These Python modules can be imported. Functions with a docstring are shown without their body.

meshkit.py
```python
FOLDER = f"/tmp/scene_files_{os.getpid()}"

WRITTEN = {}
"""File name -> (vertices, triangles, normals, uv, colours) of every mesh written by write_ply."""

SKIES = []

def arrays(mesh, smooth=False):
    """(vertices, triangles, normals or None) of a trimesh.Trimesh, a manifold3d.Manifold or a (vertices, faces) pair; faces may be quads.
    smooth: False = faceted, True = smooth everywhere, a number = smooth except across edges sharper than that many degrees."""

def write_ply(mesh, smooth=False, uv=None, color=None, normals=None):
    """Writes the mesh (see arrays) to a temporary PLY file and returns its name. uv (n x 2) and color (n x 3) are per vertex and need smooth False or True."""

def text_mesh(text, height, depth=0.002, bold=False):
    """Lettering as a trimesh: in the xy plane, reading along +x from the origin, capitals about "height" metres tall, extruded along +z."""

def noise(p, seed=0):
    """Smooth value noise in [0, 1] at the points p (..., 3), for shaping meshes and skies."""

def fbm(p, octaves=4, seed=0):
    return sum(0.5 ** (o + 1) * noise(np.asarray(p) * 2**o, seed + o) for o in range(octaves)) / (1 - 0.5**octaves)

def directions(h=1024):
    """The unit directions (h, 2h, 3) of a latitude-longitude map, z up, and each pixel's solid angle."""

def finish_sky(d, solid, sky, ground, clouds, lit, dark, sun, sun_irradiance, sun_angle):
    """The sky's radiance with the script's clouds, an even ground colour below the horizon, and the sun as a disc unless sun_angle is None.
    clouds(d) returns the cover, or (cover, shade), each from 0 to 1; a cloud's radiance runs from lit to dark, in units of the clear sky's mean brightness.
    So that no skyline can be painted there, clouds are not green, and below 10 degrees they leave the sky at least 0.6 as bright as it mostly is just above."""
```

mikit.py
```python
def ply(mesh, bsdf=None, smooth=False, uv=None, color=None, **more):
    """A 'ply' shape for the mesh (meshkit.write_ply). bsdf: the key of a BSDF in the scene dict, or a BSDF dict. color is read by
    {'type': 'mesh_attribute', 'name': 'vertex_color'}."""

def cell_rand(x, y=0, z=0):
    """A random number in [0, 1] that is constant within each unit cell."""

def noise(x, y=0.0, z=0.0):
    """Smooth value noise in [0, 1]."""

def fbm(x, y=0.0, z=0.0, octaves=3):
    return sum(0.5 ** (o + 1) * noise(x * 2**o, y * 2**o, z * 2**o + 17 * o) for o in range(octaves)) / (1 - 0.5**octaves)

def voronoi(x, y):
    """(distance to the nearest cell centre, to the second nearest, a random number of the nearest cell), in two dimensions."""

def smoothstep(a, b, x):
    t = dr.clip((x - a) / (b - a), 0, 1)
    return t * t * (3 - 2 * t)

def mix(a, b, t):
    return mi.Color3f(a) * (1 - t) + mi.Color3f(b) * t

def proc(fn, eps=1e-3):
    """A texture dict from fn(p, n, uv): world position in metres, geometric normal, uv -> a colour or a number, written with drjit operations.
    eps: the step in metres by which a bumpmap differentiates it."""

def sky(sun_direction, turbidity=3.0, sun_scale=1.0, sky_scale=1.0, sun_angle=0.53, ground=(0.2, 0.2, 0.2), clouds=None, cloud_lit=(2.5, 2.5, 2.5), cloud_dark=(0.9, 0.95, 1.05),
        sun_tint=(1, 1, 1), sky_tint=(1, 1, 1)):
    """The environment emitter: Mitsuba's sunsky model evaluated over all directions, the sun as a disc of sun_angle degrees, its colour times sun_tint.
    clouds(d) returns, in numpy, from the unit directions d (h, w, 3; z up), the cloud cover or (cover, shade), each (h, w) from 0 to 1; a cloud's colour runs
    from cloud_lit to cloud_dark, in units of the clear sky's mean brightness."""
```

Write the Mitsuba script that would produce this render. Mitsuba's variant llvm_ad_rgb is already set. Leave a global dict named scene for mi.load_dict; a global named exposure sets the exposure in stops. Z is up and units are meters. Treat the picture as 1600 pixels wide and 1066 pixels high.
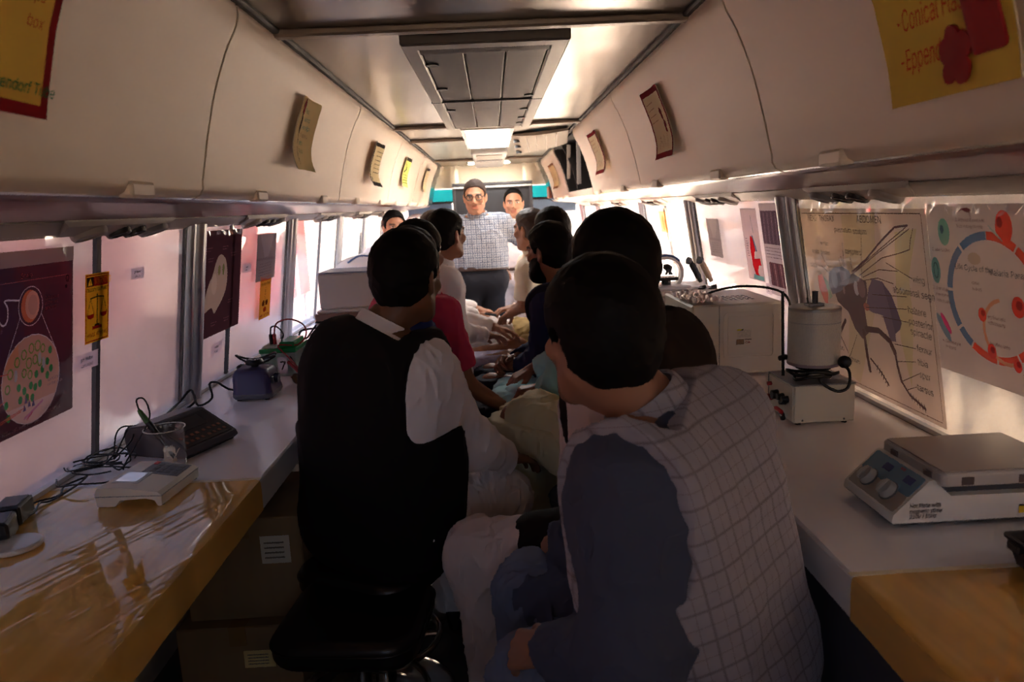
import math, random
import numpy as np, trimesh, manifold3d
import shapely, shapely.geometry as sg, shapely.affinity as sa
import drjit as dr
import mitsuba as mi
import mikit, meshkit
from mikit import proc, noise, fbm, voronoi, cell_rand, smoothstep, mix

T = mi.ScalarTransform4f
scene, labels = {}, {}
random.seed(7)
RNG = np.random.default_rng(7)

# ------------------------------------------------------------------ camera, sky, sun, exposure
# x right, y towards the front of the bus, z up; the bus floor is z = 0, the lens 1.45 m above it
EYE = np.array([0, 0, 1.45])
FPX = 1150.0
_y, _p, _r = np.radians([1.1, 10.3, 2.7])
FWD = np.array([math.sin(_y) * math.cos(_p), math.cos(_y) * math.cos(_p), -math.sin(_p)])
_r0 = np.array([math.cos(_y), -math.sin(_y), 0.0])
_u0 = np.cross(_r0, FWD)
UPV = math.cos(_r) * _u0 + math.sin(_r) * _r0
RGT = math.cos(_r) * _r0 - math.sin(_r) * _u0
scene['camera'] = {'type': 'thinlens', 'fov': 2 * math.degrees(math.atan(800 / FPX)), 'fov_axis': 'x', 'aperture_radius': 0.003, 'focus_distance': 2.3,
                   'near_clip': 0.02, 'far_clip': 500.0, 'to_world': T().look_at(origin=EYE.tolist(), target=(EYE + FWD).tolist(), up=UPV.tolist())}
SUN = np.array([0.45, -0.13, 0.88])
scene['sky'] = mikit.sky(SUN, turbidity=4.0, sun_scale=5.0, sky_scale=3.4, ground=(0.34, 0.31, 0.29), sun_tint=(1.06, 1.0, 0.92), sky_tint=(1.2, 1.0, 0.84))
exposure = 2.72


def ray(px, py):
    return FWD + RGT * (px - 800) / FPX - UPV * (py - 533) / FPX


def on_y(px, py, y):
    d = ray(px, py)
    return EYE + d * y / d[1]


def on_z(px, py, z):
    d = ray(px, py)
    return EYE + d * (z - EYE[2]) / d[2]


# ------------------------------------------------------------------ naming
def free(name):
    if name not in scene and name not in labels and not any(k.startswith(name + '__') for k in scene):
        return name
    i = 1
    while True:
        k = f'{name}_{i:03d}'
        if k not in scene and k not in labels and not any(q.startswith(k + '__') for q in scene):
            return k
        i += 1


def tag(key, label=None, cat=None, group=None, kind=None):
    d = {}
    if label: d['label'] = label
    if cat: d['category'] = cat
    if group: d['group'] = group
    if kind: d['kind'] = kind
    labels[key] = d
    return key


def thing(name, label, cat, group=None):
    return tag(free(name), label, cat, group)


def obj(name, mesh, mat, parent=None, smooth=30, color=None, uv=None, label=None, **more):
    """One mesh, one entry. mesh: trimesh or a list of them."""
    if isinstance(mesh, (list, tuple)) and len(mesh) and isinstance(mesh[0], trimesh.Trimesh):
        mesh = cat(mesh)
    key = free(name if parent is None else parent + '__' + name)
    scene[key] = mikit.ply(mesh, mat, smooth=smooth, color=color, uv=uv, **more)
    if label and parent: tag(key, label)
    return key


def one(name, mesh, mat, label, category, group=None, **k):
    key = obj(name, mesh, mat, None, **k)
    return tag(key, label, category, group)


def struct(name, mesh, mat, label=None, **k):
    key = obj(name, mesh, mat, None, **k)
    return tag(key, label, None, None, 'structure')


# ------------------------------------------------------------------ meshes
def cat(ms):
    return trimesh.util.concatenate([m for m in ms if m is not None])


def box(x0, x1, y0, y1, z0, z1, b=0.0):
    c = np.array([(x0 + x1) / 2, (y0 + y1) / 2, (z0 + z1) / 2])
    e = np.abs(np.array([x1 - x0, y1 - y0, z1 - z0])) / 2
    b = min(b, e.min() * 0.95)
    if b <= 0:
        m = trimesh.creation.box(extents=2 * e)
        m.apply_translation(c)
        return m
    pts = []
    for sx in (-1, 1):
        for sy in (-1, 1):
            for sz in (-1, 1):
                s = np.array([sx, sy, sz])
                for k in range(3):
                    q = (e - b) * s
                    q[k] = e[k] * s[k]
                    pts.append(q)
                pts.append((e - 0.42 * b) * s)
    m = trimesh.convex.convex_hull(np.array(pts))
    m.apply_translation(c)
    return m


def hull(pts):
    return trimesh.convex.convex_hull(np.asarray(pts, float))


def rbox(x0, x1, y0, y1, z0, z1, r, n=12):
    """box with round vertical corners"""
    s = sg.box(x0 + r, y0 + r, x1 - r, y1 - r).buffer(r, quad_segs=n // 3)
    m = trimesh.creation.extrude_polygon(s, z1 - z0, engine='earcut')
    m.apply_translation([0, 0, z0])
    return m


def soft_slab(poly, z0, z1, r, steps=3):
    """a polygon extruded from z0 to z1 with rounded top and bottom rims (convex hull)"""
    pts = []
    for i in range(steps + 1):
        a = i / steps * math.pi / 2
        q = poly.buffer(-r * (1 - math.sin(a)))
        for z in (z1 - r + r * math.cos(a), z0 + r - r * math.cos(a)):
            pts += [(x, y, z) for x, y in q.exterior.coords]
    return hull(pts)


def frame_of(d):
    d = np.asarray(d, float)
    d = d / np.linalg.norm(d)
    a = np.cross(d, [0, 0, 1] if abs(d[2]) < 0.9 else [1, 0, 0])
    a /= np.linalg.norm(a)
    return a, np.cross(d, a), d


def cyl(p0, p1, r, n=20, r1=None, bevel=0.0):
    p0, p1 = np.asarray(p0, float), np.asarray(p1, float)
    L = np.linalg.norm(p1 - p0)
    r1 = r if r1 is None else r1
    prof = [(0, 0), (r, 0), (r1, L), (0, L)] if bevel <= 0 else [(0, 0), (r - bevel, 0), (r, bevel), (r1, L - bevel), (r1 - bevel, L), (0, L)]
    return lathe(prof, n, p0, p1 - p0)


def lathe(prof, n=24, at=(0, 0, 0), axis=(0, 0, 1)):
    """revolve (radius, height) points about the axis"""
    a, b, d = frame_of(axis)
    t = np.arange(n) / n * 2 * math.pi
    ring = np.outer(np.cos(t), a) + np.outer(np.sin(t), b)
    V = np.concatenate([np.asarray(at, float) + max(r, 1e-6) * ring + h * d for r, h in prof])
    F = []
    for k in range(len(prof) - 1):
        for i in range(n):
            j = (i + 1) % n
            p, q, s, u = k * n + i, k * n + j, (k + 1) * n + j, (k + 1) * n + i
            F += [(p, q, s), (p, s, u)]
    F = np.array(F)
    m = trimesh.Trimesh(V, F, process=False)
    return m


def spline(pts, n=8):
    """Catmull-Rom through the points"""
    P = np.asarray(pts, float)
    P = np.vstack([2 * P[0] - P[1], P, 2 * P[-1] - P[-2]])
    out = []
    for i in range(1, len(P) - 2):
        for t in np.arange(n) / n:
            a, b, c, d = P[i - 1], P[i], P[i + 1], P[i + 2]
            out.append(0.5 * (2 * b + (c - a) * t + (2 * a - 5 * b + 4 * c - d) * t * t + (3 * b - a - 3 * c + d) * t ** 3))
    out.append(P[-2])
    return np.array(out)


def tube(pts, r, n=8, smooth=6):
    P = spline(pts, smooth) if smooth else np.asarray(pts, float)
    R = np.broadcast_to(np.asarray(r, float), (len(P),))
    tan = np.gradient(P, axis=0)
    tan /= np.linalg.norm(tan, axis=1, keepdims=True) + 1e-12
    a = frame_of(tan[0])[0]
    t = np.arange(n) / n * 2 * math.pi
    V = []
    for i in range(len(P)):
        a = a - tan[i] * (a @ tan[i])
        a /= np.linalg.norm(a) + 1e-12
        b = np.cross(tan[i], a)
        V.append(P[i] + R[i] * (np.outer(np.cos(t), a) + np.outer(np.sin(t), b)))
    V = np.concatenate(V + [P[:1], P[-1:]])
    F = []
    for k in range(len(P) - 1):
        for i in range(n):
            j = (i + 1) % n
            F += [(k * n + i, k * n + j, (k + 1) * n + j), (k * n + i, (k + 1) * n + j, (k + 1) * n + i)]
    e = len(P) * n
    for i in range(n):
        j = (i + 1) % n
        F += [(e, j, i), (e + 1, (len(P) - 1) * n + i, (len(P) - 1) * n + j)]
    return trimesh.Trimesh(V, np.array(F), process=False)


def prism(poly, depth, origin=(0, 0, 0), ex=(1, 0, 0), ey=(0, 0, 1)):
    """polygon (shapely or points) in the plane ex, ey through origin, extruded by depth along ex x ey"""
    if not hasattr(poly, 'exterior') and not hasattr(poly, 'geoms'):
        poly = sg.Polygon(poly)
    ms = [trimesh.creation.extrude_polygon(g, abs(depth), engine='earcut') for g in getattr(poly, 'geoms', [poly]) if not g.is_empty and g.geom_type == 'Polygon']
    m = cat(ms)
    ex, ey = np.asarray(ex, float), np.asarray(ey, float)
    ez = np.cross(ex, ey)
    M = np.eye(4)
    M[:3, 0], M[:3, 1], M[:3, 2], M[:3, 3] = ex, ey, ez * (1 if depth > 0 else -1), origin
    m.apply_transform(M)
    return m


def loft(sections, closed=True):
    """skin between rings of equally many points; no caps unless first and last are degenerate"""
    S = [np.asarray(s, float) for s in sections]
    n = len(S[0])
    F = []
    for k in range(len(S) - 1):
        for i in range(n if closed else n - 1):
            j = (i + 1) % n
            F += [(k * n + i, k * n + j, (k + 1) * n + j), (k * n + i, (k + 1) * n + j, (k + 1) * n + i)]
    return trimesh.Trimesh(np.concatenate(S), np.array(F), process=False)


def turned(m, deg, about=(0, 0, 0), axis=(0, 0, 1)):
    m = m.copy()
    m.apply_transform(trimesh.transformations.rotation_matrix(math.radians(deg), axis, about))
    return m


def moved(m, d):
    m = m.copy()
    m.apply_translation(d)
    return m


# ------------------------------------------------------------------ flat print: polygons with flat colours, layered, laid on any surface
class Print:
    def __init__(self):
        self.v, self.f, self.c, self.n, self.layer = [], [], [], 0, 0
        self.shapes, self.mark = [], {}

    def poly(self, shape, col, layer=None):
        if not hasattr(shape, 'geom_type'):
            shape = sg.Polygon(shape)
        if not shape.is_valid:
            shape = shape.buffer(0)
        self.layer += 1
        self.shapes.append((shape, col, len(self.v)))
        a = len(self.v)
        for g in getattr(shape, 'geoms', [shape]):
            if g.is_empty or g.geom_type != 'Polygon':
                continue
            v, f = trimesh.creation.triangulate_polygon(g, engine='earcut')
            self._add(np.column_stack([v, np.full(len(v), self.layer)]), f, col)
        for i in range(a, len(self.v)): self.mark[i] = True
        return self

    def flatten(self):
        """one layer for all polygons: every shape is cut out of those below it (for see-through sheets)"""
        shapes, self.shapes = self.shapes, []
        keep = [i for i in range(len(self.v)) if i not in self.mark]
        first = np.cumsum([0] + [len(q) for q in self.v])
        tv = [(self.v[i], self.f[i] - first[i], self.c[i]) for i in keep]
        self.v, self.f, self.c, self.n, self.layer, self.mark = [], [], [], 0, 0, {}
        above = sg.Polygon()
        for sh, col, _ in shapes[::-1]:
            self.layer = 0
            self.poly(sh.difference(above).buffer(0), col)
            above = above.union(sh)
        for v, f, c in tv:
            v = v.copy(); v[:, 2] = 4
            self.v.append(v); self.f.append(f + self.n); self.n += len(v); self.c.append(c)
        return self

    def _add(self, v, f, col):
        self.v.append(v); self.f.append(np.asarray(f) + self.n); self.n += len(v)
        self.c.append(np.tile(np.asarray(lin(col), float), (len(v), 1)))

    def rect(self, x0, y0, x1, y1, col):
        n = max(1, int(abs(x1 - x0) / 0.03)), max(1, int(abs(y1 - y0) / 0.03))
        self.layer += 1
        X, Y = np.meshgrid(np.linspace(x0, x1, n[0] + 1), np.linspace(y0, y1, n[1] + 1))
        v = np.column_stack([X.ravel(), Y.ravel(), np.full(X.size, self.layer)])
        w = n[0] + 1
        self.shapes.append((sg.box(min(x0, x1), min(y0, y1), max(x0, x1), max(y0, y1)), col, len(self.v))); self.mark[len(self.v)] = True
        f = [q for j in range(n[1]) for i in range(n[0]) for q in ((j * w + i, j * w + i + 1, (j + 1) * w + i + 1), (j * w + i, (j + 1) * w + i + 1, (j + 1) * w + i))]
        self._add(v, f, col)
        return self

    def line(self, pts, w, col):
        return self.poly(sg.LineString(pts).buffer(w / 2, quad_segs=2, cap_style='round'), col)

    def disc(self, x, y, rx, col, ry=None, rot=0):
        return self.poly(sa.rotate(sa.scale(sg.Point(x, y).buffer(1, quad_segs=6), rx, ry or rx), rot, origin=(x, y)), col)

    def ring(self, x, y, rx, ry, w, col):
        return self.poly(sa.scale(sg.Point(x, y).buffer(1, quad_segs=10), rx, ry).difference(sa.scale(sg.Point(x, y).buffer(1, quad_segs=10), rx - w, ry - w)), col)

    def text(self, s, x, y, h, col, bold=False, centre=False, slant=0.0, stretch=1.0):
        m = meshkit.text_mesh(s, h, 0.001, bold)
        v, f = np.array(m.vertices), np.array(m.faces)
        top = (v[f][:, :, 2] > 0.0005).all(1)
        f = f[top]
        used = np.unique(f)
        re = np.full(len(v), -1); re[used] = np.arange(len(used))
        v, f = v[used], re[f]
        if centre: x = x - v[:, 0].max() * stretch / 2
        self.layer += 1
        self._add(np.column_stack([x + v[:, 0] * stretch + v[:, 1] * slant, y + v[:, 1], np.full(len(v), self.layer)]), f, col)
        return self

    def build(self, fn, step=0.00012, fine=0):
        """fn(u, v) -> (points, normals), arrays; fine: cut the triangles down to this size, for curved paper"""
        v, f, c = np.concatenate(self.v), np.concatenate(self.f), np.concatenate(self.c)
        if fine:
            V, Fs, Cs, n = [], [], [], 0
            at = 0
            for q, g, col in zip(self.v, self.f, self.c):
                a, b = trimesh.remesh.subdivide_to_size(q, g - at, fine, max_iter=8); at += len(q)
                V.append(a); Fs.append(b + n); Cs.append(np.tile(col[:1], (len(a), 1))); n += len(a)
            v, f, c, step = np.concatenate(V), np.concatenate(Fs), np.concatenate(Cs), step * 2.5
        P, N = fn(v[:, 0], v[:, 1])
        P = P + N * (0.0006 + step * v[:, 2:3])
        # wind every triangle so that it faces along N
        fn_ = np.cross(P[f[:, 1]] - P[f[:, 0]], P[f[:, 2]] - P[f[:, 0]])
        bad = (fn_ * N[f[:, 0]]).sum(1) < 0
        f = np.where(bad[:, None], f[:, ::-1], f)
        return (P, f), c


def lin(c):
    """sRGB (0..255 or '#rrggbb') to linear"""
    if isinstance(c, str):
        c = [int(c[i:i + 2], 16) for i in (1, 3, 5)]
    c = np.asarray(c, float) / 255
    return np.where(c <= 0.04045, c / 12.92, ((c + 0.055) / 1.055) ** 2.4)


def flat(o, ex, ey):
    o, ex, ey = (np.asarray(q, float) for q in (o, ex, ey))
    n = np.cross(ex, ey); n = n / np.linalg.norm(n)
    return lambda u, v: (o + np.outer(u, ex) + np.outer(v, ey), np.tile(n, (len(u), 1)))


def put_print(pr, fn, mat='m_print', parent=None, name='print', label=None, fine=0):
    if mat in ('m_print_thin', 'm_print_trans'): pr.flatten()
    (v, f), c = pr.build(fn, fine=fine)
    return obj(name, (v, f), mat, parent, smooth=False, color=c, label=label)


# ------------------------------------------------------------------ materials
def pri(col, rough=0.5, **k):
    return {'type': 'twosided', 'bsdf': {'type': 'principled', 'base_color': {'type': 'rgb', 'value': [float(x) for x in lin(col)]} if not isinstance(col, dict) else col, 'roughness': rough, **k}}


def bumped(bs, fn, scale=1.0, eps=1e-3):
    return {'type': 'twosided', 'bsdf': {'type': 'bumpmap', 'arbitrary': proc(fn, eps), 'scale': scale, 'bsdf': bs['bsdf']}}


VC = {'type': 'mesh_attribute', 'name': 'vertex_color'}

# materials shared by the shell
def vinyl_grain(p, n, uv):
    return 0.0004 * noise(p.x * 900, p.y * 900, p.z * 900) + 0.004 * noise(p.x * 5, p.y * 4, p.z * 7)


def film_dots(p, n, uv):
    a = dr.sin(p.y * 1500) * dr.sin(p.z * 1500)
    blotch = fbm(p.y * 5, p.z * 6, 3.3, 3)
    return mix((0.78, 0.66, 0.55), (0.95, 0.86, 0.78), smoothstep(-0.2, 0.4, a)) * (0.85 + 0.3 * blotch)


def film_pink(p, n, uv):
    a = fbm(p.y * 3.0, p.z * 4.0, p.x, 3)
    return mix((0.60, 0.52, 0.57), (0.74, 0.66, 0.71), smoothstep(0.25, 0.75, a))


def brushed(p, n, uv):
    return 0.006 * fbm(p.x * 3.1, p.y * 2.3, 0.5, 2) + 0.00006 * noise(p.x * 900, p.y * 14, 0)


def wood_wrap_color(p, n, uv):
    q = p.x * 9 + 0.6 * fbm(p.x * 4, p.y * 1.2, 0.0, 3)
    ring = fbm(q * 3.0, p.y * 1.1, p.z * 9, 4)
    c = mix((0.60, 0.31, 0.06), (0.72, 0.41, 0.10), smoothstep(0.3, 0.7, ring))
    stain = smoothstep(0.58, 0.74, fbm(p.x * 7 + 3, p.y * 7, 0.2, 3))
    return c * (1 - 0.25 * stain)


def wrap_bump(p, n, uv):
    u = p.x * 0.40 + p.y * 0.92
    v = -p.x * 0.92 + p.y * 0.40
    folds = smoothstep(0.5, 0.9, noise(v * 130, u * 7, 1.0)) * smoothstep(0.40, 0.62, noise(u * 8, v * 11, 4.0))
    return 0.0016 * folds + 0.0012 * noise(u * 4.0, v * 7.0, 2.0)


def card_color(p, n, uv):
    return mix((0.20, 0.125, 0.06), (0.27, 0.17, 0.085), fbm(p.x * 30, p.y * 30, p.z * 3, 3))


def floor_color(p, n, uv):
    return mix((0.022, 0.02, 0.02), (0.055, 0.05, 0.048), fbm(p.x * 14, p.y * 14, 0, 4))


def poster_wave(p, n, uv):
    return 0.005 * noise(p.y * 13, p.z * 3.0, 0.4) + 0.003 * smoothstep(0.5, 0.8, noise(p.y * 34, p.z * 7, 3.4))


scene['m_bin'] = bumped(pri((226, 208, 188), 0.42), vinyl_grain)
scene['m_bin_dark'] = pri((20, 17, 16), 0.6)
scene['m_strip'] = pri((84, 38, 36), 0.25)
scene['m_panel_grey'] = pri((150, 140, 132), 0.45)
scene['m_alu'] = pri((188, 190, 196), 0.32, metallic=0.85)
scene['m_black'] = pri((16, 16, 18), 0.42)
scene['m_black_gloss'] = pri((10, 10, 12), 0.15)
scene['m_dark_grey'] = pri((62, 62, 68), 0.5)
scene['m_mid_grey'] = pri((120, 118, 120), 0.5)
scene['m_light_grey'] = pri((196, 194, 192), 0.45)
scene['m_white'] = pri((232, 228, 224), 0.4)
scene['m_laminate'] = pri((232, 224, 222), 0.2, specular=0.6)
scene['m_wall'] = pri((170, 160, 152), 0.6)
scene['m_pale'] = pri((238, 226, 204), 0.6)
scene['m_chrome'] = pri((210, 208, 205), 0.12, metallic=1.0)
scene['m_steel'] = pri((176, 172, 166), 0.3, metallic=0.9)
scene['m_ceiling'] = bumped(pri((100, 90, 82), 0.2, metallic=0.95), brushed)
scene['m_bar'] = pri((120, 104, 92), 0.35)
scene['m_grille'] = pri((56, 46, 42), 0.5)
scene['m_floor'] = pri(proc(floor_color), 0.4)
scene['m_card'] = pri(proc(card_color), 0.8)
scene['m_leather'] = pri((20, 19, 20), 0.32)
scene['m_leather_blue'] = pri((74, 80, 98), 0.4)
scene['m_wood_wrap'] = bumped(pri(proc(wood_wrap_color), 0.045, specular=0.85), wrap_bump)
scene['m_pane'] = {'type': 'thindielectric', 'int_ior': 1.52}
scene['m_film_pink'] = {'type': 'principledthin', 'base_color': proc(film_pink), 'roughness': 0.2, 'diff_trans': 0.07, 'spec_trans': 0.20, 'eta': 1.2}
scene['m_film_dots'] = {'type': 'principledthin', 'base_color': proc(film_dots), 'roughness': 0.3, 'diff_trans': 0.12, 'spec_trans': 0.03, 'eta': 1.2}
scene['m_teal'] = {'type': 'principledthin', 'base_color': {'type': 'rgb', 'value': [0.02, 0.46, 0.56]}, 'roughness': 0.4, 'diff_trans': 0.45}
scene['m_visor'] = {'type': 'principledthin', 'base_color': {'type': 'rgb', 'value': [0.26, 0.33, 0.44]}, 'roughness': 0.4, 'diff_trans': 1.0}
scene['m_print'] = pri(VC, 0.45)
scene['m_print_matte'] = pri(VC, 0.9, specular=0.1)
scene['m_print_gloss'] = bumped(pri(VC, 0.12), poster_wave)
scene['m_print_thin'] = {'type': 'principledthin', 'base_color': VC, 'roughness': 0.5, 'diff_trans': 1.45}
scene['m_print_trans'] = {'type': 'principledthin', 'base_color': VC, 'roughness': 0.5, 'diff_trans': 1.55}
scene['m_laminate_clear'] = {'type': 'thindielectric', 'int_ior': 1.5}

TILT = math.tan(math.radians(8.8))
WZ0, WZ1 = 0.80, 1.436
NECK = 1.16


def wx(side, z, off=0.0):
    """x of the tilted window wall at height z, moved inwards by off"""
    return side * (NECK - (z - WZ0) * TILT - off)


def wall_map(side, off=0.0):
    """(y, z) on the window wall -> points and inward normals"""
    n = np.array([-side * math.cos(math.radians(8.8)), 0, -math.sin(math.radians(8.8))])
    def fn(u, v):
        return np.column_stack([side * (NECK - (v - WZ0) * TILT - off), u, v]), np.tile(n, (len(u), 1))
    return fn


def wall_slab(side, y0, y1, z0, z1, off0, off1):
    """a slab that follows the tilted wall, from off0 to off1 inwards"""
    return hull([(wx(side, z, o), y, z) for y in (y0, y1) for z in (z0, z1) for o in (off0, off1)])


# ------------------------------------------------------------------ floor, walls
struct('floor', box(-1.2, 1.2, -0.8, 9.4, -0.06, 0.0), 'm_floor')
for side, nm in ((-1, 'left'), (1, 'right')):
    k = tag(free(f'wall_{nm}'), None, None, None, 'structure')
    xs = sorted((side * 1.165, side * 1.23))
    obj('lower_panel', box(*xs, -0.8, 9.3, 0.0, 0.80), 'm_wall', k)
    obj('upper_panel', hull([(wx(side, z, o), y, z) for y in (-0.8, 9.3) for z in (WZ1, 2.02) for o in (-0.03, 0.0)]), 'm_wall', k)
wb = tag('wall_back', None, None, None, 'structure')
obj('lower_panel', box(-1.25, 1.25, -0.86, -0.8, -0.06, 1.25), 'm_wall', wb)
obj('upper_panel', box(-1.25, 1.25, -0.86, -0.8, 1.60, 2.05), 'm_wall', wb)
for x0, x1 in ((-1.25, -0.4), (0.4, 1.25)): obj('side_panel', box(x0, x1, -0.86, -0.8, 1.25, 1.60), 'm_wall', wb)
obj('rear_pane', (np.array([(-0.4, -0.83, 1.25), (0.4, -0.83, 1.25), (0.4, -0.83, 1.60), (-0.4, -0.83, 1.60)]), np.array([[0, 1, 2, 3]])), 'm_pane', wb, smooth=False)
struct('roof', box(-1.16, 1.16, -0.86, 9.3, 2.0, 2.06), 'm_wall')

# ------------------------------------------------------------------ ceiling: sheet metal panels between crossbars
ck = tag('ceiling', None, None, None, 'structure')
CB = [-0.8, 0.55, 2.145, 4.59, 5.47, 7.7, 8.9]
for y0, y1 in zip(CB[:-1], CB[1:]):
    n = 9
    ys = np.linspace(y0 + 0.004, y1 - 0.004, n)
    xs = np.linspace(-0.6, 0.6, 13)
    X, Y = np.meshgrid(xs, ys)
    Z = 1.952 + 0.006 * np.sin((Y - y0) / (y1 - y0) * math.pi) * np.cos(X * 2.2)
    V = np.column_stack([X.ravel(), Y.ravel(), Z.ravel()])
    F = [(j * 13 + i, (j + 1) * 13 + i, (j + 1) * 13 + i + 1, j * 13 + i + 1) for j in range(n - 1) for i in range(12)]
    obj('metal_sheet', (V, np.array(F)), 'm_ceiling', ck, smooth=True)
for y in CB[1:-1]:
    obj('crossbar', box(-0.585, 0.585, y - 0.022, y + 0.022, 1.932, 1.954, 0.006), 'm_bar', ck)
for s in (-1, 1):
    obj('edge_rail', box(*sorted((s * 0.548, s * 0.60)), -0.8, 8.9, 1.94, 1.962, 0.006), 'm_bin_dark', ck)

# ------------------------------------------------------------------ window bands: panes, films, pillars
PIL = {-1: [0.1, 1.36, 2.685, 3.985, 5.26, 6.30, 7.45, 8.75], 1: [0.1, 1.34, 2.66, 3.98, 5.26, 6.30, 7.45, 8.75]}
WID = [0.12, 0.12, 0.125, 0.105, 0.09, 0.09, 0.09, 0.12]
wn = 0
WIN = {}
for side in (-1, 1):
    ps = PIL[side]
    for i, y in enumerate(ps):
        w = WID[i] / 2
        k = tag(free('window_pillar'), None, None, None, 'structure')
        obj('gasket', wall_slab(side, y - w - 0.004, y + w + 0.004, WZ0, WZ1 + 0.01, -0.025, -0.002), 'm_black', k)
        for c, r in ((y - w * 0.62, w * 0.34), (y + w * 0.42, w * 0.52)):
            obj('aluminium_channel', tube([(wx(side, z, 0.002), c, z) for z in (WZ0, 1.0, 1.2, WZ1 + 0.01)], r, 14, 3), 'm_alu', k, smooth=40)
    for i, (a, b) in enumerate(zip([-0.75] + ps, ps + [9.25])):
        a = a + (WID[i - 1] / 2 if i else 0)
        b = b - (WID[i] / 2 if i < len(ps) else 0)
        if b - a < 0.1: continue
        wn += 1
        k = tag(f'window_{wn}', None, None, None, 'structure')
        WIN[(side, i)] = k
        q = [(wx(side, z, 0.0), y, z) for y, z in ((a, WZ0), (b, WZ0), (b, WZ1 + 0.01), (a, WZ1 + 0.01))]
        obj('pane', (np.array(q), np.array([[0, 1, 2, 3]])), 'm_pane', k, smooth=False)
        if b < 4.1:
            n = max(2, int((b - a) / 0.1))
            ys, zs = np.linspace(a, b, n + 1), np.linspace(WZ0, WZ1 + 0.01, 7)
            Y, Z = np.meshgrid(ys, zs)
            V = np.column_stack([wx(side, Z.ravel(), -0.012), Y.ravel(), Z.ravel()])
            F = np.array([(j * (n + 1) + m, j * (n + 1) + m + 1, (j + 1) * (n + 1) + m + 1, (j + 1) * (n + 1) + m) for j in range(6) for m in range(n)])
            obj('film', (V, F), 'm_film_dots' if side == 1 and b < 2.7 else 'm_film_pink', k, smooth=True)
        obj('sill', wall_slab(side, a, b, WZ0 + 0.001, WZ0 + 0.014, -0.004, 0.014), 'm_light_grey', k)
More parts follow.
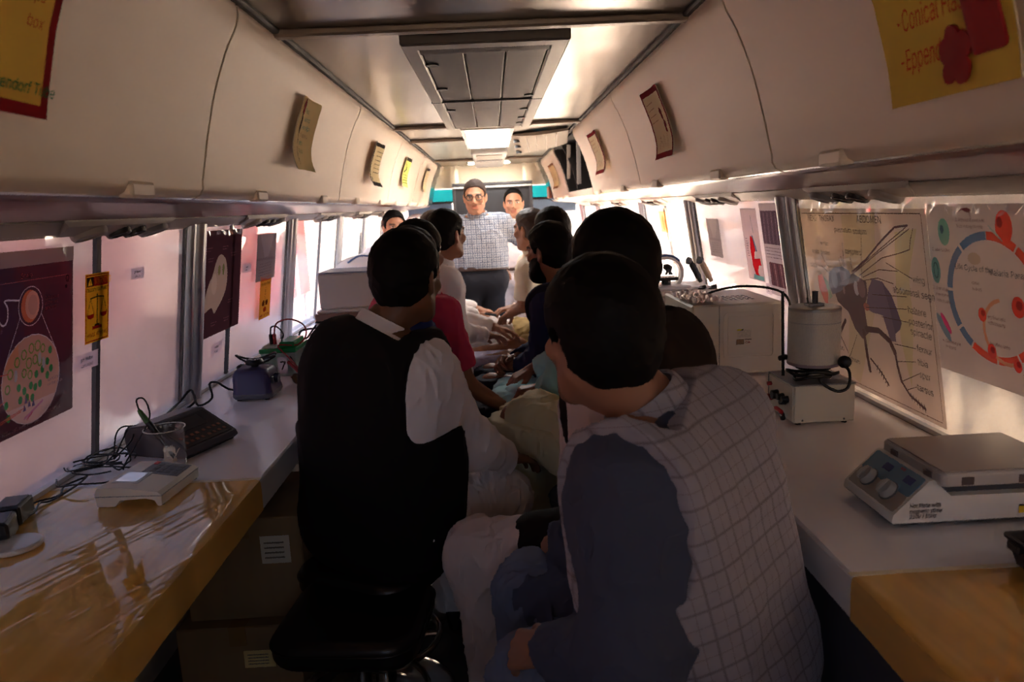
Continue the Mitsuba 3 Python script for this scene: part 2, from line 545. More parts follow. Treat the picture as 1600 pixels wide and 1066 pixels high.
# dark edges of the sliding panes
obj('sliding_edge', wall_slab(-1, 2.018, 2.040, 0.815, 1.436, -0.006, 0.006), 'm_dark_grey', WIN[(-1, 2)])
obj('sliding_edge', wall_slab(-1, 3.065, 3.085, 0.815, 1.436, -0.006, 0.006), 'm_dark_grey', WIN[(-1, 3)])
obj('sliding_edge', wall_slab(-1, 4.65, 4.68, 0.815, 1.436, -0.006, 0.006), 'm_mid_grey', WIN[(-1, 4)])
obj('sliding_edge', wall_slab(1, 4.55, 4.58, 0.815, 1.436, -0.006, 0.006), 'm_mid_grey', WIN[(1, 4)])

# ------------------------------------------------------------------ strips under the lockers
for side in (-1, 1):
    s = side
    prof = [(0.715, 1.506), (0.735, 1.494), (0.87, 1.480), (1.0, 1.466), (1.0, 1.474), (0.74, 1.512)]
    m = loft([[(s * x, y, z) for x, z in prof] for y in (-0.8, 8.9)])
    struct('trim_1' if s < 0 else 'trim_2', m, 'm_strip')
    prof = [(0.995, 1.463), (1.02, 1.450), (1.075, 1.428), (1.085, 1.445), (1.0, 1.474)]
    k = struct('trim_3' if s < 0 else 'trim_4', loft([[(s * x, y, z) for x, z in prof] for y in (-0.8, 8.9)]), 'm_panel_grey')
    for j, y in enumerate((0.9, 2.05, 3.35, 4.65, 5.9, 7.2)):
        kk = obj('service_panel', hull([(s * x, yy, z) for yy, x, z in ((y - 0.30, 0.985, 1.462), (y + 0.30, 0.985, 1.462), (y - 0.22, 1.05, 1.430), (y + 0.22, 1.05, 1.430), (y - 0.28, 0.99, 1.452), (y + 0.28, 0.99, 1.452), (y, 1.045, 1.424), (y - 0.30, 0.985, 1.468), (y + 0.22, 1.05, 1.44), (y - 0.22, 1.05, 1.44), (y + 0.3, 0.985, 1.468))]), 'm_panel_grey', k)
        for dy, r, mt in ((-0.12, 0.045, 'm_panel_grey'), (0.03, 0.034, 'm_black'), (0.12, 0.034, 'm_black'), (0.24, 0.045, 'm_mid_grey')):
            ax = np.array([-s * 0.3, 0, -0.95])
            c = np.array([s * 1.03, y + dy, 1.434])
            obj('nozzle', lathe([(r, -0.012), (r, 0.004), (r * 0.9, 0.011), (r * 0.72, 0.012), (r * 0.65, 0.007), (r * 0.3, 0.009), (0, 0.010)], 18, c, ax), mt, kk, smooth=35)

# ------------------------------------------------------------------ overhead lockers
PROF = [(0.567, 1.948), (0.564, 1.92), (0.575, 1.885), (0.602, 1.836), (0.64, 1.74), (0.668, 1.64), (0.686, 1.562), (0.690, 1.545), (0.691, 1.528), (0.700, 1.513), (0.722, 1.503), (0.738, 1.508)]
_ps = spline(np.array([(x, 0, z) for x, z in PROF[:6]]), 4)[:, [0, 2]].tolist() + PROF[6:]
JOIN = [-0.8, 0.22, 1.83, 3.45, 5.05, 6.65, 8.25]


def locker_mesh(side, y0, y1, prof):
    ring = [(side * x, z) for x, z in prof]
    A = [(x, y0, z) for x, z in ring]
    B = [(x, y1, z) for x, z in ring]
    m = loft([A, B])
    caps = sg.Polygon(ring)
    v, f = trimesh.creation.triangulate_polygon(caps, engine='earcut')
    ca = trimesh.Trimesh(np.column_stack([v[:, 0], np.full(len(v), y0), v[:, 1]]), f, process=False)
    cb = trimesh.Trimesh(np.column_stack([v[:, 0], np.full(len(v), y1), v[:, 1]]), f[:, ::-1], process=False)
    return cat([m, ca, cb])


words = {(-1, 1): 'cream overhead locker above the nearest left window, carrying the large maroon edged yellow note', (-1, 2): 'cream overhead locker on the left carrying the note with red flower and black stem',
         (-1, 3): 'cream overhead locker on the left carrying the black edged curled note', (-1, 4): 'cream overhead locker on the left carrying the yellow green note',
         (-1, 5): 'farthest cream overhead locker on the left, next to the dark end panel', (1, 1): 'cream overhead locker at upper right carrying the big yellow note lettered in red',
         (1, 2): 'cream overhead locker on the right carrying the largest maroon bordered note', (1, 3): 'cream overhead locker on the right just before the open dark locker, with narrow maroon note',
         (1, 5): 'farthest cream overhead locker on the right, beyond the open dark one', (-1, 0): 'cream overhead locker on the left beside the camera', (1, 0): 'cream overhead locker on the right beside the camera'}
BIN_BACK = [(0.75, 1.515), (0.98, 1.525), (0.98, 1.948)]
LOCK = {}
for side in (-1, 1):
    for i, (a, b) in enumerate(zip(JOIN[:-1], JOIN[1:])):
        if side == 1 and i == 4: continue
        k = thing('overhead_locker', words[(side, i)], 'locker', 'overhead lockers')
        LOCK[(side, i)] = k
        obj('shell', locker_mesh(side, a + 0.006, b - 0.006, _ps + BIN_BACK), 'm_bin', k, smooth=35)
        for f in (0.28, 0.80):
            y = a + (b - a) * f
            obj('latch_tab', box(*sorted((side * 0.684, side * 0.716)), y - 0.05, y + 0.05, 1.502, 1.534, 0.006), 'm_bin', k)
        obj('seam_backing', locker_mesh(side, b - 0.0055, b - 0.001, [(x + 0.012, z) for x, z in _ps[:-3]] + [(0.72, 1.52), (0.96, 1.535), (0.96, 1.93)]), 'm_bin_dark', k)
        obj('lip_rail', hull([(side * x, y, z) for y in (a + 0.01, b - 0.01) for x, z in ((0.713, 1.506), (0.735, 1.497), (0.742, 1.504), (0.718, 1.512))]), 'm_chrome', k)
# the open locker on the right: a dark box without its door
a, b = JOIN[4], JOIN[5]
k = thing('open_overhead_locker', 'open overhead locker on the right with a dark cavity and its cover gone', 'locker')
inner = [(x + 0.012, z) for x, z in _ps[:-3]] + [(0.715, 1.522), (0.96, 1.535), (0.96, 1.935), (0.60, 1.935)]
obj('back_panel', box(0.955, 0.98, a, b, 1.52, 1.948), 'm_bin_dark', k)
obj('floor_panel', hull([(x, y, z) for y in (a + 0.006, b - 0.006) for x, z in ((0.690, 1.508), (0.72, 1.503), (0.97, 1.52), (0.97, 1.535), (0.70, 1.555), (0.688, 1.555))]), 'm_bin', k)
obj('top_panel', box(0.575, 0.97, a, b, 1.925, 1.948), 'm_bin_dark', k)
for y in (a + 0.02, b - 0.02, (a + b) / 2 + 0.12):
    obj('rib', locker_mesh(1, y - 0.012, y + 0.012, [(x + 0.01, z) for x, z in _ps[:-3]] + [(0.72, 1.52), (0.96, 1.535), (0.96, 1.93)]), 'm_bin_dark', k, smooth=35)
obj('loose_trim', hull([(0.60, a + 0.12, 1.90), (0.61, a + 0.16, 1.90), (0.655, a + 0.62, 1.60), (0.665, a + 0.66, 1.60), (0.63, a + 0.12, 1.90), (0.69, a + 0.62, 1.60)]), 'm_mid_grey', k)
obj('loose_trim', hull([(0.60, a + 0.75, 1.90), (0.61, a + 0.83, 1.90), (0.64, a + 1.18, 1.66), (0.65, a + 1.24, 1.66), (0.63, a + 0.75, 1.90), (0.67, a + 1.2, 1.66)]), 'm_panel_grey', k)
for side in (-1, 1):
    k = thing('end_panel', 'dark tinted end panel after the last overhead locker on the ' + ('left' if side < 0 else 'right'), 'panel', 'dark end panels')
    obj('shell', locker_mesh(side, 8.258, 8.85, _ps + BIN_BACK), 'm_black_gloss', k, smooth=35)
    obj('corner_trim', hull([(side * x, y, z) for y in (8.70, 8.86) for x, z in ((0.53, 1.95), (0.60, 1.95), (0.585, 1.86), (0.57, 1.86))]), 'm_pale', k)
    if side > 0:
        obj('wood_panel', box(0.655, 0.69, 8.45, 8.7, 1.53, 1.66), pri((150, 80, 52), 0.4), k)

# ------------------------------------------------------------------ front of the bus
struct('wall_front', cat([box(-1.2, 1.2, 8.86, 8.92, 1.70, 2.02), box(-1.2, 1.2, 9.25, 9.3, -0.06, 0.22), box(-1.25, -1.08, 9.2, 9.3, 0.0, 2.0), box(1.08, 1.25, 9.2, 9.3, 0.0, 2.0)]), 'm_pale')
wk = tag('windshield', None, None, None, 'structure')
obj('pane', (np.array([(-1.1, 9.28, 0.2), (1.1, 9.28, 0.2), (1.1, 9.22, 1.9), (-1.1, 9.22, 1.9)]), np.array([[0, 1, 2, 3]])), 'm_pane', wk, smooth=False)
obj('teal_tint_band', (np.array([(-1.1, 9.21, 1.555), (1.1, 9.21, 1.555), (1.1, 9.21, 1.70), (-1.1, 9.21, 1.70)]), np.array([[0, 1, 2, 3]])), 'm_teal', wk, smooth=False)
obj('dark_rail', box(-1.1, 1.1, 9.19, 9.205, 1.535, 1.557), 'm_black', wk)
obj('dark_rail', box(-1.1, -0.46, 9.17, 9.19, 1.32, 1.352), 'm_black', wk)
for x0, x1, w in ((-1.0, -0.47, 'driver'), (0.46, 1.02, 'passenger')):
    k = thing('sun_visor', f'grey blue translucent sun visor on the {w} side of the windshield', 'sun visor', 'sun visors')
    obj('blade', soft_slab(sg.box(x0, 1.375, x1, 1.525).buffer(-0.02).buffer(0.02), 0, 0.008, 0.003).apply_transform(np.array([[1, 0, 0, 0], [0, 0, -1, 9.0], [0, 1, 0, 0], [0, 0, 0, 1.0]])), 'm_visor', k)
    obj('rod', cyl((x0, 9.0, 1.53), (x1, 9.0, 1.53), 0.008, 10), 'm_black', k)
k = thing('screen', 'wide dark screen in a grey frame hung behind the standing men', 'screen')
obj('frame', cat([box(-0.44, 0.485, 8.66, 8.72, 1.712, 1.745, 0.006), box(-0.44, 0.485, 8.66, 8.72, 1.30, 1.325, 0.006), box(-0.44, -0.405, 8.66, 8.72, 1.30, 1.745, 0.006), box(0.45, 0.485, 8.66, 8.72, 1.30, 1.745, 0.006)]), 'm_dark_grey', k)
obj('top_strip', box(-0.43, 0.475, 8.650, 8.662, 1.685, 1.705), 'm_light_grey', k)
obj('glass', box(-0.41, 0.455, 8.675, 8.705, 1.32, 1.72), pri((52, 54, 60), 0.15), k)
for x0 in (-0.40, 0.38): obj('hanger', box(x0, x0 + 0.04, 8.68, 8.71, 1.74, 1.95), 'm_pale', k)
k = thing('dashboard', 'dark dashboard below the windshield on the driver side', 'dashboard')
obj('top', hull([(-1.1, 8.75, 0.95), (-0.45, 8.75, 0.95), (-1.1, 9.15, 1.08), (-0.45, 9.15, 1.08), (-1.1, 8.75, 0.0), (-0.45, 8.75, 0.0), (-1.1, 9.15, 0.0), (-0.45, 9.15, 0.0)]), 'm_dark_grey', k)
k = thing('steering_wheel', 'pale steering wheel in front of the driver window', 'steering wheel')
c = np.array([-0.86, 8.62, 1.27]); ax = np.array([0, -0.85, 0.5]); fa, fb, fd = frame_of(ax)
rim = [c + 0.16 * (math.cos(t) * fa + math.sin(t) * fb) for t in np.linspace(0, 2 * math.pi, 33)]
obj('rim', tube(rim, 0.019, 10, 0), 'm_white', k, smooth=True)
obj('hub', lathe([(0.04, -0.02), (0.045, 0.01), (0.03, 0.03), (0, 0.033)], 16, c, ax), 'm_dark_grey', k)
for t in (0.3, 2.84, 4.71):
    obj('spoke', cyl(c, c + 0.155 * (math.cos(t) * fa + math.sin(t) * fb), 0.013, 8), 'm_white', k)
obj('column', cyl(c - ax * 0.02, c - ax * 0.42, 0.03, 12), 'm_dark_grey', k)

# ------------------------------------------------------------------ ceiling fittings
k = thing('air_conditioner_unit', 'large dark ceiling air conditioner with ribbed grille between the locker rows', 'air conditioner')
Y0, Y1 = 2.235, 4.55
obj('frame', cat([box(-0.24, 0.245, Y0, Y0 + 0.07, 1.918, 1.953, 0.006), box(-0.24, 0.265, Y1 - 0.05, Y1, 1.922, 1.953, 0.006), box(-0.24, -0.19, Y0, Y1, 1.918, 1.953, 0.006), box(0.20, 0.255, Y0, Y1, 1.918, 1.953, 0.006)]), pri((94, 86, 80), 0.4), k)
for x0, x1 in ((-0.188, -0.062), (-0.056, 0.066), (0.072, 0.198)):
    obj('grille_panel', box(x0, x1, Y0 + 0.06, Y1 - 0.04, 1.924, 1.95, 0.004), 'm_grille', k)
for y in (2.55, 3.05, 3.7):
    obj('latch', cyl((-0.17, y, 1.918), (-0.17, y, 1.93), 0.022, 12), 'm_black', k)
for y in (3.3, 3.75, 4.1, 4.35):
    obj('latch', cyl((0.185, y, 1.918), (0.185, y, 1.93), 0.02, 12), 'm_black', k)
obj('front_lip', hull([(x, y, z) for x in (-0.19, 0.20) for y, z in ((Y0 + 0.06, 1.925), (Y0 + 0.12, 1.916), (Y0 + 0.17, 1.925))]), 'm_grille', k)
for y in (3.4,):
    obj('seam', box(-0.24, 0.25, y - 0.004, y + 0.004, 1.9165, 1.93), 'm_black', k)
k = thing('ceiling_lamp', 'bright white ceiling light panel beyond the air conditioner', 'lamp')
obj('frame', cat([box(-0.165, 0.165, 4.66, 4.70, 1.925, 1.953), box(-0.165, 0.165, 6.06, 6.10, 1.925, 1.953), box(-0.165, -0.14, 4.66, 6.1, 1.925, 1.953), box(0.14, 0.165, 4.66, 6.1, 1.925, 1.953)]), 'm_white', k)
LAMP = 2.2
obj('diffuser', (np.array([(-0.14, 4.7, 1.935), (-0.14, 6.06, 1.935), (0.14, 6.06, 1.935), (0.14, 4.7, 1.935)]), np.array([[0, 1, 2, 3]])), 'm_white', k, smooth=False, emitter={'type': 'area', 'radiance': {'type': 'rgb', 'value': [LAMP, LAMP * 0.98, LAMP * 0.96]}})
for x in (-0.2, 0.2):
    k = thing('downlight', 'small round ceiling downlight near the windshield, ' + ('left one' if x < 0 else 'right one'), 'lamp', 'front downlights')
    obj('bezel', lathe([(0.042, 0), (0.055, 0), (0.055, 0.008), (0.042, 0.012)], 20, (x, 8.45, 1.953), (0, 0, -1)), 'm_chrome', k)
    obj('bulb', lathe([(0.041, 0.006), (0.03, 0.012), (0.0, 0.016)], 20, (x, 8.45, 1.953), (0, 0, -1)), 'm_white', k, emitter={'type': 'area', 'radiance': {'type': 'rgb', 'value': [70.0, 62.0, 52.0]}})
k = thing('roof_hatch', 'grey rounded roof hatch with a cross slat, nearest the front', 'roof hatch')
obj('rim', soft_slab(sg.box(-0.15, 6.35, 0.16, 8.5).buffer(-0.05).buffer(0.05), 1.900, 1.955, 0.015), 'm_light_grey', k)
obj('slat', box(-0.12, 0.13, 7.15, 7.3, 1.893, 1.91, 0.006), 'm_mid_grey', k)
obj('inset', soft_slab(sg.box(-0.11, 6.5, 0.12, 7.0).buffer(-0.04).buffer(0.04), 1.892, 1.91, 0.006), 'm_panel_grey', k)
k = thing('loose_grille', 'loose brown slatted grille hanging from the ceiling by the open locker', 'grille')
gq = [np.array(q) for q in ((0.165, 5.30, 1.936), (0.53, 4.98, 1.93), (0.585, 5.62, 1.895), (0.215, 6.05, 1.868))]
def gp(u, v, d=0.0):
    q = (gq[0] * (1 - u) + gq[1] * u) * (1 - v) + (gq[3] * (1 - u) + gq[2] * u) * v
    return q - np.array([0, 0, 0.012 * math.sin(u * math.pi) + d])
obj('board', hull([gp(u, v, d) for u in np.linspace(0, 1, 5) for v in (0, 1) for d in (0, -0.012)]), pri((112, 98, 86), 0.5), k)
for u in (0.28, 0.45, 0.62, 0.8):
    obj('rib', tube([gp(u, v, 0.003) for v in (0.05, 0.5, 0.95)], 0.005, 6, 2), 'm_panel_grey', k)
for v in (0.2, 0.5, 0.85):
    obj('knob', cyl(gp(0.08, v, 0.0), gp(0.08, v, 0.018), 0.022, 12), 'm_black', k)

# ------------------------------------------------------------------ outside the bus
scene['m_pavement'] = pri(proc(lambda p, n, uv: mix((0.42, 0.39, 0.35), (0.58, 0.55, 0.50), fbm(p.x * 1.3, p.y * 1.3, 0, 4))), 0.8)
scene['m_render_white'] = pri((236, 226, 218), 0.8)
scene['m_facade'] = pri((128, 100, 106), 0.8)
scene['m_dimmed_ground'] = pri((70, 62, 66), 0.9)
struct('roadway', box(-9.0, -1.6, -8, 24, -0.9, -0.89), 'm_dimmed_ground')  # added dark ground strip, there to dim the view through the left windows
scene['m_leaf'] = {'type': 'principledthin', 'base_color': {'type': 'rgb', 'value': [0.10, 0.16, 0.04]}, 'roughness': 0.5, 'diff_trans': 0.7}
scene['m_bark'] = pri((92, 74, 58), 0.9)
struct('ground', box(-40, 40, -30, 45, -1.0, -0.9), 'm_pavement')
k = thing('building', 'pale building standing outside beyond the left windows', 'building')
obj('wall', box(-9.4, -9.0, -6, 22, -0.9, 4.2), 'm_facade', k)
for j, y in enumerate((1.5, 5.0, 8.5, 12.0, 15.5)):
    w = obj('window', box(-9.0, -8.94, y, y + 1.3, 0.6, 2.3, 0.01), 'm_mid_grey', k)
    obj('sash', cat([box(-8.95, -8.92, y + 0.62, y + 0.68, 0.6, 2.3), box(-8.95, -8.92, y, y + 1.3, 1.42, 1.48)]), 'm_white', w)
k = thing('forecourt_wall', 'bright white wall seen through the windshield', 'wall')
obj('face', box(-12, 12, 19.0, 19.4, -0.9, 4.5), 'm_render_white', k)
obj('coping', box(-12, 12, 18.9, 19.5, 4.5, 4.65), 'm_light_grey', k)
# red banner board outside the third left window
k = thing('red_banner', 'red banner board with white lettering seen through the third left window', 'banner')
B0 = np.array([-2.9, 8.6, 0.35])
obj('board', box(-2.93, -2.90, 8.2, 11.6, 0.30, 1.85), pri((178, 40, 48), 0.6), k)
for y in (8.25, 9.9, 11.5):
    obj('post', cyl((-2.96, y, -0.9), (-2.96, y, 1.9), 0.03, 10), 'm_light_grey', k)
pr = Print()
for q in (0.25, 0.8, 1.9, 2.6):
    pr.rect(q, 0.0, q + 0.16, 1.5, (222, 190, 190))
pr.text('PM', 1.15, 0.55, 0.30, (250, 240, 235), True)
put_print(pr, flat((-2.898, 8.2, 0.30), (0, 1, 0), (0, 0, 1)), 'm_print', k)

# trees that shade the right side of the bus; the sun reaches the nearest right window through gaps of their crowns
sd = SUN / np.linalg.norm(SUN)
lr = np.random.default_rng(11)
leaf = sg.Polygon([(0, 0), (0.5, 0.32), (1, 0.36), (1.5, 0.26), (2, 0), (1.5, -0.26), (1, -0.36), (0.5, -0.32)])
lv, lf = trimesh.creation.triangulate_polygon(leaf, engine='earcut')
lv = np.column_stack([lv - [1, 0], 0.15 * (lv[:, 0] - 1) ** 2])


def crown(centre, ext, count, size, seed, clear=None):
    r = np.random.default_rng(seed)
    u = r.normal(size=(count, 3))
    u = u / np.linalg.norm(u, axis=1, keepdims=True) * (r.random((count, 1)) ** 0.45)
    c = np.asarray(centre) + u * np.asarray(ext)
    if clear is not None:
        c = c[clear(c)]
    V, F = [], []
    for i, q in enumerate(c):
        R = trimesh.transformations.random_rotation_matrix(r.random(3))[:3, :3]
        V.append(q + (lv * size * (0.7 + 0.6 * r.random())) @ R.T); F.append(lf + i * len(lv))
    return trimesh.Trimesh(np.concatenate(V), np.concatenate(F), process=False)


def sun_gap(c):
    """leaves that would hide the sun from a few patches of the nearest right window are absent: the crown is thin there"""
    t = (c[:, 0] - 1.15) / sd[0]
    y, z = c[:, 1] - sd[1] * t, c[:, 2] - sd[2] * t
    keep = np.ones(len(c), bool)
    for gy, gz, gr in GAPS:
        keep &= (y - gy) ** 2 + ((z - gz)) ** 2 > (gr + 0.065) ** 2
    return keep


GAPS = [(1.72, 0.92, 0.045), (1.62, 0.93, 0.05), (1.53, 0.93, 0.045), (1.66, 0.83, 0.05), (1.55, 0.85, 0.04), (1.9, 0.84, 0.06), (2.08, 0.83, 0.05), (2.25, 0.82, 0.06), (2.42, 0.9, 0.06), (2.57, 1.1, 0.06), (2.56, 1.3, 0.05),
        (2.4, 1.42, 0.06), (2.2, 1.44, 0.05), (2.0, 1.44, 0.05), (1.75, 0.78, 0.05), (1.45, 0.95, 0.05), (1.4, 0.86, 0.05)]
for n_, (y, x, h) in enumerate(((1.1, 3.5, 4.9), (6.2, 8.5, 5.3), (10.5, 7.8, 5.0), (15.5, 6.4, 4.7))):
    k = thing('tree', ('leafy tree beside the nearest right window', 'leafy tree beside the middle right windows', 'leafy tree beside the far right windows', 'leafy tree ahead on the right of the bus')[n_], 'tree')
    obj('trunk', tube([(x, y, -0.9), (x + 0.1, y + 0.05, 1.2), (x - 0.05, y, h - 0.6)], [0.17] * 6 + [0.13] * 6 + [0.10], 12), 'm_bark', k)
    obj('foliage', crown((x, y + 0.2, h), (1.75, 1.9, 1.7), 3800, 0.10, 20 + n_, sun_gap if n_ < 1 else None), 'm_leaf', k, smooth=False)
    labels[k + '__foliage'] = {'kind': 'stuff'}

# ------------------------------------------------------------------ worktops along both sides
LF, RF, WT = -0.622, 0.587, 0.80          # front edges and top height
for side, xf, ysplit, yend in ((-1, LF, 1.79, 5.36), (1, RF, 1.153, 7.4)):
    nm = 'left' if side < 0 else 'right'
    k = thing('worktop', f'long white worktop along the {nm} windows, near end wrapped in wood film', 'worktop')
    x0, x1 = sorted((xf, side * 1.152))
    obj('slab', box(x0, x1, 0.15, yend, WT - 0.085, WT - 0.001, 0.006), 'm_laminate', k)
    w0, w1 = sorted((xf - side * 0.003, side * 1.150))
    pts = []
    n = 40
    # wood print film wrapped over the near end: top, rounded edge, front face and underside, slightly uneven
    ys = np.linspace(0.15, ysplit, 60)
    prof = [(side * 1.150, WT + 0.0015)] + [(xf + side * d, WT + 0.0015) for d in (0.5, 0.4, 0.3, 0.2, 0.1, 0.03, 0.008)] + [(xf - side * 0.001, WT - 0.001), (xf - side * 0.003, WT - 0.010), (xf - side * 0.003, WT - 0.04), (xf - side * 0.002, WT - 0.080), (xf + side * 0.02, WT - 0.088)]
    secs = []
    for y in ys:
        secs.append([(x, y, z + 0.0008 * math.sin(y * 40 + x * 25)) for x, z in prof])
    m = loft(secs, closed=False)
    obj('wood_film_wrap', m, 'm_wood_wrap', k, smooth=50, label='glossy yellow brown wood print film wrapped in clear plastic')
    obj('tape_edge', box(w0, w1, ysplit, ysplit + 0.012, WT + 0.0005, WT + 0.002), pri((226, 208, 176), 0.3), k)
    if side > 0:
        obj('front_panel', box(RF + 0.018, RF + 0.034, 0.15, yend, 0.36, WT - 0.085), 'm_dark_grey', k)
        for y in (0.5, 1.28, 2.2, 3.1, 4.2, 5.3, 6.5):
            obj('leg', box(RF + 0.05, RF + 0.09, y, y + 0.04, 0.0, WT - 0.085, 0.004), 'm_mid_grey', k)
    else:
        for y in (0.4, 2.45, 3.6, 4.8):
            obj('leg', box(LF - 0.09, LF - 0.05, y, y + 0.04, 0.0, WT - 0.085, 0.004), 'm_dark_grey', k)
        obj('back_brace', box(-1.13, -1.10, 0.2, yend, 0.5, 0.6), 'm_dark_grey', k)

# ------------------------------------------------------------------ posters, signs and notes
def wall_right(y0, z0, off):
    f = wall_map(1, off)
    return lambda u, v: f(y0 - u, z0 + v)


def wall_left(y0, z0, off):
    f = wall_map(-1, off)
    return lambda u, v: f(y0 + u, z0 + v)


def sheet(fn, W, Hh, mat, parent, name='sheet', thick=0.0015, n=(14, 10), wave=0.0):
    """a thin sheet with thickness on the surface fn"""
    U, V = np.meshgrid(np.linspace(0, W, n[0] + 1), np.linspace(0, Hh, n[1] + 1))
    P, N = fn(U.ravel(), V.ravel())
    A, B = P - N * 0.0006, P - N * (thick + 0.0006)
    w = n[0] + 1
    q = [(j * w + i, j * w + i + 1, (j + 1) * w + i + 1, (j + 1) * w + i) for j in range(n[1]) for i in range(n[0])]
    F = np.array(q); k = len(A)
    rim = [i for i in range(w)] + [w * j + n[0] for j in range(1, n[1] + 1)] + [w * n[1] + i for i in range(n[0] - 1, -1, -1)] + [w * j for j in range(n[1] - 1, 0, -1)]
    S = np.array([(rim[i], rim[(i + 1) % len(rim)], rim[(i + 1) % len(rim)] + k, rim[i] + k) for i in range(len(rim))])
    return obj(name, (np.vstack([A, B]), np.vstack([F, F[:, ::-1] + k, S[:, ::-1]])), mat, parent, smooth=False)


def laminate(fn, W, Hh, parent, seed, amp=0.004):
    n, m = max(6, int(W / 0.02)), max(6, int(Hh / 0.05))
    U, V = np.meshgrid(np.linspace(-0.008, W + 0.008, n + 1), np.linspace(-0.008, Hh + 0.008, m + 1))
    P, N = fn(U.ravel(), V.ravel())
    P = P + N * (0.004 + amp * meshkit.noise(np.column_stack([U.ravel() * 17, V.ravel() * 4, U.ravel() * 0 + seed])) + 0.4 * amp * meshkit.noise(np.column_stack([U.ravel() * 40, V.ravel() * 9, U.ravel() * 0 + seed])))[:, None]
    w = n + 1
    F = np.array([(j * w + i, j * w + i + 1, (j + 1) * w + i + 1, (j + 1) * w + i) for j in range(m) for i in range(n)])
    return obj('clear_laminate', (P, F), 'm_laminate_clear', parent, smooth=True)


scene['m_paper'] = pri((222, 210, 190), 0.6)
scene['m_clear_edge'] = pri((196, 182, 168), 0.15)
C = lambda *p: [(a / 100, b / 100) for a, b in p]

# insect poster, right, nearest window
k = thing('poster', 'large laminated poster of a fly anatomy with leader lines, on the nearest right window', 'poster')
fn = wall_right(2.537, 0.83, 0.012)
laminate(fn, 0.752, 0.575, k, 1)
p = Print()
p.rect(0.005, 0.005, 0.747, 0.57, (196, 178, 170))
p.poly(C((59.4, 50.8), (70, 52), (64.2, 39.7), (64.1, 26.8), (60, 8), (56.9, 21.2), (57.1, 34.6)), (186, 172, 142))
p.poly(C((30, 55), (50, 56), (46, 30), (30, 2), (22, 4), (30, 30)), (190, 174, 152))
p.line(C((1.5, 55.4), (72, 55.8)), 0.0025, (70, 50, 46)); p.line(C((72.3, 55.5), (73.3, 2.5)), 0.0025, (120, 90, 80)); p.line(C((2, 1.8), (73, 1.8)), 0.0025, (120, 90, 80))
p.poly(C((8.2, 34.6), (11.5, 35.4), (14.8, 30.4), (13.5, 25.4), (11.6, 25.2), (8.2, 30.2)), (206, 112, 108))
p.poly(C((12.5, 34.6), (15.5, 33.4), (17.5, 28.4), (15.5, 27.4)), (150, 166, 150))
for q in ([(32.8, 37.8), (42.5, 42.4), (52.5, 48.4), (59.7, 52.1), (65.8, 52.7)],):
    p.line(C(*q), 0.006, (88, 62, 70))
for q in ([(33.7, 37.4), (48.2, 44.1), (66.4, 51.8)], [(37.6, 37.3), (51.5, 43.4), (61.5, 45.4), (65.8, 46.5), (66.6, 49), (68.2, 51.9)], [(39.4, 36.9), (49, 39.9), (58.9, 40.3)], [(33.8, 37.6), (43.4, 42.4), (54.8, 47.6), (65, 52.2)], [(40, 36), (48, 37.4), (56, 36.6)]):
    p.line(C(*q), 0.0028, (96, 68, 66))
p.poly(C((42, 33.9), (44.9, 37), (50.1, 36.6), (54.4, 33.4), (56.2, 30.1), (58.2, 25.9), (57, 23.9), (54.3, 22.3), (54.3, 20), (51.3, 19.7), (48.5, 26.7), (42.7, 26.8), (39.1, 27.3)), (112, 96, 118))
p.poly(C((50.1, 36.6), (54.4, 33.4), (58.2, 25.9), (57, 23.9), (54.3, 22.3), (52.5, 30)), (94, 80, 104))
p.poly(C((21.9, 35.8), (33.7, 37.4), (41, 35.7), (41.1, 31.9), (38.3, 27.7), (38.4, 24.3), (38.9, 19.9), (35, 17.3), (30.6, 20), (27.6, 24.7), (20.8, 27.4), (19.5, 30.9)), (96, 74, 80))
p.poly(C((17, 36.4), (21.4, 38.4), (27, 39.1), (30.9, 38.1), (32.1, 36.8), (29.9, 34.1), (23.9, 30.9), (17.9, 29.2), (15.8, 32.1)), (112, 112, 136))
p.poly(C((24, 38), (29, 37.6), (29, 35.6), (25.5, 34)), (140, 138, 160))
p.disc(0.345, 0.33, 0.016, (178, 172, 182), 0.022); p.disc(0.376, 0.335, 0.024, (128, 100, 106), 0.03); p.disc(0.205, 0.345, 0.022, (134, 140, 164), 0.03); p.disc(0.395, 0.28, 0.018, (160, 96, 84), 0.012)
p.disc(0.262, 0.315, 0.007, (150, 126, 130), 0.013)
for w, q in ((0.018, [(37.7, 21), (45.2, 21.7), (50.9, 19.6), (53, 16.6)]), (0.011, [(53, 17), (53.6, 13), (54.9, 8.7)]), (0.008, [(54.9, 8.7), (58.5, 5.6), (65.7, 3.5)]), (0.016, [(36, 20), (36.6, 12), (37.2, 8)]), (0.013, [(24.8, 21.7), (19, 16), (15.5, 15.4)]),
             (0.004, [(19, 17), (24, 11)]), (0.007, [(38.5, 11.9), (44, 8.9), (47.5, 5.8)])):
    p.line(C(*q), w, (84, 60, 62))
for a in np.linspace(0, 1, 6):
    x, y = 59 + 6.2 * a, 5.4 - 1.8 * a
    p.line(C((x, y + 1.0), (x + 0.4, y - 1.0)), 0.003, (70, 50, 50)); x, y = 42 + 5 * a, 10 - 4 * a
    p.line(C((x + 0.5, y + 0.8), (x - 0.3, y - 0.8)), 0.003, (70, 50, 50))
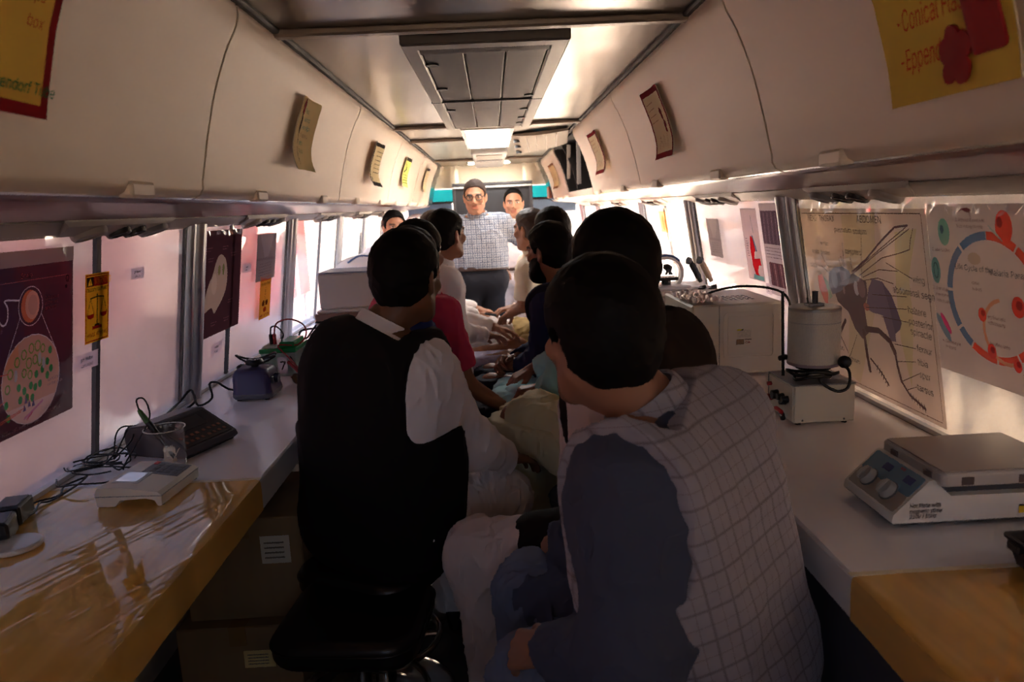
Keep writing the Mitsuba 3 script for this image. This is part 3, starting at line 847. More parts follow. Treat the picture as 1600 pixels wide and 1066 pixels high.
for q in ([(26.7, 42.3), (28, 39.1)], [(32.9, 42.2), (33.2, 37.3)], [(41.4, 49.7), (38.3, 35.4)], [(28.8, 46.4), (28.1, 39.4)], [(12.2, 38.2), (17.4, 36)], [(25, 41.6), (26.4, 38.6)], [(13, 42), (18, 37)], [(53.3, 42.2), (65.5, 38.9)], [(43.9, 32.2), (62, 33.7)], [(39.2, 27.8), (61.7, 30.3)], [(47.9, 26.2), (61.5, 26.7)], [(53.3, 19.2), (64, 19.9)], [(54, 14.3), (63.3, 16.1)], [(55.3, 8.8), (64.2, 13)], [(57.6, 6.9), (62.4, 8.9)], [(31.4, 18), (25, 10)]):
    p.line(C(*q), 0.0022, (82, 58, 56))
ink = (70, 48, 46)
for s, x, y, h in (('HEAD  THORAX', 6.0, 53, 1.9), ('ABDOMEN', 39.5, 53, 2.0), ('prescutum', 24.5, 49.8, 1.6), ('scutum', 36.5, 49.6, 1.7), ('calypters', 30, 43.4, 1.7), ('ocellar bristles', 6.2, 42.2, 1.4), ('arista', 3.5, 37.4, 1.5), ('vertex', 13.5, 45.2, 1.4), ('wing', 65.8, 38, 1.8),
                   ('abdominal segment', 55.5, 34.2, 1.9), ('haltere', 62, 29.4, 1.9), ('posterior', 61.8, 26.3, 1.9), ('spiracle', 62.2, 23.6, 1.9), ('femur', 64.5, 19.4, 1.8), ('tibia', 64.2, 15.6, 1.8), ('spur', 64.4, 12.2, 1.8), ('tarsus', 62.7, 8.2, 1.9), ('labellum', 13, 11, 1.5), ('labrum', 24.5, 8.6, 1.5)):
    p.text(s, x / 100, y / 100, h / 100, ink)
put_print(p, fn, 'm_print_thin', k)
# crumpled clear tape along its top edge
def crumple(y0, y1, z, side, seed, n=26):
    r = np.random.default_rng(seed)
    P = []
    for i, y in enumerate(np.linspace(y0, y1, n)):
        for j, dz in enumerate((0, -0.02, -0.04)):
            P.append((wx(side, z + dz, 0.016 + 0.012 * r.random()), y, z + dz + 0.006 * r.normal() * 0.6))
    F = [(i * 3 + j, (i + 1) * 3 + j, (i + 1) * 3 + j + 1, i * 3 + j + 1) for i in range(n - 1) for j in range(2)]
    return (np.array(P), np.array(F))
scene['m_clear_plastic'] = {'type': 'thindielectric', 'int_ior': 1.5}
obj('clear_tape', crumple(1.80, 2.53, 1.43, 1, 3), 'm_clear_plastic', k, smooth=False)

# malaria life cycle poster
k = thing('poster', 'malaria life cycle poster with a blue and red ring at the right edge', 'poster')
fn = wall_right(1.783, 1.0, 0.018)
laminate(fn, 0.46, 0.415, k, 2)
p = Print()
p.rect(0.004, 0.004, 0.456, 0.411, (192, 176, 174))
cx, cy, r0, r1 = 0.22, 0.205, 0.158, 0.138
def arc(a0, a1, ro, ri):
    t = np.radians(np.linspace(a0, a1, 16))
    return [(cx + ro * math.cos(q), cy + ro * 0.93 * math.sin(q)) for q in t] + [(cx + ri * math.cos(q), cy + ri * 0.93 * math.sin(q)) for q in t[::-1]]
for a0, a1 in ((92, 128), (131, 176), (179, 214), (217, 236)):
    p.poly(arc(a0, a1, r0, r1), (88, 112, 146))
for a0, a1 in ((56, 91), (18, 54), (-20, 16), (-60, -22), (-88, -62), (-122, -90)):
    p.poly(arc(a0, a1, r0, r1), (206, 74, 58))
def arc2(a0, a1, ro, ri, x, y):
    t = np.radians(np.linspace(a0, a1, 14))
    return [(x + ro * math.cos(q), y + ro * math.sin(q)) for q in t] + [(x + ri * math.cos(q), y + ri * math.sin(q)) for q in t[::-1]]
p.poly(arc2(100, 290, 0.075, 0.066, 0.255, 0.135), (200, 140, 110))
for x, y, r in ((0.182, 0.165, 0.014), (0.205, 0.085, 0.015), (0.30, 0.197, 0.02), (0.285, 0.068, 0.013), (0.335, 0.12, 0.014)):
    p.disc(x, y, r, (200, 60, 52), r * 1.15); p.disc(x + 0.003, y + 0.004, r * 0.5, (150, 34, 36))
p.disc(0.067, 0.346, 0.022, (112, 156, 142), 0.032); p.disc(0.060, 0.352, 0.007, (64, 90, 108), 0.01); p.disc(0.022, 0.252, 0.018, (96, 138, 136), 0.032); p.ring(0.022, 0.252, 0.010, 0.02, 0.003, (56, 84, 88))
p.disc(0.274, 0.362, 0.026, (206, 62, 50), 0.036); p.disc(0.262, 0.372, 0.009, (150, 34, 34), 0.011)
for d in (0, 0.006, 0.012):
    p.line([(0.225 + d, 0.365 - d), (0.255 + d, 0.345 - d)], 0.002, (140, 160, 160))
p.poly(sa.rotate(sa.scale(sg.Point(0.042, 0.123).buffer(0.03, quad_segs=6), 0.32, 1), 38, origin=(0.042, 0.123)), (196, 70, 120))
p.poly(sa.rotate(sa.scale(sg.Point(0.032, 0.112).buffer(0.04, quad_segs=6), 0.28, 1), 38, origin=(0.032, 0.112)), (110, 132, 150))
p.poly(sa.rotate(sa.scale(sg.Point(0.042, 0.123).buffer(0.024, quad_segs=6), 0.30, 1), 38, origin=(0.042, 0.123)), (206, 60, 120))
p.disc(0.17, 0.29, 0.022, (176, 154, 140), 0.014)
p.text('Life Cycle of the', 0.098, 0.262, 0.0125, (66, 58, 70)); p.text('Malaria Parasite', 0.215, 0.258, 0.0135, (66, 58, 70))
for s, x, y in (('1. Plasmodium taken', 0.115, 0.372), ('from mosquito bite', 0.118, 0.358), ('2. sporozoites', 0.015, 0.300), ('3. liver stage', 0.004, 0.205), ('merozoites', 0.012, 0.190), ('infect cells', 0.016, 0.175), ('4. Gametocyte', 0.022, 0.076), ('in blood', 0.034, 0.062), ('erythrocytic', 0.20, 0.16), ('schizogony', 0.20, 0.147), ('bursting cells', 0.20, 0.10), ('5. Fertilized egg', 0.30, 0.046), ('in the mosquito', 0.31, 0.033), ('cycle', 0.155, 0.232), ('in man', 0.155, 0.218)):
    p.text(s, x, y, 0.0075, (110, 60, 62))
p.poly([(0.135, 0.40), (0.16, 0.403), (0.175, 0.397), (0.16, 0.392)], (120, 60, 66)); p.line([(0.14, 0.398), (0.12, 0.392)], 0.002, (120, 60, 66)); p.line([(0.165, 0.397), (0.17, 0.38)], 0.002, (120, 60, 66))
put_print(p, fn, 'm_print_thin', k)
obj('clear_tape', crumple(1.34, 1.78, 1.43, 1, 5, 18), 'm_clear_plastic', k, smooth=False)

# second right window
def small_poster(side, y_left, z0, W, Hh, label, draw, cat_='poster', base=(176, 166, 158), off=0.010, mat='m_print_trans', group=None):
    k = thing('poster' if cat_ == 'poster' else cat_.replace(' ', '_'), label, cat_, group)
    fn = wall_right(y_left, z0, off) if side > 0 else wall_left(y_left, z0, off)
    p = Print(); p.rect(0, 0, W, Hh, base)
    draw(p, W, Hh)
    put_print(p, fn, mat, k)
    return k


def grey_sheet(p, W, Hh):
    p.poly([(0, Hh * .45), (W, Hh * .42), (W, Hh * .47), (0, Hh * .5)], (140, 128, 124)); p.poly([(W * .15, Hh), (W * .4, Hh * .5), (W * .6, Hh * .5), (W * .9, Hh)], (168, 158, 152))
    for i in range(5): p.line([(W * .15, Hh * (.36 - .06 * i)), (W * .8, Hh * (.37 - .06 * i))], 0.002, (120, 110, 106))
small_poster(1, 3.69, 1.165, 0.20, 0.185, 'small grey laminated sheet on the second right window', grey_sheet, base=(152, 142, 138), mat='m_print_trans')


def red_scope(p, W, Hh):
    p.rect(0.004, 0.004, W - 0.004, Hh - 0.004, (206, 184, 180))
    p.poly([(W * .42, Hh * .62), (W * .55, Hh * .60), (W * .66, Hh * .42), (W * .58, Hh * .40), (W * .5, Hh * .30), (W * .86, Hh * .32), (W * .9, Hh * .22), (W * .74, Hh * .22), (W * .62, Hh * .12), (W * .76, Hh * .04), (W * .5, Hh * .05), (W * .36, Hh * .2), (W * .34, Hh * .45)], (196, 36, 44))
    p.poly([(W * .3, Hh * .0 + .004), (W * .95, Hh * .0 + .004), (W * .95, Hh * .07), (W * .35, Hh * .08)], (110, 156, 150))
    p.poly([(W * .52, Hh * .64), (W * .6, Hh * .62), (W * .74, Hh * .42), (W * .68, Hh * .40)], (96, 110, 130))
    p.line([(W * .6, Hh * .9), (W * .66, Hh * .66)], 0.003, (90, 110, 90))
    for i in range(8): p.line([(W * .12, Hh * (.58 - .035 * i)), (W * .24, Hh * (.58 - .035 * i))], 0.0022, (90, 80, 84))
small_poster(1, 3.16, 1.10, 0.19, 0.30, 'poster of a bright red microscope on the second right window', red_scope, base=(188, 172, 172), mat='m_print_trans')


def photos(p, W, Hh):
    p.rect(0.004, Hh * .56, W - 0.004, Hh * .92, (104, 84, 92)); p.rect(0.03, Hh * .1, W - 0.004, Hh * .36, (110, 76, 80))
    for i in range(9): p.line([(0.01 + .02 * i, Hh * .57), (0.018 + .02 * i, Hh * .9)], 0.004, (150, 128, 134) if i % 2 else (78, 62, 72))
    for i in range(4): p.line([(0.06 + .03 * i, Hh * .11), (0.055 + .03 * i, Hh * .34)], 0.008, (166, 130, 130) if i % 2 else (80, 56, 62))
    for i in range(4): p.line([(0.01, Hh * (.52 - .035 * i)), (W * .95, Hh * (.52 - .035 * i))], 0.0022, (128, 112, 112))
small_poster(1, 2.93, 1.06, 0.19, 0.36, 'poster with two dark photographs and lines of text, beside the right window pillar', photos, base=(190, 176, 174), mat='m_print_trans')
small_poster(1, 4.75, 1.20, 0.24, 0.20, 'small orange brown poster on the third right window', lambda p, W, Hh: (p.rect(0.02, 0.05, W - .02, Hh - .02, (190, 130, 84)), p.disc(W * .5, Hh * .55, .05, (150, 86, 56)), p.line([(0.03, .025), (W - .03, .025)], .003, (120, 90, 80))), base=(214, 190, 168))

# left side: the big dark poster
k = thing('poster', 'large dark maroon poster with a big circle of green cells, nearest the left edge', 'poster')
fn = wall_left(1.28, 0.985, 0.012)
laminate(fn, 0.613, 0.42, k, 4, 0.002)
p = Print()
p.rect(0.003, 0.003, 0.61, 0.417, (80, 50, 54)); p.poly([(0.0, 0.385), (0.613, 0.385), (0.613, 0.42), (0, 0.42)], (158, 138, 126))
p.line([(0.05, 0.352), (0.59, 0.352)], 0.0018, (150, 90, 84)); p.text('Scale', 0.40, 0.358, 0.012, (190, 110, 96))
bx, bz = 0.44, 0.120
p.disc(bx, bz, 0.112, (206, 196, 188), 0.106); p.disc(bx, bz, 0.1095, (196, 154, 126), 0.1035)
p.poly(sa.scale(sg.Point(bx, bz).buffer(1, quad_segs=12), 0.1095, 0.1035).intersection(sg.box(bx - .2, bz - .2, bx + .2, bz - 0.055)), (206, 178, 160))
p.poly(sa.scale(sg.Point(bx, bz).buffer(1, quad_segs=12), 0.1095, 0.1035).intersection(sg.box(bx - .2, bz + .04, bx - 0.05, bz + .2)), (208, 146, 100))
sx, sz = 0.437, 0.292
p.ring(sx, sz, 0.046, 0.046, 0.002, (206, 190, 184)); p.disc(sx - 0.003, sz, 0.033, (200, 112, 70), 0.038); p.disc(sx + 0.006, sz + 0.002, 0.027, (212, 160, 130), 0.033); p.disc(sx + 0.008, sz + 0.002, 0.018, (196, 148, 124), 0.024)
p.line([(sx - 0.04, sz - 0.022), (bx - 0.098, bz + 0.05)], 0.0018, (206, 190, 184)); p.line([(sx + 0.04, sz - 0.022), (bx + 0.098, bz + 0.05)], 0.0018, (206, 190, 184))
p.line(spline([(0.31, 0.29), (0.335, 0.262), (0.352, 0.27), (0.354, 0.298), (0.345, 0.315), (sx - 0.043, sz + 0.018)], 4), 0.004, (216, 200, 196))
r = np.random.default_rng(5)
for x, y, s in ((-.055, .05, 1), (-.03, .063, 1), (-.002, .073, 1), (.022, .075, 1.1), (.042, .066, .9), (.072, .056, .8), (-.08, .028, 1), (-.012, .04, 1.1), (.012, .044, 1), (.03, .035, .9), (-.03, .02, .9), (-.008, .012, .9), (.016, .008, .8), (.04, .015, .8), (.06, .03, .7), (-.09, -.005, .9), (-.05, -.01, .7), (-.03, -.022, .7), (-.005, -.015, .8), (.012, -.022, .7), (.03, -.018, .7), (-.095, -.04, .7), (.06, -.004, .6), (.075, .01, .6), (-.045, -.04, .6), (-.02, -.04, .6), (.0, -.045, .5), (-.088, -.072, .7)):
    if s >= .9: p.ring(bx + x, bz + y, 0.0105 * s, 0.0125 * s, 0.0035, (112, 150, 60))
    else: p.disc(bx + x, bz + y, 0.0075, (60, 136, 70), 0.0095)
for x, y in ((-.03, -.062), (-.012, -.056), (.004, -.058), (-.024, -.045)): p.poly([(bx + x - .006, bz + y - .008), (bx + x + .006, bz + y - .008), (bx + x, bz + y + .01)], (96, 84, 120))
for x, y in ((-.06, .02), (.03, .045), (.045, .03)): p.disc(bx + x, bz + y, 0.006, (176, 176, 168), 0.014)
p.line([(bx - .03, bz - .088), (bx + .02, bz - .07), (bx + .04, bz - .062)], 0.006, (190, 130, 150)); p.line([(bx - .02, bz - .092), (bx + .0, bz - .08)], 0.004, (184, 80, 110))
for a, b in (((-.165, -.005), (-.112, .012)), ((-.165, -.045), (-.10, -.03)), ((-.165, -.08), (-.03, -.062)), ((-.165, -.085), (-.045, -.068)), ((-.165, .035), (-.085, .03))): p.line([(bx + a[0], bz + a[1]), (bx + b[0], bz + b[1])], 0.002, (196, 84, 60))
for s, x, y, c_ in (('Cytoplasm', .49, .30, (176, 96, 80)), ('of the cell', .49, .288, (176, 96, 80)), ('(stained)', .49, .276, (176, 96, 80)), ('Specimen', .50, .10, (150, 120, 116)), ('on the slide', .50, .088, (150, 120, 116)), ('Field of', .475, .035, (190, 170, 164)), ('the microscope', .468, .022, (190, 170, 164)), ('Size of the cell, seen enlarged', .30, .012, (190, 170, 164)), ('magnified', .28, .245, (150, 120, 116)), ('sample', .285, .232, (150, 120, 116))):
    p.text(s, x, y, 0.0085, c_)
p.text('Q', 0.576, 0.335, 0.016, (30, 22, 24), True); p.disc(0.58, 0.323, 0.005, (26, 20, 22))
put_print(p, fn, 'm_print_trans', k)

# warning sign
def warning(p, W, Hh):
    red, dk = (150, 30, 24), (60, 34, 10)
    p.poly(sg.box(0.003, 0.003, W - .003, Hh - .003).difference(sg.box(0.006, 0.006, W - .006, Hh - .006)), red)
    p.rect(0.008, Hh * .815, W - .008, Hh * .955, red); p.poly([(0.012, Hh * .83), (0.038, Hh * .83), (0.025, Hh * .94)], (226, 170, 40)); p.poly([(0.008, Hh * .82), (0.042, Hh * .82), (0.042, Hh * .95), (0.008, Hh * .95)], (50, 30, 16)); p.poly([(0.013, Hh * .832), (0.037, Hh * .832), (0.025, Hh * .938)], (230, 176, 44)); p.text('!', 0.0235, Hh * .845, 0.010, (40, 26, 10), True)
    p.text('WARNING', 0.0445, Hh * .845, 0.0175, (236, 184, 52), True, stretch=0.72)
    p.text('DELICATE EQUIPMENT', W / 2, Hh * .745, 0.0088, dk, True, True, stretch=0.78)
    c = W / 2
    p.rect(c - .002, Hh * .25, c + .002, Hh * .69, dk); p.poly([(c - .004, Hh * .68), (c + .004, Hh * .68), (c, Hh * .72)], dk); p.line([(c - .034, Hh * .645), (c, Hh * .662), (c + .034, Hh * .645)], 0.003, dk)
    for s in (-1, 1):
        x = c + s * .033
        p.line([(x, Hh * .64), (x - .017, Hh * .41)], 0.0016, dk); p.line([(x, Hh * .64), (x + .017, Hh * .41)], 0.0016, dk)
        p.poly([(x - .02, Hh * .415), (x + .02, Hh * .415), (x + .014, Hh * .365), (x, Hh * .345), (x - .014, Hh * .365)], red)
    p.rect(c - .012, Hh * .235, c + .012, Hh * .262, dk); p.rect(c - .024, Hh * .19, c + .024, Hh * .235, red)
    p.text('HANDLE WITH CARE', W / 2, Hh * .09, 0.0095, red, True, True, stretch=0.78)
small_poster(-1, 1.948, 1.143, 0.122, 0.185, 'yellow WARNING sign with red scales on the nearest left window', warning, 'sign', (226, 168, 40), 0.012)
small_poster(-1, 3.458, 0.98, 0.175, 0.21, 'small yellow warning sign with dark marks on the second left window', lambda p, W, Hh: (p.rect(.008, Hh * .86, W - .008, Hh * .96, (190, 90, 40)), p.disc(W * .35, Hh * .35, .018, (96, 44, 20), .014), p.disc(W * .65, Hh * .35, .018, (96, 44, 20), .014), p.disc(W * .5, Hh * .2, .024, (150, 50, 24), .012), p.line([(W * .5, Hh * .3), (W * .5, Hh * .7)], .004, (120, 70, 24)), p.text('DELICATE EQUIPMENT', W / 2, Hh * .76, .010, (110, 60, 20), True, True), p.text('HANDLE WITH CARE', W / 2, Hh * .05, .011, (150, 50, 24), True, True)), 'sign', (222, 160, 60), 0.010)

# dark poster with pale blob, second left window
def blob(p, W, Hh):
    p.poly(sg.Polygon(spline([(.02, .14), (.06, .20), (.10, .235), (.13, .28), (.17, .31), (.22, .30), (.25, .27), (.262, .22), (.25, .17), (.21, .13), (.16, .10), (.13, .085), (.10, .11), (.06, .105), (.02, .10), (.02, .14)], 4)).buffer(0), (196, 180, 152))
    p.disc(.17, .25, .014, (150, 150, 90), .02); p.disc(.215, .25, .012, (130, 140, 80), .022); p.disc(.12, .2, .03, (206, 192, 166), .04)
    for x, y in ((.03, .34), (.2, .34), (.3, .31), (.05, .30), (.28, .12), (.1, .05), (.24, .05)):
        p.line([(x, y), (x + .06, y)], .003, (128, 92, 92)); p.line([(x, y - .01), (x + .045, y - .01)], .003, (128, 92, 92))
k = small_poster(-1, 2.752, 1.01, 0.42, 0.405, 'dark maroon poster with a pale blob shaped cell on the second left window', blob, base=(84, 56, 58), mat='m_print_trans')
obj('clear_tape', crumple(2.77, 3.16, 1.435, -1, 8, 16), 'm_clear_plastic', k, smooth=False)
small_poster(-1, 3.385, 1.165, 0.30, 0.215, 'grey laminated sheet high on the second left window', grey_sheet, base=(150, 140, 134), mat='m_print_trans')

# small paper labels stuck on the glass
def lab(a, b):
    def d(p, W, Hh):
        p.text(a, W * .5, Hh * .55, Hh * .22, (70, 58, 62), True, True); p.text(b, W * .5, Hh * .18, Hh * .2, (90, 78, 80), False, True)
    return d
for side, y, z, W, Hh, a, b, l in ((-1, 2.20, 1.29, .085, .034, 'pH Meter', 'Item no.', 'small white paper label high on the nearest left window, right of the seam'), (-1, 1.905, 1.075, .115, .045, 'pH Meter', 'calibrated', 'small white paper label below the yellow warning sign'),
                                (-1, 3.20, 1.225, .11, .035, 'Vortex', 'Item no.', 'small paper label on the second left window, under the grey sheet'), (-1, 2.86, 0.925, .12, .05, 'Vortex', 'mixer', 'small paper label low on the second left window, under the dark poster'),
                                (1, 2.975, 1.055, .06, .045, 'Oven', 'Item', 'small paper label below the red microscope poster')):
    small_poster(side, y, z, W, Hh, l, lab(a, b), 'label', (226, 212, 212), 0.010, group=None)

# notes on the locker doors: curled paper on the curved faces
_fy = np.array([z for x, z in PROF[:9]])[::-1]; _fx = np.array([x for x, z in PROF[:9]])[::-1]
def note_fn(side, y0, z0, curl=0.02, skew=0.0):
    """u along the bus (to the right as read), v up; returns the paper surface over the locker face"""
    def f(u, v):
        y = (y0 + u if side < 0 else y0 - u) + skew * v
        z = z0 + v
        x = np.interp(z, _fy, _fx) - 0.006
        c = curl * (0.5 + 0.5 * np.cos(u * 22)) * 0.5 + curl * np.clip((0.08 - v) / 0.08, 0, 1) ** 2
        n = np.array([-side * 0.94, 0, -0.34])
        return np.column_stack([side * (x - 0.94 * c), y, z - 0.34 * c]), np.tile(n, (len(u), 1))
    return f


def note(side, y0, z0, W, Hh, label, draw, base, edge=None, curl=0.02, skew=0.0):
    k = thing('note', label, 'note', 'paper notes on the lockers')
    fn = note_fn(side, y0, z0, curl, skew)
    sheet(fn, W, Hh, 'm_paper', k, thick=0.002, n=(28, 24))
    p = Print(); p.rect(0, 0, W, Hh, edge or base)
    if edge: p.rect(0.018, 0.018, W - .018, Hh - .018, base)
    draw(p, W, Hh)
    put_print(p, fn, 'm_print_matte', k, fine=0.012)
    return k


def blossom(x, y, s):
    return shapely.union_all([sg.Point(x + dx * s, y + dy * s).buffer(r * s, quad_segs=5) for dx, dy, r in ((0, 0, .5), (-.5, .25, .42), (.45, .3, .42), (-.1, .6, .4), (.3, -.45, .42), (-.4, -.4, .38))])
mar, crm = (122, 24, 30), (222, 204, 168)
k = note(-1, 1.00, 1.613, 0.178, 0.27, 'large yellow note with thick maroon edge at the upper left corner', lambda p, W, Hh: ([p.text(s, x, y, .016, c_, False, slant=.15) for s, x, y, c_ in (('tray', .085, .222, (176, 70, 36)), ('pipe', .10, .188, (176, 70, 36)), ('tips', .10, .154, (176, 70, 36)), ('box', .105, .12, (176, 70, 36)), ('Eppendorf Tube', .022, .032, (44, 110, 70)))]), (206, 168, 76), mar, 0.0)
k = note(1, 1.245, 1.582, 0.30, 0.27, 'large yellow note at upper right lettered Conical Flask and Eppendorf Box in red', lambda p, W, Hh: (p.text('-Conical Flask', .045, .105, .030, (186, 52, 36), False, slant=.2, stretch=.62), p.text('&', .235, .108, .026, (186, 52, 36), False, slant=.2, stretch=.7), p.text('-Eppendorf Box', .035, .050, .030, (186, 52, 36), False, slant=.2, stretch=.62), p.text('-Pipettes', .04, .165, .030, (186, 52, 36), False, slant=.2, stretch=.62)), (206, 172, 78), None, 0.004, 0.0)
scene['m_felt'] = pri((132, 18, 24), 0.95, sheen=0.6)
def felt(shape, side, y0, z0, parent, name='felt_flower', th=0.004, curl=0.01):
    v, f = trimesh.creation.triangulate_polygon(shape, engine='earcut')
    m = trimesh.creation.extrude_polygon(shape, th, engine='earcut')
    P, N = note_fn(side, y0, z0, curl)(m.vertices[:, 0], m.vertices[:, 1])
    V = P + N * (0.003 + m.vertices[:, 2:3])
    return obj(name, trimesh.Trimesh(V, m.faces if side < 0 else m.faces, process=False), 'm_felt', parent, smooth=False)
felt(blossom(.185, .048, .042), 1, 1.245, 1.582, k); felt(blossom(.03, .195, .03), 1, 1.245, 1.582, k); felt(sg.box(.232, .05, .285, .27).buffer(.008), 1, 1.245, 1.582, k, 'felt_strip')


def stemnote(p, W, Hh):
    for i, c_ in enumerate(((80, 120, 90), (120, 140, 120), (90, 130, 130), (150, 120, 90), (90, 140, 110), (120, 130, 90))): p.text(('Slides', 'Beakers', 'Cover slips', 'Droppers', 'Stains', 'Racks')[i], .10 + .01 * (i % 2), Hh * (.80 - .115 * i), .014, c_)
    p.line([(W * .16, Hh * .78), (W * .2, Hh * .5), (W * .28, Hh * .22), (W * .38, .02)], .008, (36, 26, 24)); p.poly(blossom(W * .16, Hh * .86, .026), (110, 24, 28)); p.disc(W * .2, Hh * .62, .016, (60, 40, 30), .03)
note(-1, 2.49, 1.62, 0.25, 0.22, 'curled cream note with a red flower and black stem on the left locker', stemnote, (200, 178, 132), None, 0.03)
note(-1, 4.0, 1.615, 0.32, 0.215, 'curled note edged in black on the third left locker', lambda p, W, Hh: (p.line(spline([(.09, Hh * .9), (.15, Hh * .6), (.10, Hh * .3), (.16, .03)], 5), .01, (30, 24, 22)), [p.line([(.19, Hh * (.8 - .1 * i)), (.28, Hh * (.8 - .1 * i))], .004, (120, 110, 90)) for i in range(6)]), (206, 190, 150), (38, 32, 28), 0.04)
note(-1, 5.47, 1.645, 0.40, 0.20, 'yellow green note with a black top strip on the left', lambda p, W, Hh: (p.rect(0, Hh - .022, W, Hh, (40, 36, 28)), p.line(spline([(.12, Hh * .85), (.2, Hh * .6), (.1, Hh * .5)], 5), .014, (60, 60, 34)), [p.line([(.1, Hh * (.4 - .09 * i)), (.32, Hh * (.4 - .09 * i))], .006, (120, 130, 60)) for i in range(4)]), (216, 212, 110), None, 0.02)
note(-1, 7.13, 1.64, 0.36, 0.215, 'pale note with dark ends, farthest along the left lockers', lambda p, W, Hh: (p.rect(0, Hh - .022, W, Hh, (50, 36, 34)), p.rect(0, 0, W * .5, .022, (110, 40, 40)), [p.line([(.08, Hh * (.75 - .1 * i)), (.3, Hh * (.75 - .1 * i))], .006, (170, 150, 120)) for i in range(5)]), (212, 194, 156), None, 0.02)


def mar_flower(p, W, Hh):
    p.poly(blossom(W * .62, Hh * .62, .022), (112, 22, 30)); p.poly(blossom(W * .68, Hh * .42, .024), (122, 26, 34)); p.line([(W * .62, Hh * .62), (W * .66, Hh * .4)], .012, (112, 22, 30))
    for x in (.06, .10, .15): p.line([(x, Hh * .14), (x + .015, Hh * .32), (x + .028, Hh * .15)], .003, (176, 140, 110))
    for i in range(4): p.line([(.04, Hh * (.8 - .09 * i)), (.11, Hh * (.82 - .09 * i))], .003, (186, 150, 120))
note(1, 2.893, 1.612, 0.262, 0.235, 'large maroon bordered cream note with a maroon flower on the right locker', mar_flower, crm, mar, 0.02)
note(1, 4.44, 1.627, 0.32, 0.22, 'narrow maroon bordered note on the right locker before the open one', mar_flower, crm, mar, 0.03)
note(1, 7.5, 1.62, 0.43, 0.22, 'maroon edged note on the farthest right locker', mar_flower, (206, 186, 140), (120, 70, 44), 0.03)

# ------------------------------------------------------------------ things on the left worktop
WF = WT + 0.003          # top of the wrapped part


def place(m, x, y, z, deg=0.0):
    m = turned(m, deg)
    m.apply_translation([x, y, z])
    return m


def placed(ms, x, y, z, deg):
    return [place(m, x, y, z, deg) for m in ms]


# beige colorimeter: low wedge with an arch below its front
X, Y, Z, R = -0.868, 1.742, WF, 86
_S = np.diag([1.16, 0.80, 0.92, 1.0])
def plc(m):
    m = m.copy(); m.apply_transform(_S)
    return place(m, X, Y, Z, R)

k = thing('colorimeter', 'beige low colorimeter with silver window and dark keypad on the wrapped left worktop', 'instrument')
side_prof = [(-0.09, 0.0), (-0.078, 0.0), (-0.07, 0.014), (-0.045, 0.020), (0.035, 0.016), (0.05, 0.0), (0.105, 0.0), (0.108, 0.035), (0.098, 0.050), (0.03, 0.050), (-0.08, 0.036), (-0.092, 0.028)]
b = prism(sg.Polygon(side_prof).buffer(-0.003).buffer(0.003), 0.160, (-0.08, 0, 0), (0, 1, 0), (0, 0, 1))
obj('body', plc(b), pri((206, 196, 182), 0.42), k, smooth=25)
ang = math.atan2(0.014, 0.11)
def top(x, y):   # on the sloping top
    return 0.050 + min(0, (y - 0.03)) * 0.127
def slab_on(x0, x1, y0, y1, h0, h1, b_=0.001):
    return hull([(x, y, top(x, y) + h) for x in (x0, x1) for y in (y0, y1) for h in (h0, h1)])
obj('base_line', plc(cat([box(-0.081, 0.081, -0.093, 0.109, 0.026, 0.0275)])), 'm_mid_grey', k)
obj('window_frame', plc(slab_on(-0.052, 0.012, 0.0, 0.078, -0.002, 0.0025)), 'm_light_grey', k)
obj('silver_window', plc(slab_on(-0.047, 0.006, 0.007, 0.071, 0.002, 0.0032)), 'm_chrome', k)
obj('keypad', plc(slab_on(0.008, 0.074, -0.076, 0.034, 0.0, 0.0018)), pri((84, 82, 90), 0.4), k)
for i in range(3):
    for j in range(4):
        obj('key', plc(slab_on(0.016 + 0.018 * i, 0.028 + 0.018 * i, -0.066 + 0.022 * j, -0.053 + 0.022 * j, 0.001, 0.003)), 'm_dark_grey', k)
obj('red_badge', plc(slab_on(0.056, 0.072, 0.02, 0.032, 0.001, 0.0032)), pri((190, 40, 48), 0.4), k)
p = Print(); p.rect(0, 0, 0.026, 0.003, (176, 110, 120)); p.rect(0, 0.006, 0.018, 0.009, (186, 90, 100))
_o = plc(trimesh.Trimesh([(0.03, -0.07, top(0, -0.07) + 0.0006), (1.03, -0.07, top(0, -0.07) + .0006), (0.03, 0.922, top(0, -0.07) + 0.127)], [[0, 1, 2]], process=False)).vertices
put_print(p, flat(_o[0], _o[1] - _o[0], _o[2] - _o[0]), 'm_print', k, 'lettering')
for dx in (-0.07, 0.07):
    for dy in (-0.084, 0.09):
        obj('foot', plc(cyl((dx, dy, -0.0015), (dx, dy, 0.002), 0.006, 10)), 'm_black', k)

# dark pH meter
X, Y, Z, R = -0.945, 2.11, WT, -20
k = thing('ph_meter', 'dark grey bench meter with a sloping display and orange keys, behind the glass beaker', 'instrument')
prof = [(-0.10, 0.004), (0.10, 0.004), (0.115, 0.014), (0.108, 0.028), (-0.01, 0.092), (-0.095, 0.080), (-0.104, 0.065)]
b = prism(sg.Polygon(prof).buffer(-0.004).buffer(0.004), 0.21, (0, 0.105, 0), (1, 0, 0), (0, 0, 1))
obj('body', place(b, X, Y, Z, R), pri((58, 54, 58), 0.45), k, smooth=25)
def slope(u, v, h):      # u across (0..0.21), v up the sloping panel
    d = np.array([-0.118, 0, 0.064]); d /= np.linalg.norm(d); n = np.array([0.064, 0, 0.118]); n /= np.linalg.norm(n)
    return np.array([0.108, -0.105 + u, 0.028]) + d * v + n * h
def on_slope(u0, u1, v0, v1, h0, h1):
    return place(hull([slope(u, v, h) for u in (u0, u1) for v in (v0, v1) for h in (h0, h1)]), X, Y, Z, R)
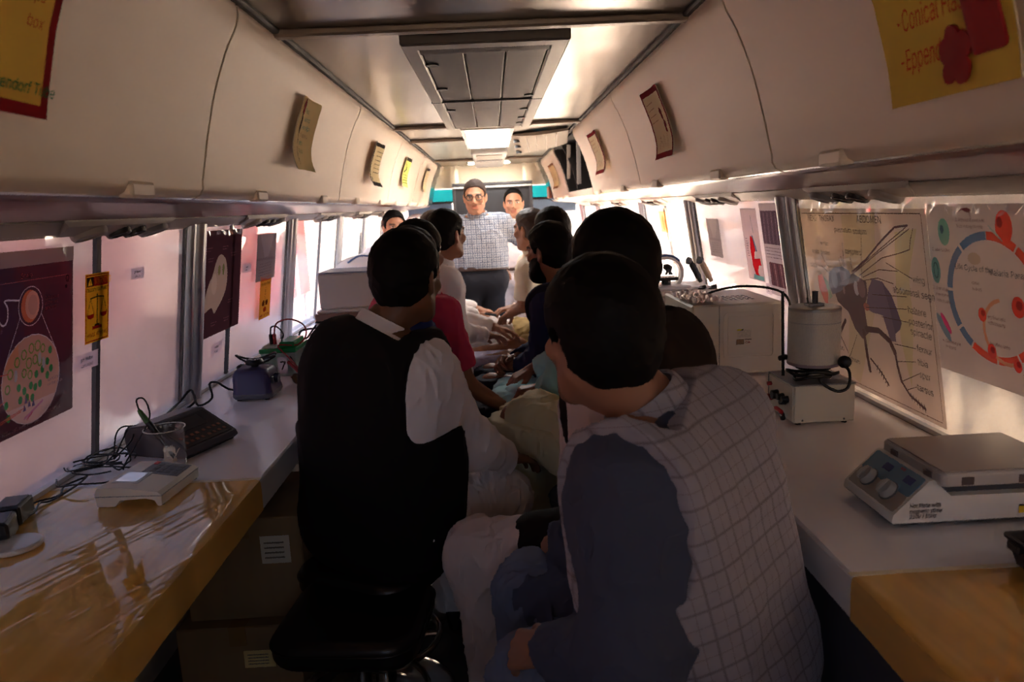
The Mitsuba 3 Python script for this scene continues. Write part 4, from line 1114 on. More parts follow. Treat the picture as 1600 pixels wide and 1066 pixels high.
obj('panel', on_slope(0.012, 0.198, 0.006, 0.122, -0.001, 0.002), pri((34, 33, 36), 0.35), k)
obj('display', on_slope(0.05, 0.16, 0.066, 0.112, 0.001, 0.003), pri((66, 68, 66), 0.15), k)
for i in range(8):
    for j in range(2):
        obj('key', on_slope(0.024 + 0.021 * i + (0.006 if i > 3 else 0), 0.034 + 0.021 * i + (0.006 if i > 3 else 0), 0.018 + 0.022 * j, 0.027 + 0.022 * j, 0.001, 0.0034), pri((128, 70, 44), 0.5), k)
obj('base', place(box(-0.10, 0.10, -0.10, 0.10, 0.0, 0.006), X, Y, Z, R), 'm_black', k)
obj('top_cover', place(hull([(x, y, z) for y in (-0.1, 0.1) for x, z in ((-0.094, 0.080), (-0.014, 0.092), (-0.094, 0.083), (-0.016, 0.0945))]), X, Y, Z, R), pri((92, 84, 86), 0.5), k)

# glass beaker with paper in it, electrode leaning inside
scene['m_glass'] = {'type': 'dielectric', 'int_ior': 1.47}
BX, BY = -0.915, 1.945
k = thing('beaker', 'glass beaker with white lettering and paper scraps inside, between the two meters', 'beaker')
r, t, h = 0.047, 0.0016, 0.106
obj('glass', lathe([(0, 0.0015), (r - 0.006, 0.0015), (r, 0.007), (r, h - 0.012), (r + 0.0055, h)], 40, (BX, BY, WT)), 'm_pane', k, smooth=40)
obj('rim', tube([(BX + (r + 0.0055) * math.cos(q), BY + (r + 0.0055) * math.sin(q), WT + h) for q in np.linspace(0, 2 * math.pi, 33)], 0.0016, 6, 0), 'm_light_grey', k, smooth=True)
obj('base_ring', tube([(BX + (r - 0.003) * math.cos(q), BY + (r - 0.003) * math.sin(q), WT + 0.003) for q in np.linspace(0, 2 * math.pi, 33)], 0.002, 6, 0), 'm_light_grey', k, smooth=True)
p = Print(); p.text('50 ml', 0.012, 0.062, 0.006, (240, 238, 236), True); p.text('BEAKER', 0.008, 0.053, 0.006, (240, 238, 236), True); p.text('25', 0.022, 0.044, 0.006, (240, 238, 236), True)
for i in range(5): p.rect(0.014, 0.014 + i * 0.006, 0.026, 0.0152 + i * 0.006, (240, 238, 236))
def cylfn(cx, cy, z0, rr, a0):
    def f(u, v):
        a = a0 + u / rr
        n = np.column_stack([np.cos(a), np.sin(a), a * 0])
        return np.array([cx, cy, z0]) + n * rr + np.column_stack([u * 0, u * 0, v]), n
    return f
put_print(p, cylfn(BX, BY, WT, r + 0.0001, math.radians(-88)), 'm_print', k, 'lettering')
for i, (a, l, c_) in enumerate(((20, 0.05, (232, 226, 214)), (100, 0.045, (214, 204, 186)), (200, 0.05, (226, 220, 206)))):
    m = box(-0.012, 0.012, -0.0006, 0.0006, 0, l)
    m = turned(m, 22 + 8 * i, axis=(1, 0, 0)); m = place(m, BX + 0.012 * math.cos(a), BY + 0.012 * math.sin(a), WT + 0.006, a)
    obj('paper_strip', m, 'm_paper', k)
k = thing('electrode', 'black and green electrode standing in the glass beaker, its cable hanging over the rim', 'electrode')
e0, e1 = np.array([BX + 0.018, BY + 0.0, WT + 0.02]), np.array([BX - 0.062, BY + 0.005, WT + 0.155])
d = (e1 - e0)
obj('probe', cyl(e0, e0 + d * 0.5, 0.005, 12), 'm_black_gloss', k)
obj('body', lathe([(0, 0), (0.006, 0.0), (0.0085, 0.006), (0.0085, 0.05), (0.007, 0.055), (0, 0.055)], 16, e0 + d * 0.42, d), 'm_black', k, smooth=40)
obj('green_cap', lathe([(0, 0), (0.008, 0.0), (0.0085, 0.004), (0.0065, 0.035), (0.004, 0.042), (0, 0.042)], 16, e0 + d * 0.76, d), pri((54, 92, 44), 0.4), k, smooth=40)
obj('cable', tube([e1, e1 + [-0.004, 0, 0.03], e1 + [0.014, 0, 0.035], e1 + [0.026, -0.002, 0.01], e1 + [0.024, -0.004, -0.025], e1 + [-0.01, -0.01, -0.08], e1 + [-0.06, 0.0, -0.148]], 0.0022, 8), 'm_black', k, smooth=True)

# tangle of black cable
k = thing('cable_tangle', 'tangle of thin black cable beside the meters under the left window', 'cable')
rr = np.random.default_rng(4)
for n_ in range(7):
    c = np.array([-1.075 + 0.03 * rr.normal(), 1.92 + 0.04 * rr.normal(), WT])
    a0, e = rr.random() * 6.28, 0.5 + 0.4 * rr.random()
    L = 0.06 + 0.035 * rr.random()
    pts = [c + np.array([L * math.cos(a0) * math.cos(t) - L * e * .6 * math.sin(a0) * math.sin(t), L * 1.3 * math.sin(a0) * math.cos(t) + L * e * math.cos(a0) * math.sin(t), 0.006 + 0.012 * rr.random() + 0.006 * n_ * 0.5]) for t in np.linspace(0, 5.6, 9)]
    obj('loop', tube(pts, 0.0022, 6, 5), 'm_black', k, smooth=True)
for n_ in range(3):
    obj('lead', tube([(-1.07, 1.96, WT + 0.02), (-1.085 + .02 * n_, 2.02, WT + 0.075 - .01 * n_), (-1.075 + .012 * n_, 2.06, WT + 0.085), (-1.045, 2.085, WT + 0.06)], 0.0022, 6, 6), 'm_black', k, smooth=True)
for n_ in range(2):
    obj('lead', tube([(-1.09, 1.86, WT + 0.01), (-1.115 + .03 * n_, 1.80, WT + 0.008), (-1.095, 1.74 - .03 * n_, WT + 0.006), (-1.12 + .015 * n_, 1.68, WT + 0.012), (-1.09, 1.63, WT + 0.008), (-1.11 + .02 * n_, 1.565, WT + 0.02)], 0.0026, 6, 6), 'm_black', k, smooth=True)
for j, (x, y, z, dg) in enumerate(((-1.115, 1.60, WF, 12), (-1.085, 1.50, WF, 20))):
    k = thing('power_adapter', ('black plug adapter on the left edge, the farther and higher of the two', 'black plug adapter on the left edge, the nearer of the two')[j], 'power adapter', 'black plug adapters')
    obj('case', place(box(-0.03, 0.03, -0.04, 0.04, 0.001, 0.046, 0.005), x, y, z, dg), 'm_black', k)
    obj('top_plate', place(box(-0.024, 0.024, -0.034, 0.034, 0.0455, 0.048, 0.002), x, y, z, dg), 'm_dark_grey', k)
    obj('pin', cat(placed([cyl((-.012, -.055, .024), (-.012, -.038, .024), .0035, 8), cyl((.012, -.055, .024), (.012, -.038, .024), .0035, 8)], x, y, z, dg)), 'm_steel', k)
k = thing('tape_roll', 'crumpled clear tape wad under the black adapters', 'tape')
obj('wad', place(soft_slab(sg.Point(0, 0).buffer(0.05), 0, 0.012, 0.005), -1.02, 1.455, WF, 0), 'm_clear_edge', k)

# vortex mixer
X, Y = -0.905, 2.70
k = thing('vortex_mixer', 'dark violet vortex mixer with a black cup on top, on the left worktop', 'vortex mixer')
def ring(hw, hd, r_, z, dx=0.0, dy=0.0):
    s = sg.box(-hw + r_, -hd + r_, hw - r_, hd - r_).buffer(r_, quad_segs=5)
    return np.array([(x + dx, y + dy, z) for x, y in list(s.exterior.coords)[:-1]])
prof = [ring(0.070, 0.080, 0.03, 0.006), ring(0.0745, 0.086, 0.032, 0.014), ring(0.074, 0.085, 0.032, 0.026), ring(0.071, 0.082, 0.03, 0.036), ring(0.068, 0.074, 0.03, 0.09, -0.004, 0.006), ring(0.060, 0.060, 0.028, 0.105, -0.006, 0.010), ring(0.052, 0.052, 0.026, 0.110, -0.006, 0.010), ring(0.001, 0.001, 0.0005, 0.111, -0.006, 0.01)]
for k_ in range(4, 8): prof[k_][:, 0] -= 0.002
obj('body', place(loft(prof[2:]), X, Y, WT, 0), pri((62, 58, 92), 0.4), k, smooth=35)
obj('base', place(loft([ring(0.001, 0.001, .0005, 0.005)] + prof[:4]), X, Y, WT, 0), pri((84, 84, 92), 0.5), k, smooth=35)
obj('cup', lathe([(0, 0.0), (0.012, 0.0), (0.014, 0.008), (0.032, 0.012), (0.034, 0.020), (0.026, 0.030), (0.012, 0.030), (0.008, 0.024), (0, 0.024)], 24, (X - 0.005, Y + 0.01, WT + 0.109)), 'm_black', k, smooth=40)
obj('dial', cyl((X + 0.066, Y + 0.0, WT + 0.068), (X + 0.082, Y + 0.0, WT + 0.066), 0.018, 18), pri((40, 38, 60), 0.4), k)
obj('switch', box(X + 0.066, X + 0.074, Y - 0.052, Y - 0.034, WT + 0.055, WT + 0.08, 0.002), 'm_black', k)
for dx in (-.05, .05):
    for dy in (-.06, .06): obj('foot', cyl((X + dx, Y + dy, WT), (X + dx, Y + dy, WT + 0.007), 0.009, 10), 'm_black', k)
obj('cable', tube([(X - 0.072, Y - 0.02, WT + 0.03), (X - 0.10, Y - 0.03, WT + 0.04), (X - 0.13, Y - 0.05, WT + 0.07), (X - 0.165, Y - 0.03, WT + 0.06), (X - 0.15, Y - 0.06, WT + 0.015), (X - 0.17, Y - 0.14, WT + 0.01), (X - 0.2, Y - 0.11, WT + 0.06), (X - 0.225, Y - 0.16, WT + 0.03), (X - 0.23, Y - 0.30, WT + 0.008)], 0.004, 8), 'm_black', k, smooth=True)
obj('cable', tube([(X - 0.2, Y - 0.10, WT + 0.05), (X - 0.17, Y - 0.16, WT + 0.03), (X - 0.2, Y - 0.23, WT + 0.008), (X - 0.235, Y - 0.36, WT + 0.008)], 0.004, 8), 'm_black', k, smooth=True)
# coiled lead and plug lying behind the mixer
k = thing('plug_lead', 'black plug with a coiled lead lying behind the vortex mixer', 'plug')
obj('lead', tube([(X - 0.03 + 0.075 * math.cos(t), Y + 0.11 + 0.05 * math.sin(t), WT + 0.125 + 0.014 * math.sin(2 * t + 1)) for t in np.linspace(0, 6.0, 14)] + [(X - 0.07, Y + 0.11, WT + 0.10)], 0.004, 8, 4), 'm_black', k, smooth=True)
obj('plug', box(X - 0.105, X - 0.055, Y + 0.09, Y + 0.13, WT + 0.06, WT + 0.10, 0.006), 'm_black', k)
obj('stand_block', box(X - 0.10, X - 0.05, Y + 0.09, Y + 0.15, WT, WT + 0.06, 0.004), pri((206, 184, 148), 0.6), k)

# green lidded electrophoresis tank
scene['m_green'] = pri((26, 128, 66), 0.25)
scene['m_tank'] = {'type': 'principledthin', 'base_color': {'type': 'rgb', 'value': [0.72, 0.80, 0.76]}, 'roughness': 0.2, 'spec_trans': 0.6, 'diff_trans': 0.9, 'eta': 1.3}
k = thing('gel_tank', 'clear electrophoresis tank with a bright green lid and a card numbered 7', 'tank')
x0, x1, y0, y1 = -0.985, -0.845, 3.02, 3.22
wall = lambda a: box(*a)
obj('box_front', box(x0, x1, y0, y0 + 0.005, WT + 0.002, WT + 0.10), 'm_tank', k)
obj('box_back', box(x0, x1, y1 - 0.005, y1, WT + 0.002, WT + 0.10), 'm_tank', k)
obj('box_side', box(x0, x0 + 0.005, y0, y1, WT + 0.002, WT + 0.10), 'm_tank', k); obj('box_side', box(x1 - 0.005, x1, y0, y1, WT + 0.002, WT + 0.10), 'm_tank', k)
obj('green_insert', box(x0 + 0.022, x1 - 0.012, y0 + 0.03, y1 - 0.03, WT + 0.012, WT + 0.098, 0.004), pri((30, 110, 62), 0.3), k)
obj('lid', cat([box(x0 - 0.006, x1 + 0.006, y0 - 0.006, y1 + 0.006, WT + 0.10, WT + 0.118, 0.003)]), 'm_green', k)
obj('lid_riser', box(x0 + 0.072, x1 - 0.004, y0 + 0.02, y1 - 0.02, WT + 0.118, WT + 0.142, 0.005), 'm_green', k)
obj('clear_cap', box(x0 + 0.004, x0 + 0.066, y0 + 0.01, y1 - 0.02, WT + 0.118, WT + 0.128, 0.003), 'm_tank', k)
obj('base', box(x0, x1, y0, y1, WT, WT + 0.004), 'm_light_grey', k)
p = Print(); p.rect(0, 0, 0.040, 0.070, (224, 214, 220)); p.text('7', 0.020, 0.018, 0.034, (40, 34, 40), True, True)
put_print(p, flat((x0 + 0.066, y0 - 0.0008, WT + 0.012), (1, 0, 0), (0, 0, 1)), 'm_print', k, 'number_card')
for j, (px_, c_) in enumerate(((0.03, 'm_black'), (0.045, None))):
    mt = c_ or pri((150, 30, 34), 0.35)
    b0 = np.array([x0 + px_, y0 + 0.06, WT + 0.126])
    obj('plug', cyl(b0, b0 + [0.0, 0, 0.045], 0.0075, 10), mt, k)
    top_ = b0 + [0, 0, 0.045]
    if j == 0: pts = [top_, top_ + [0.006, 0, 0.03], top_ + [0.03, 0, 0.03], top_ + [0.055, -0.005, 0.0], top_ + [0.05, -.02, -.03], top_ + [0.075, -0.045, -0.07], top_ + [0.125, -0.09, -0.13], top_ + [0.16, -0.12, -0.165]]
    else: pts = [top_, top_ + [0.015, 0, 0.045], top_ + [0.07, 0, 0.06], top_ + [0.125, 0, 0.035], top_ + [0.135, -0.01, -0.01], top_ + [0.10, -.03, -.045], top_ + [0.03, -0.06, -0.04], top_ + [0.08, -0.09, -0.09], top_ + [0.13, -0.11, -0.145], top_ + [0.15, -0.12, -0.165]]
    obj('lead', tube(pts, 0.0032, 8), mt, k, smooth=True)
obj('lead_boot', tube([(x0 + 0.115, y0 - 0.02, WT + 0.065), (x0 + 0.165, y0 - 0.05, WT + 0.025)], 0.0068, 8, 2), pri((150, 30, 34), 0.35), k)
k = thing('clear_tray', 'clear tray with a green rim lying behind the green lidded tank', 'tray')
obj('tray', box(-0.83, -0.70, 3.24, 3.42, WT + 0.001, WT + 0.05, 0.004), 'm_tank', k)
obj('rim', cat([box(-0.834, -0.696, 3.236, 3.245, WT + 0.046, WT + 0.056), box(-0.834, -0.696, 3.415, 3.424, WT + 0.046, WT + 0.056)]), 'm_green', k)
obj('green_mark', box(-0.80, -0.775, 3.233, 3.237, WT + 0.02, WT + 0.036), 'm_green', k)
# sunglasses
k = thing('sunglasses', 'pair of brown sunglasses lying folded at the elbow of the man in the black vest', 'sunglasses')
gx, gy = -0.775, 2.845
for s in (-1, 1):
    c = np.array([gx + 0.03 * s, gy - 0.02 * s, WT + 0.022])
    rim = [c + np.array([0.022 * math.cos(t) * 0.85, -0.022 * math.cos(t) * 0.5, 0.019 * math.sin(t)]) for t in np.linspace(0, 2 * math.pi, 17)]
    obj('rim', tube(rim, 0.0028, 8, 0), pri((70, 38, 30), 0.3), k, smooth=True)
    obj('lens', trimesh.Trimesh(np.vstack([[c + [0.002, 0.003, 0]], rim[:-1]]), [(0, 1 + i, 1 + (i + 1) % 16) for i in range(16)], process=False), pri((84, 62, 30), 0.1), k, smooth=False)
    obj('temple', tube([c + [0.022 * s, -0.012 * s, 0.006], c + [0.03 * s + 0.01, 0.02, 0.0], c + [0.01 * s + 0.03, 0.08, -0.014]], 0.0028, 8, 5), pri((70, 38, 30), 0.3), k, smooth=True)
obj('bridge', tube([(gx - 0.011, gy + 0.008, WT + 0.026), (gx, gy, WT + 0.030), (gx + 0.011, gy - 0.008, WT + 0.026)], 0.003, 8, 4), pri((70, 38, 30), 0.3), k, smooth=True)
# white machines behind the man in the black vest
k = thing('white_machine', 'white boxy laboratory machine with a pale lid, behind the man in the black vest', 'machine')
obj('base', box(-0.86, -0.60, 3.48, 3.85, WT + 0.004, WT + 0.155, 0.008), 'm_light_grey', k)
obj('dark_band', box(-0.863, -0.597, 3.477, 3.853, WT + 0.15, WT + 0.158), 'm_black', k)
obj('lid_band', box(-0.862, -0.598, 3.478, 3.852, WT + 0.158, WT + 0.192, 0.004), pri((150, 120, 112), 0.4), k)
obj('ledge', box(-0.855, -0.605, 3.50, 3.85, WT + 0.192, WT + 0.205, 0.004), 'm_white', k)
obj('cable', tube([(-0.865, 3.6, WT + 0.11), (-0.90, 3.59, WT + 0.11), (-0.955, 3.57, WT + 0.105), (-0.965, 3.56, WT + 0.075), (-0.93, 3.55, WT + 0.07), (-0.905, 3.57, WT + 0.10), (-0.88, 3.62, WT + 0.14)], 0.005, 8), 'm_black', k, smooth=True)
for dx in (-0.83, -0.63):
    for dy in (3.52, 3.81): obj('foot', cyl((dx, dy, WT), (dx, dy, WT + 0.006), 0.012, 10), 'm_black', k)
k = thing('white_box', 'plain white instrument case standing on the white machine', 'instrument')
obj('case', box(-0.85, -0.56, 3.55, 3.84, WT + 0.206, WT + 0.375, 0.008), 'm_white', k)
obj('top_edge', box(-0.845, -0.565, 3.555, 3.835, WT + 0.374, WT + 0.382, 0.002), pri((160, 168, 200), 0.4), k)
k = thing('centrifuge', 'white rounded benchtop machine with a dark port, farther along the left worktop', 'machine')
obj('base', box(-1.0, -0.64, 4.55, 4.95, WT, WT + 0.30, 0.02), 'm_white', k)
obj('lid', loft([[(-0.99 + 0.34 * (1 - math.cos(t)) / 2 * 1.0, y, WT + 0.30 + 0.10 * math.sin(t)) for t in np.linspace(0, math.pi, 12)] for y in (4.57, 4.93)], closed=False), 'm_white', k)
obj('lid_end', hull([(-0.99 + 0.34 * (1 - math.cos(t)) / 2, y, WT + 0.298 + 0.099 * math.sin(t)) for t in np.linspace(0, math.pi, 12) for y in (4.572, 4.928)]), 'm_white', k)
obj('port', box(-0.83, -0.67, 4.535, 4.56, WT + 0.27, WT + 0.31, 0.006), 'm_black', k)
obj('blue_stripe', tube([(-0.90, 4.565, WT + 0.36), (-0.83, 4.565, WT + 0.398), (-0.76, 4.565, WT + 0.395)], 0.006, 6, 4), pri((70, 90, 130), 0.4), k)
k = thing('small_white_case', 'small white case near the far left windows', 'case')
obj('case', box(-1.06, -0.80, 5.03, 5.29, WT, WT + 0.26, 0.01), 'm_white', k); obj('lid', box(-1.065, -0.795, 5.025, 5.295, WT + 0.26, WT + 0.30, 0.006), 'm_light_grey', k)

# ------------------------------------------------------------------ things on the right worktop
# hot plate stirrer
k = thing('hot_plate', 'white hot plate stirrer with blue control panel and two knobs on the right worktop', 'hot plate')
hx0, hx1, hy0, hy1 = 0.742, 1.10, 1.318, 1.515
prof = [(hx0, WT + 0.012), (hx0 + 0.003, WT + 0.030), (0.812, WT + 0.096), (0.822, WT + 0.098), (0.838, WT + 0.082), (0.856, WT + 0.064), (1.09, WT + 0.062), (hx1, WT + 0.05), (hx1, WT + 0.012)]
obj('body', prism(sg.Polygon(prof).buffer(-0.004).buffer(0.004), hy1 - hy0, (0, hy1, 0), (1, 0, 0), (0, 0, 1)), pri((226, 216, 206), 0.4), k, smooth=25)
obj('base', hull([(x, y, z) for x, y, z in [(hx0 + .012, hy0 + .012, WT + .004), (hx1 - .012, hy0 + .012, WT + .004), (hx0 + .012, hy1 - .012, WT + .004), (hx1 - .012, hy1 - .012, WT + .004), (hx0 + .001, hy0 - .001, WT + .013), (hx1, hy0 - .001, WT + .013), (hx0 + .001, hy1, WT + .013), (hx1, hy1, WT + .013)]]), 'm_dark_grey', k)
d = np.array([0.812 - hx0 - .003, 0, 0.066]); sl = np.linalg.norm(d); d /= sl; nn = np.array([-d[2], 0, d[0]]); o_ = np.array([hx0 + 0.003, hy1, WT + 0.030])
def cp(u, v, h): return o_ + np.array([0, -1, 0]) * u + d * v + nn * h         # u across the panel to the right as seen, v up
def cpanel(u0, u1, v0, v1, h0, h1, r_=0.006):
    s = sg.box(u0 + r_, v0 + r_, u1 - r_, v1 - r_).buffer(r_, quad_segs=3)
    return hull([cp(u, v, h) for u, v in s.exterior.coords for h in (h0, h1)])
obj('lower_panel', cpanel(0.008, 0.189, 0.004, 0.044, -0.001, 0.0012), pri((168, 152, 138), 0.45), k)
obj('blue_panel', cpanel(0.008, 0.189, 0.044, 0.094, -0.001, 0.0014), pri((88, 124, 142), 0.4), k)
for u in (0.058, 0.136):
    kn = obj('knob', lathe([(0, 0.0), (0.019, 0.0), (0.0195, 0.004), (0.017, 0.018), (0.014, 0.020), (0, 0.020)], 24, cp(u, 0.034, 0.001), nn), pri((160, 154, 148), 0.35), k, smooth=35)
    obj('skirt', lathe([(0.0195, 0.0), (0.0215, 0.0), (0.0215, 0.003), (0.0195, 0.003)], 24, cp(u, 0.034, 0.001), nn), pri((92, 94, 98), 0.4), k)
    obj('grip', hull([cp(u + a, 0.034 + b_, h) for a in (-.003, .003) for b_ in (-.016, .016) for h in (0.012, 0.0225)]), pri((176, 170, 164), 0.35), k)
    obj('display', cpanel(u + 0.006, u + 0.034, 0.066, 0.082, 0.001, 0.0024, 0.001), pri((60, 66, 120), 0.08), k)
obj('red_badge', cpanel(0.11, 0.126, 0.084, 0.090, 0.001, 0.002, 0.001), pri((150, 70, 80), 0.4), k)
p = Print(); p.text('Hot Plate with', 0.0, 0.022, 0.0085, (60, 44, 38), True, slant=0.1, stretch=.8); p.text('magnetic stirrer', 0.0, 0.011, 0.008, (60, 44, 38), True, slant=0.1, stretch=.8); p.text('220V / 50Hz', 0.0, 0.0, 0.008, (60, 44, 38), True, slant=0.1, stretch=.8)
put_print(p, flat((0.775, hy0 - 0.0006, WT + 0.022), (1, 0, 0), (0, 0, 1)), 'm_print', k, 'lettering')
p = Print(); p.rect(0, 0, 0.06, 0.018, (206, 172, 40)); p.rect(0, 0.014, 0.06, 0.018, (36, 32, 30))
put_print(p, flat((0.99, hy0 - 0.0006, WT + 0.022), (1, 0, 0), (0, 0, 1)), 'm_print', k, 'yellow_label')
obj('plate_support', box(0.845, 1.07, hy0 + 0.02, hy1 - 0.02, WT + 0.06, WT + 0.084, 0.003), 'm_dark_grey', k)
pl_ = sg.box(0.822, 1.275 - .002, 1.085, 1.452)
pl_ = sg.box(0.826, 1.300, 1.090, 1.520).buffer(-0.012).buffer(0.012)
obj('plate', soft_slab(pl_, WT + 0.088, WT + 0.116, 0.006), pri((186, 176, 170), 0.3), k, smooth=35)
obj('plate_top', soft_slab(pl_.buffer(-0.006), WT + 0.1155, WT + 0.1185, 0.001), pri((150, 134, 126), 0.25), k)
for (x, y, w, h) in ((0.822, 1.345, .006, .022), (0.822, 1.465, .006, .022)):
    obj('clip', box(x - 0.001, x + w, y - h / 2, y + h / 2, WT + 0.092, WT + 0.108, 0.001), pri((84, 66, 64), 0.5), k)
for x in (0.875, 0.985, 1.06):
    obj('clip', box(x - 0.012, x + 0.012, 1.2985, 1.306, WT + 0.092, WT + 0.108, 0.001), pri((84, 66, 64), 0.5), k)

# kymograph: control box with a drum, rod and coiled cable
k = thing('kymograph', 'kymograph with a ruled paper drum on a beige control box, beside the right window', 'instrument')
bx0, bx1, by0, by1, bz0, bz1 = 0.826, 1.000, 1.992, 2.178, WT + 0.008, WT + 0.120
obj('box', box(bx0, bx1, by0, by1, bz0, bz1 - 0.004, 0.003), pri((206, 196, 178), 0.5), k)
obj('top_plate', box(bx0 - 0.002, bx1 + 0.001, by0 - 0.001, by1 + 0.001, bz1 - 0.004, bz1, 0.001), 'm_mid_grey', k)
obj('face', box(bx0 - 0.003, bx0, by0 + 0.006, by1 - 0.004, bz0 + 0.004, bz1 - 0.008), pri((214, 204, 190), 0.4), k)
obj('edge', box(bx0 - 0.004, bx0 + 0.004, by1 - 0.004, by1 + 0.003, bz0, bz1, 0.001), 'm_mid_grey', k)
for y, z, r_ in ((2.105, 0.066, 0.015), (2.062, 0.070, 0.011), (2.03, 0.070, 0.011), (2.045, 0.058, .008)):
    obj('knob', cyl((bx0 - 0.003, y, WT + z), (bx0 - 0.022, y, WT + z), r_, 16, r_ * .85), 'm_black', k)
for y, z, mt in ((2.155, 0.088, None), (2.155, 0.05, None), (2.145, 0.044, None)):
    obj('terminal', cyl((bx0 - 0.003, y, WT + z), (bx0 - 0.016, y, WT + z), 0.006, 10), pri((150, 30, 34), 0.4), k)
obj('red_clip', tube([(bx0 - 0.02, 2.03, WT + 0.033), (bx0 - 0.022, 2.06, WT + 0.036), (bx0 - 0.016, 2.085, WT + 0.03)], 0.006, 8, 4), pri((196, 34, 34), 0.35), k)
obj('black_clip', cyl((bx0 - 0.02, 2.02, WT + 0.018), (bx0 - 0.012, 2.05, WT + 0.022), 0.008, 10), 'm_black', k)
for x in (bx0 + .02, bx1 - .02):
    for y in (by0 + .02, by1 - .02): obj('foot', cyl((x, y, WT), (x, y, bz0 + .002), 0.008, 10), 'm_black', k)
for x in (bx0 + .025, bx1 - .03): obj('screw', cyl((x, by0 + .001, bz0 + .008), (x, by0 - .0015, bz0 + .008), .003, 8), 'm_dark_grey', k)
DX, DY = 0.925, 2.10
obj('spindle', cyl((DX, DY, bz1), (DX, DY, bz1 + 0.037), 0.024, 20), 'm_steel', k)
obj('base_disc', lathe([(0, 0), (0.05, 0.0), (0.052, 0.004), (0.03, 0.008), (0, 0.008)], 28, (DX, DY, bz1 + 0.024)), 'm_black', k)
def drum_grid(p, n, uv):
    a = dr.atan2(p.y - 2.10, p.x - 0.925) * 0.072
    g = dr.maximum(smoothstep(0.80, 0.95, dr.abs(2 * (a / 0.0045 - dr.floor(a / 0.0045)) - 1)), smoothstep(0.80, 0.95, dr.abs(2 * (p.z / 0.0045 - dr.floor(p.z / 0.0045)) - 1)))
    band = smoothstep(0.0015, 0.0005, dr.abs(p.z - 1.083))
    return mix(mix((0.60, 0.54, 0.46), (0.44, 0.40, 0.36), g), (0.35, 0.32, 0.30), band)
scene['m_drum'] = pri(proc(drum_grid), 0.5)
obj('drum', lathe([(0, 0.957), (0.069, 0.957), (0.0725, 0.961), (0.0725, 1.119), (0.070, 1.123)], 48, (DX, DY, 0)), 'm_drum', k, smooth=35)
obj('drum_top', lathe([(0.0728, 1.117), (0.0728, 1.124), (0.066, 1.127), (0.02, 1.128), (0, 1.128)], 48, (DX, DY, 0)), 'm_steel', k, smooth=35)
obj('drum_rim', lathe([(0.07, 0.954), (0.0735, 0.956), (0.0735, 0.964), (0.07, 0.965)], 48, (DX, DY, 0)), pri((150, 130, 136), 0.4), k, smooth=35)
obj('top_nut', box(DX - 0.026, DX + 0.022, DY - 0.016, DY + 0.016, 1.127, 1.136, 0.002), 'm_mid_grey', k)
obj('shaft', cyl((DX, DY, 1.13), (DX, DY, 1.17), 0.0085, 14), 'm_dark_grey', k)
obj('pin', cyl((DX - 0.018, DY, 1.13), (DX - 0.024, DY, 1.152), 0.002, 8), 'm_black', k)
obj('rod', cyl((0.842, 2.115, bz1), (0.836, 2.115, 1.172), 0.0042, 12), 'm_black', k)
obj('rod_clamp', cat([cyl((0.829, 2.108, 0.975), (0.852, 2.120, 0.975), 0.008, 12)]), 'm_black', k)
rr = np.random.default_rng(2)
pts = []
for t in np.linspace(0, 12.2, 26):
    q = 0.052 + 0.016 * math.sin(1.7 * t)
    pts.append((0.893 + q * 1.15 * math.cos(t), 2.045 + q * 0.72 * math.sin(t), bz1 + 0.008 + 0.0016 * t + 0.006 * math.sin(3 * t)))
pts += [(0.90, 2.00, bz1 + 0.012), (0.94, 1.984, bz1 - 0.02), (0.975, 1.985, bz1 - 0.012), (0.985, 1.998, bz1 + 0.025), (0.982, 2.02, bz1 + 0.045)]
obj('cable', tube(pts, 0.0042, 8, 4), 'm_black', k, smooth=True)
obj('plug', lathe([(0, -0.012), (0.014, -0.012), (0.018, -0.006), (0.018, 0.008), (0.010, 0.014), (0, 0.014)], 18, (0.984, 2.028, bz1 + 0.052), (-0.5, -0.8, 0.2)), 'm_black', k, smooth=40)

# white oven with warning label
k = thing('oven', 'white bench oven with embossed side and yellow label on the right worktop', 'oven')
ox0, ox1, oy0, oy1, oz0, oz1 = 0.70, 1.035, 2.60, 3.02, WT + 0.012, WT + 0.272
obj('case', box(ox0, ox1, oy0, oy1, oz0, oz1, 0.008), pri((214, 206, 196), 0.42), k)
e = sg.box(0.815, oz0 + 0.055, 1.005, oz1 - 0.03).buffer(-0.02).buffer(0.02)
obj('embossed_rim', prism(e.difference(e.buffer(-0.010)), 0.004, (0, oy0, 0), (1, 0, 0), (0, 0, 1)), pri((214, 206, 196), 0.42), k)
obj('inner_panel', prism(e.buffer(-0.016), 0.0025, (0, oy0, 0), (1, 0, 0), (0, 0, 1)), pri((210, 202, 192), 0.42), k)
p = Print(); p.rect(0, 0, 0.054, 0.034, (206, 198, 186))
for i in range(6): p.rect(0.003, 0.004 + i * 0.0048, 0.051, 0.0056 + i * 0.0048, (160, 154, 146))
p.rect(0, 0.0285, 0.024, 0.034, (196, 186, 30)); p.poly([(0.012, 0.0285), (0.024, 0.0285), (0.024, 0.034), (0.019, 0.034)], (40, 38, 34))
p.rect(-0.002, -0.022, 0.026, -0.003, (96, 74, 54)); p.rect(0.0, -0.020, 0.024, -0.005, (146, 116, 84))
for i in range(3): p.rect(0.003, -0.018 + .004 * i, 0.021, -0.0168 + .004 * i, (110, 84, 60))
p.rect(0.028, -0.006, 0.054, -0.002, (120, 106, 100)); p.text('CE', 0.030, -0.018, 0.007, (130, 76, 66), True); p.poly([(0.041, -0.017), (0.049, -0.017), (0.045, -0.010)], (150, 70, 60))
put_print(p, flat((0.862, oy0 - 0.0028, WT + 0.145), (1, 0, 0), (0, 0, 1)), 'm_print', k, 'labels', fine=0)
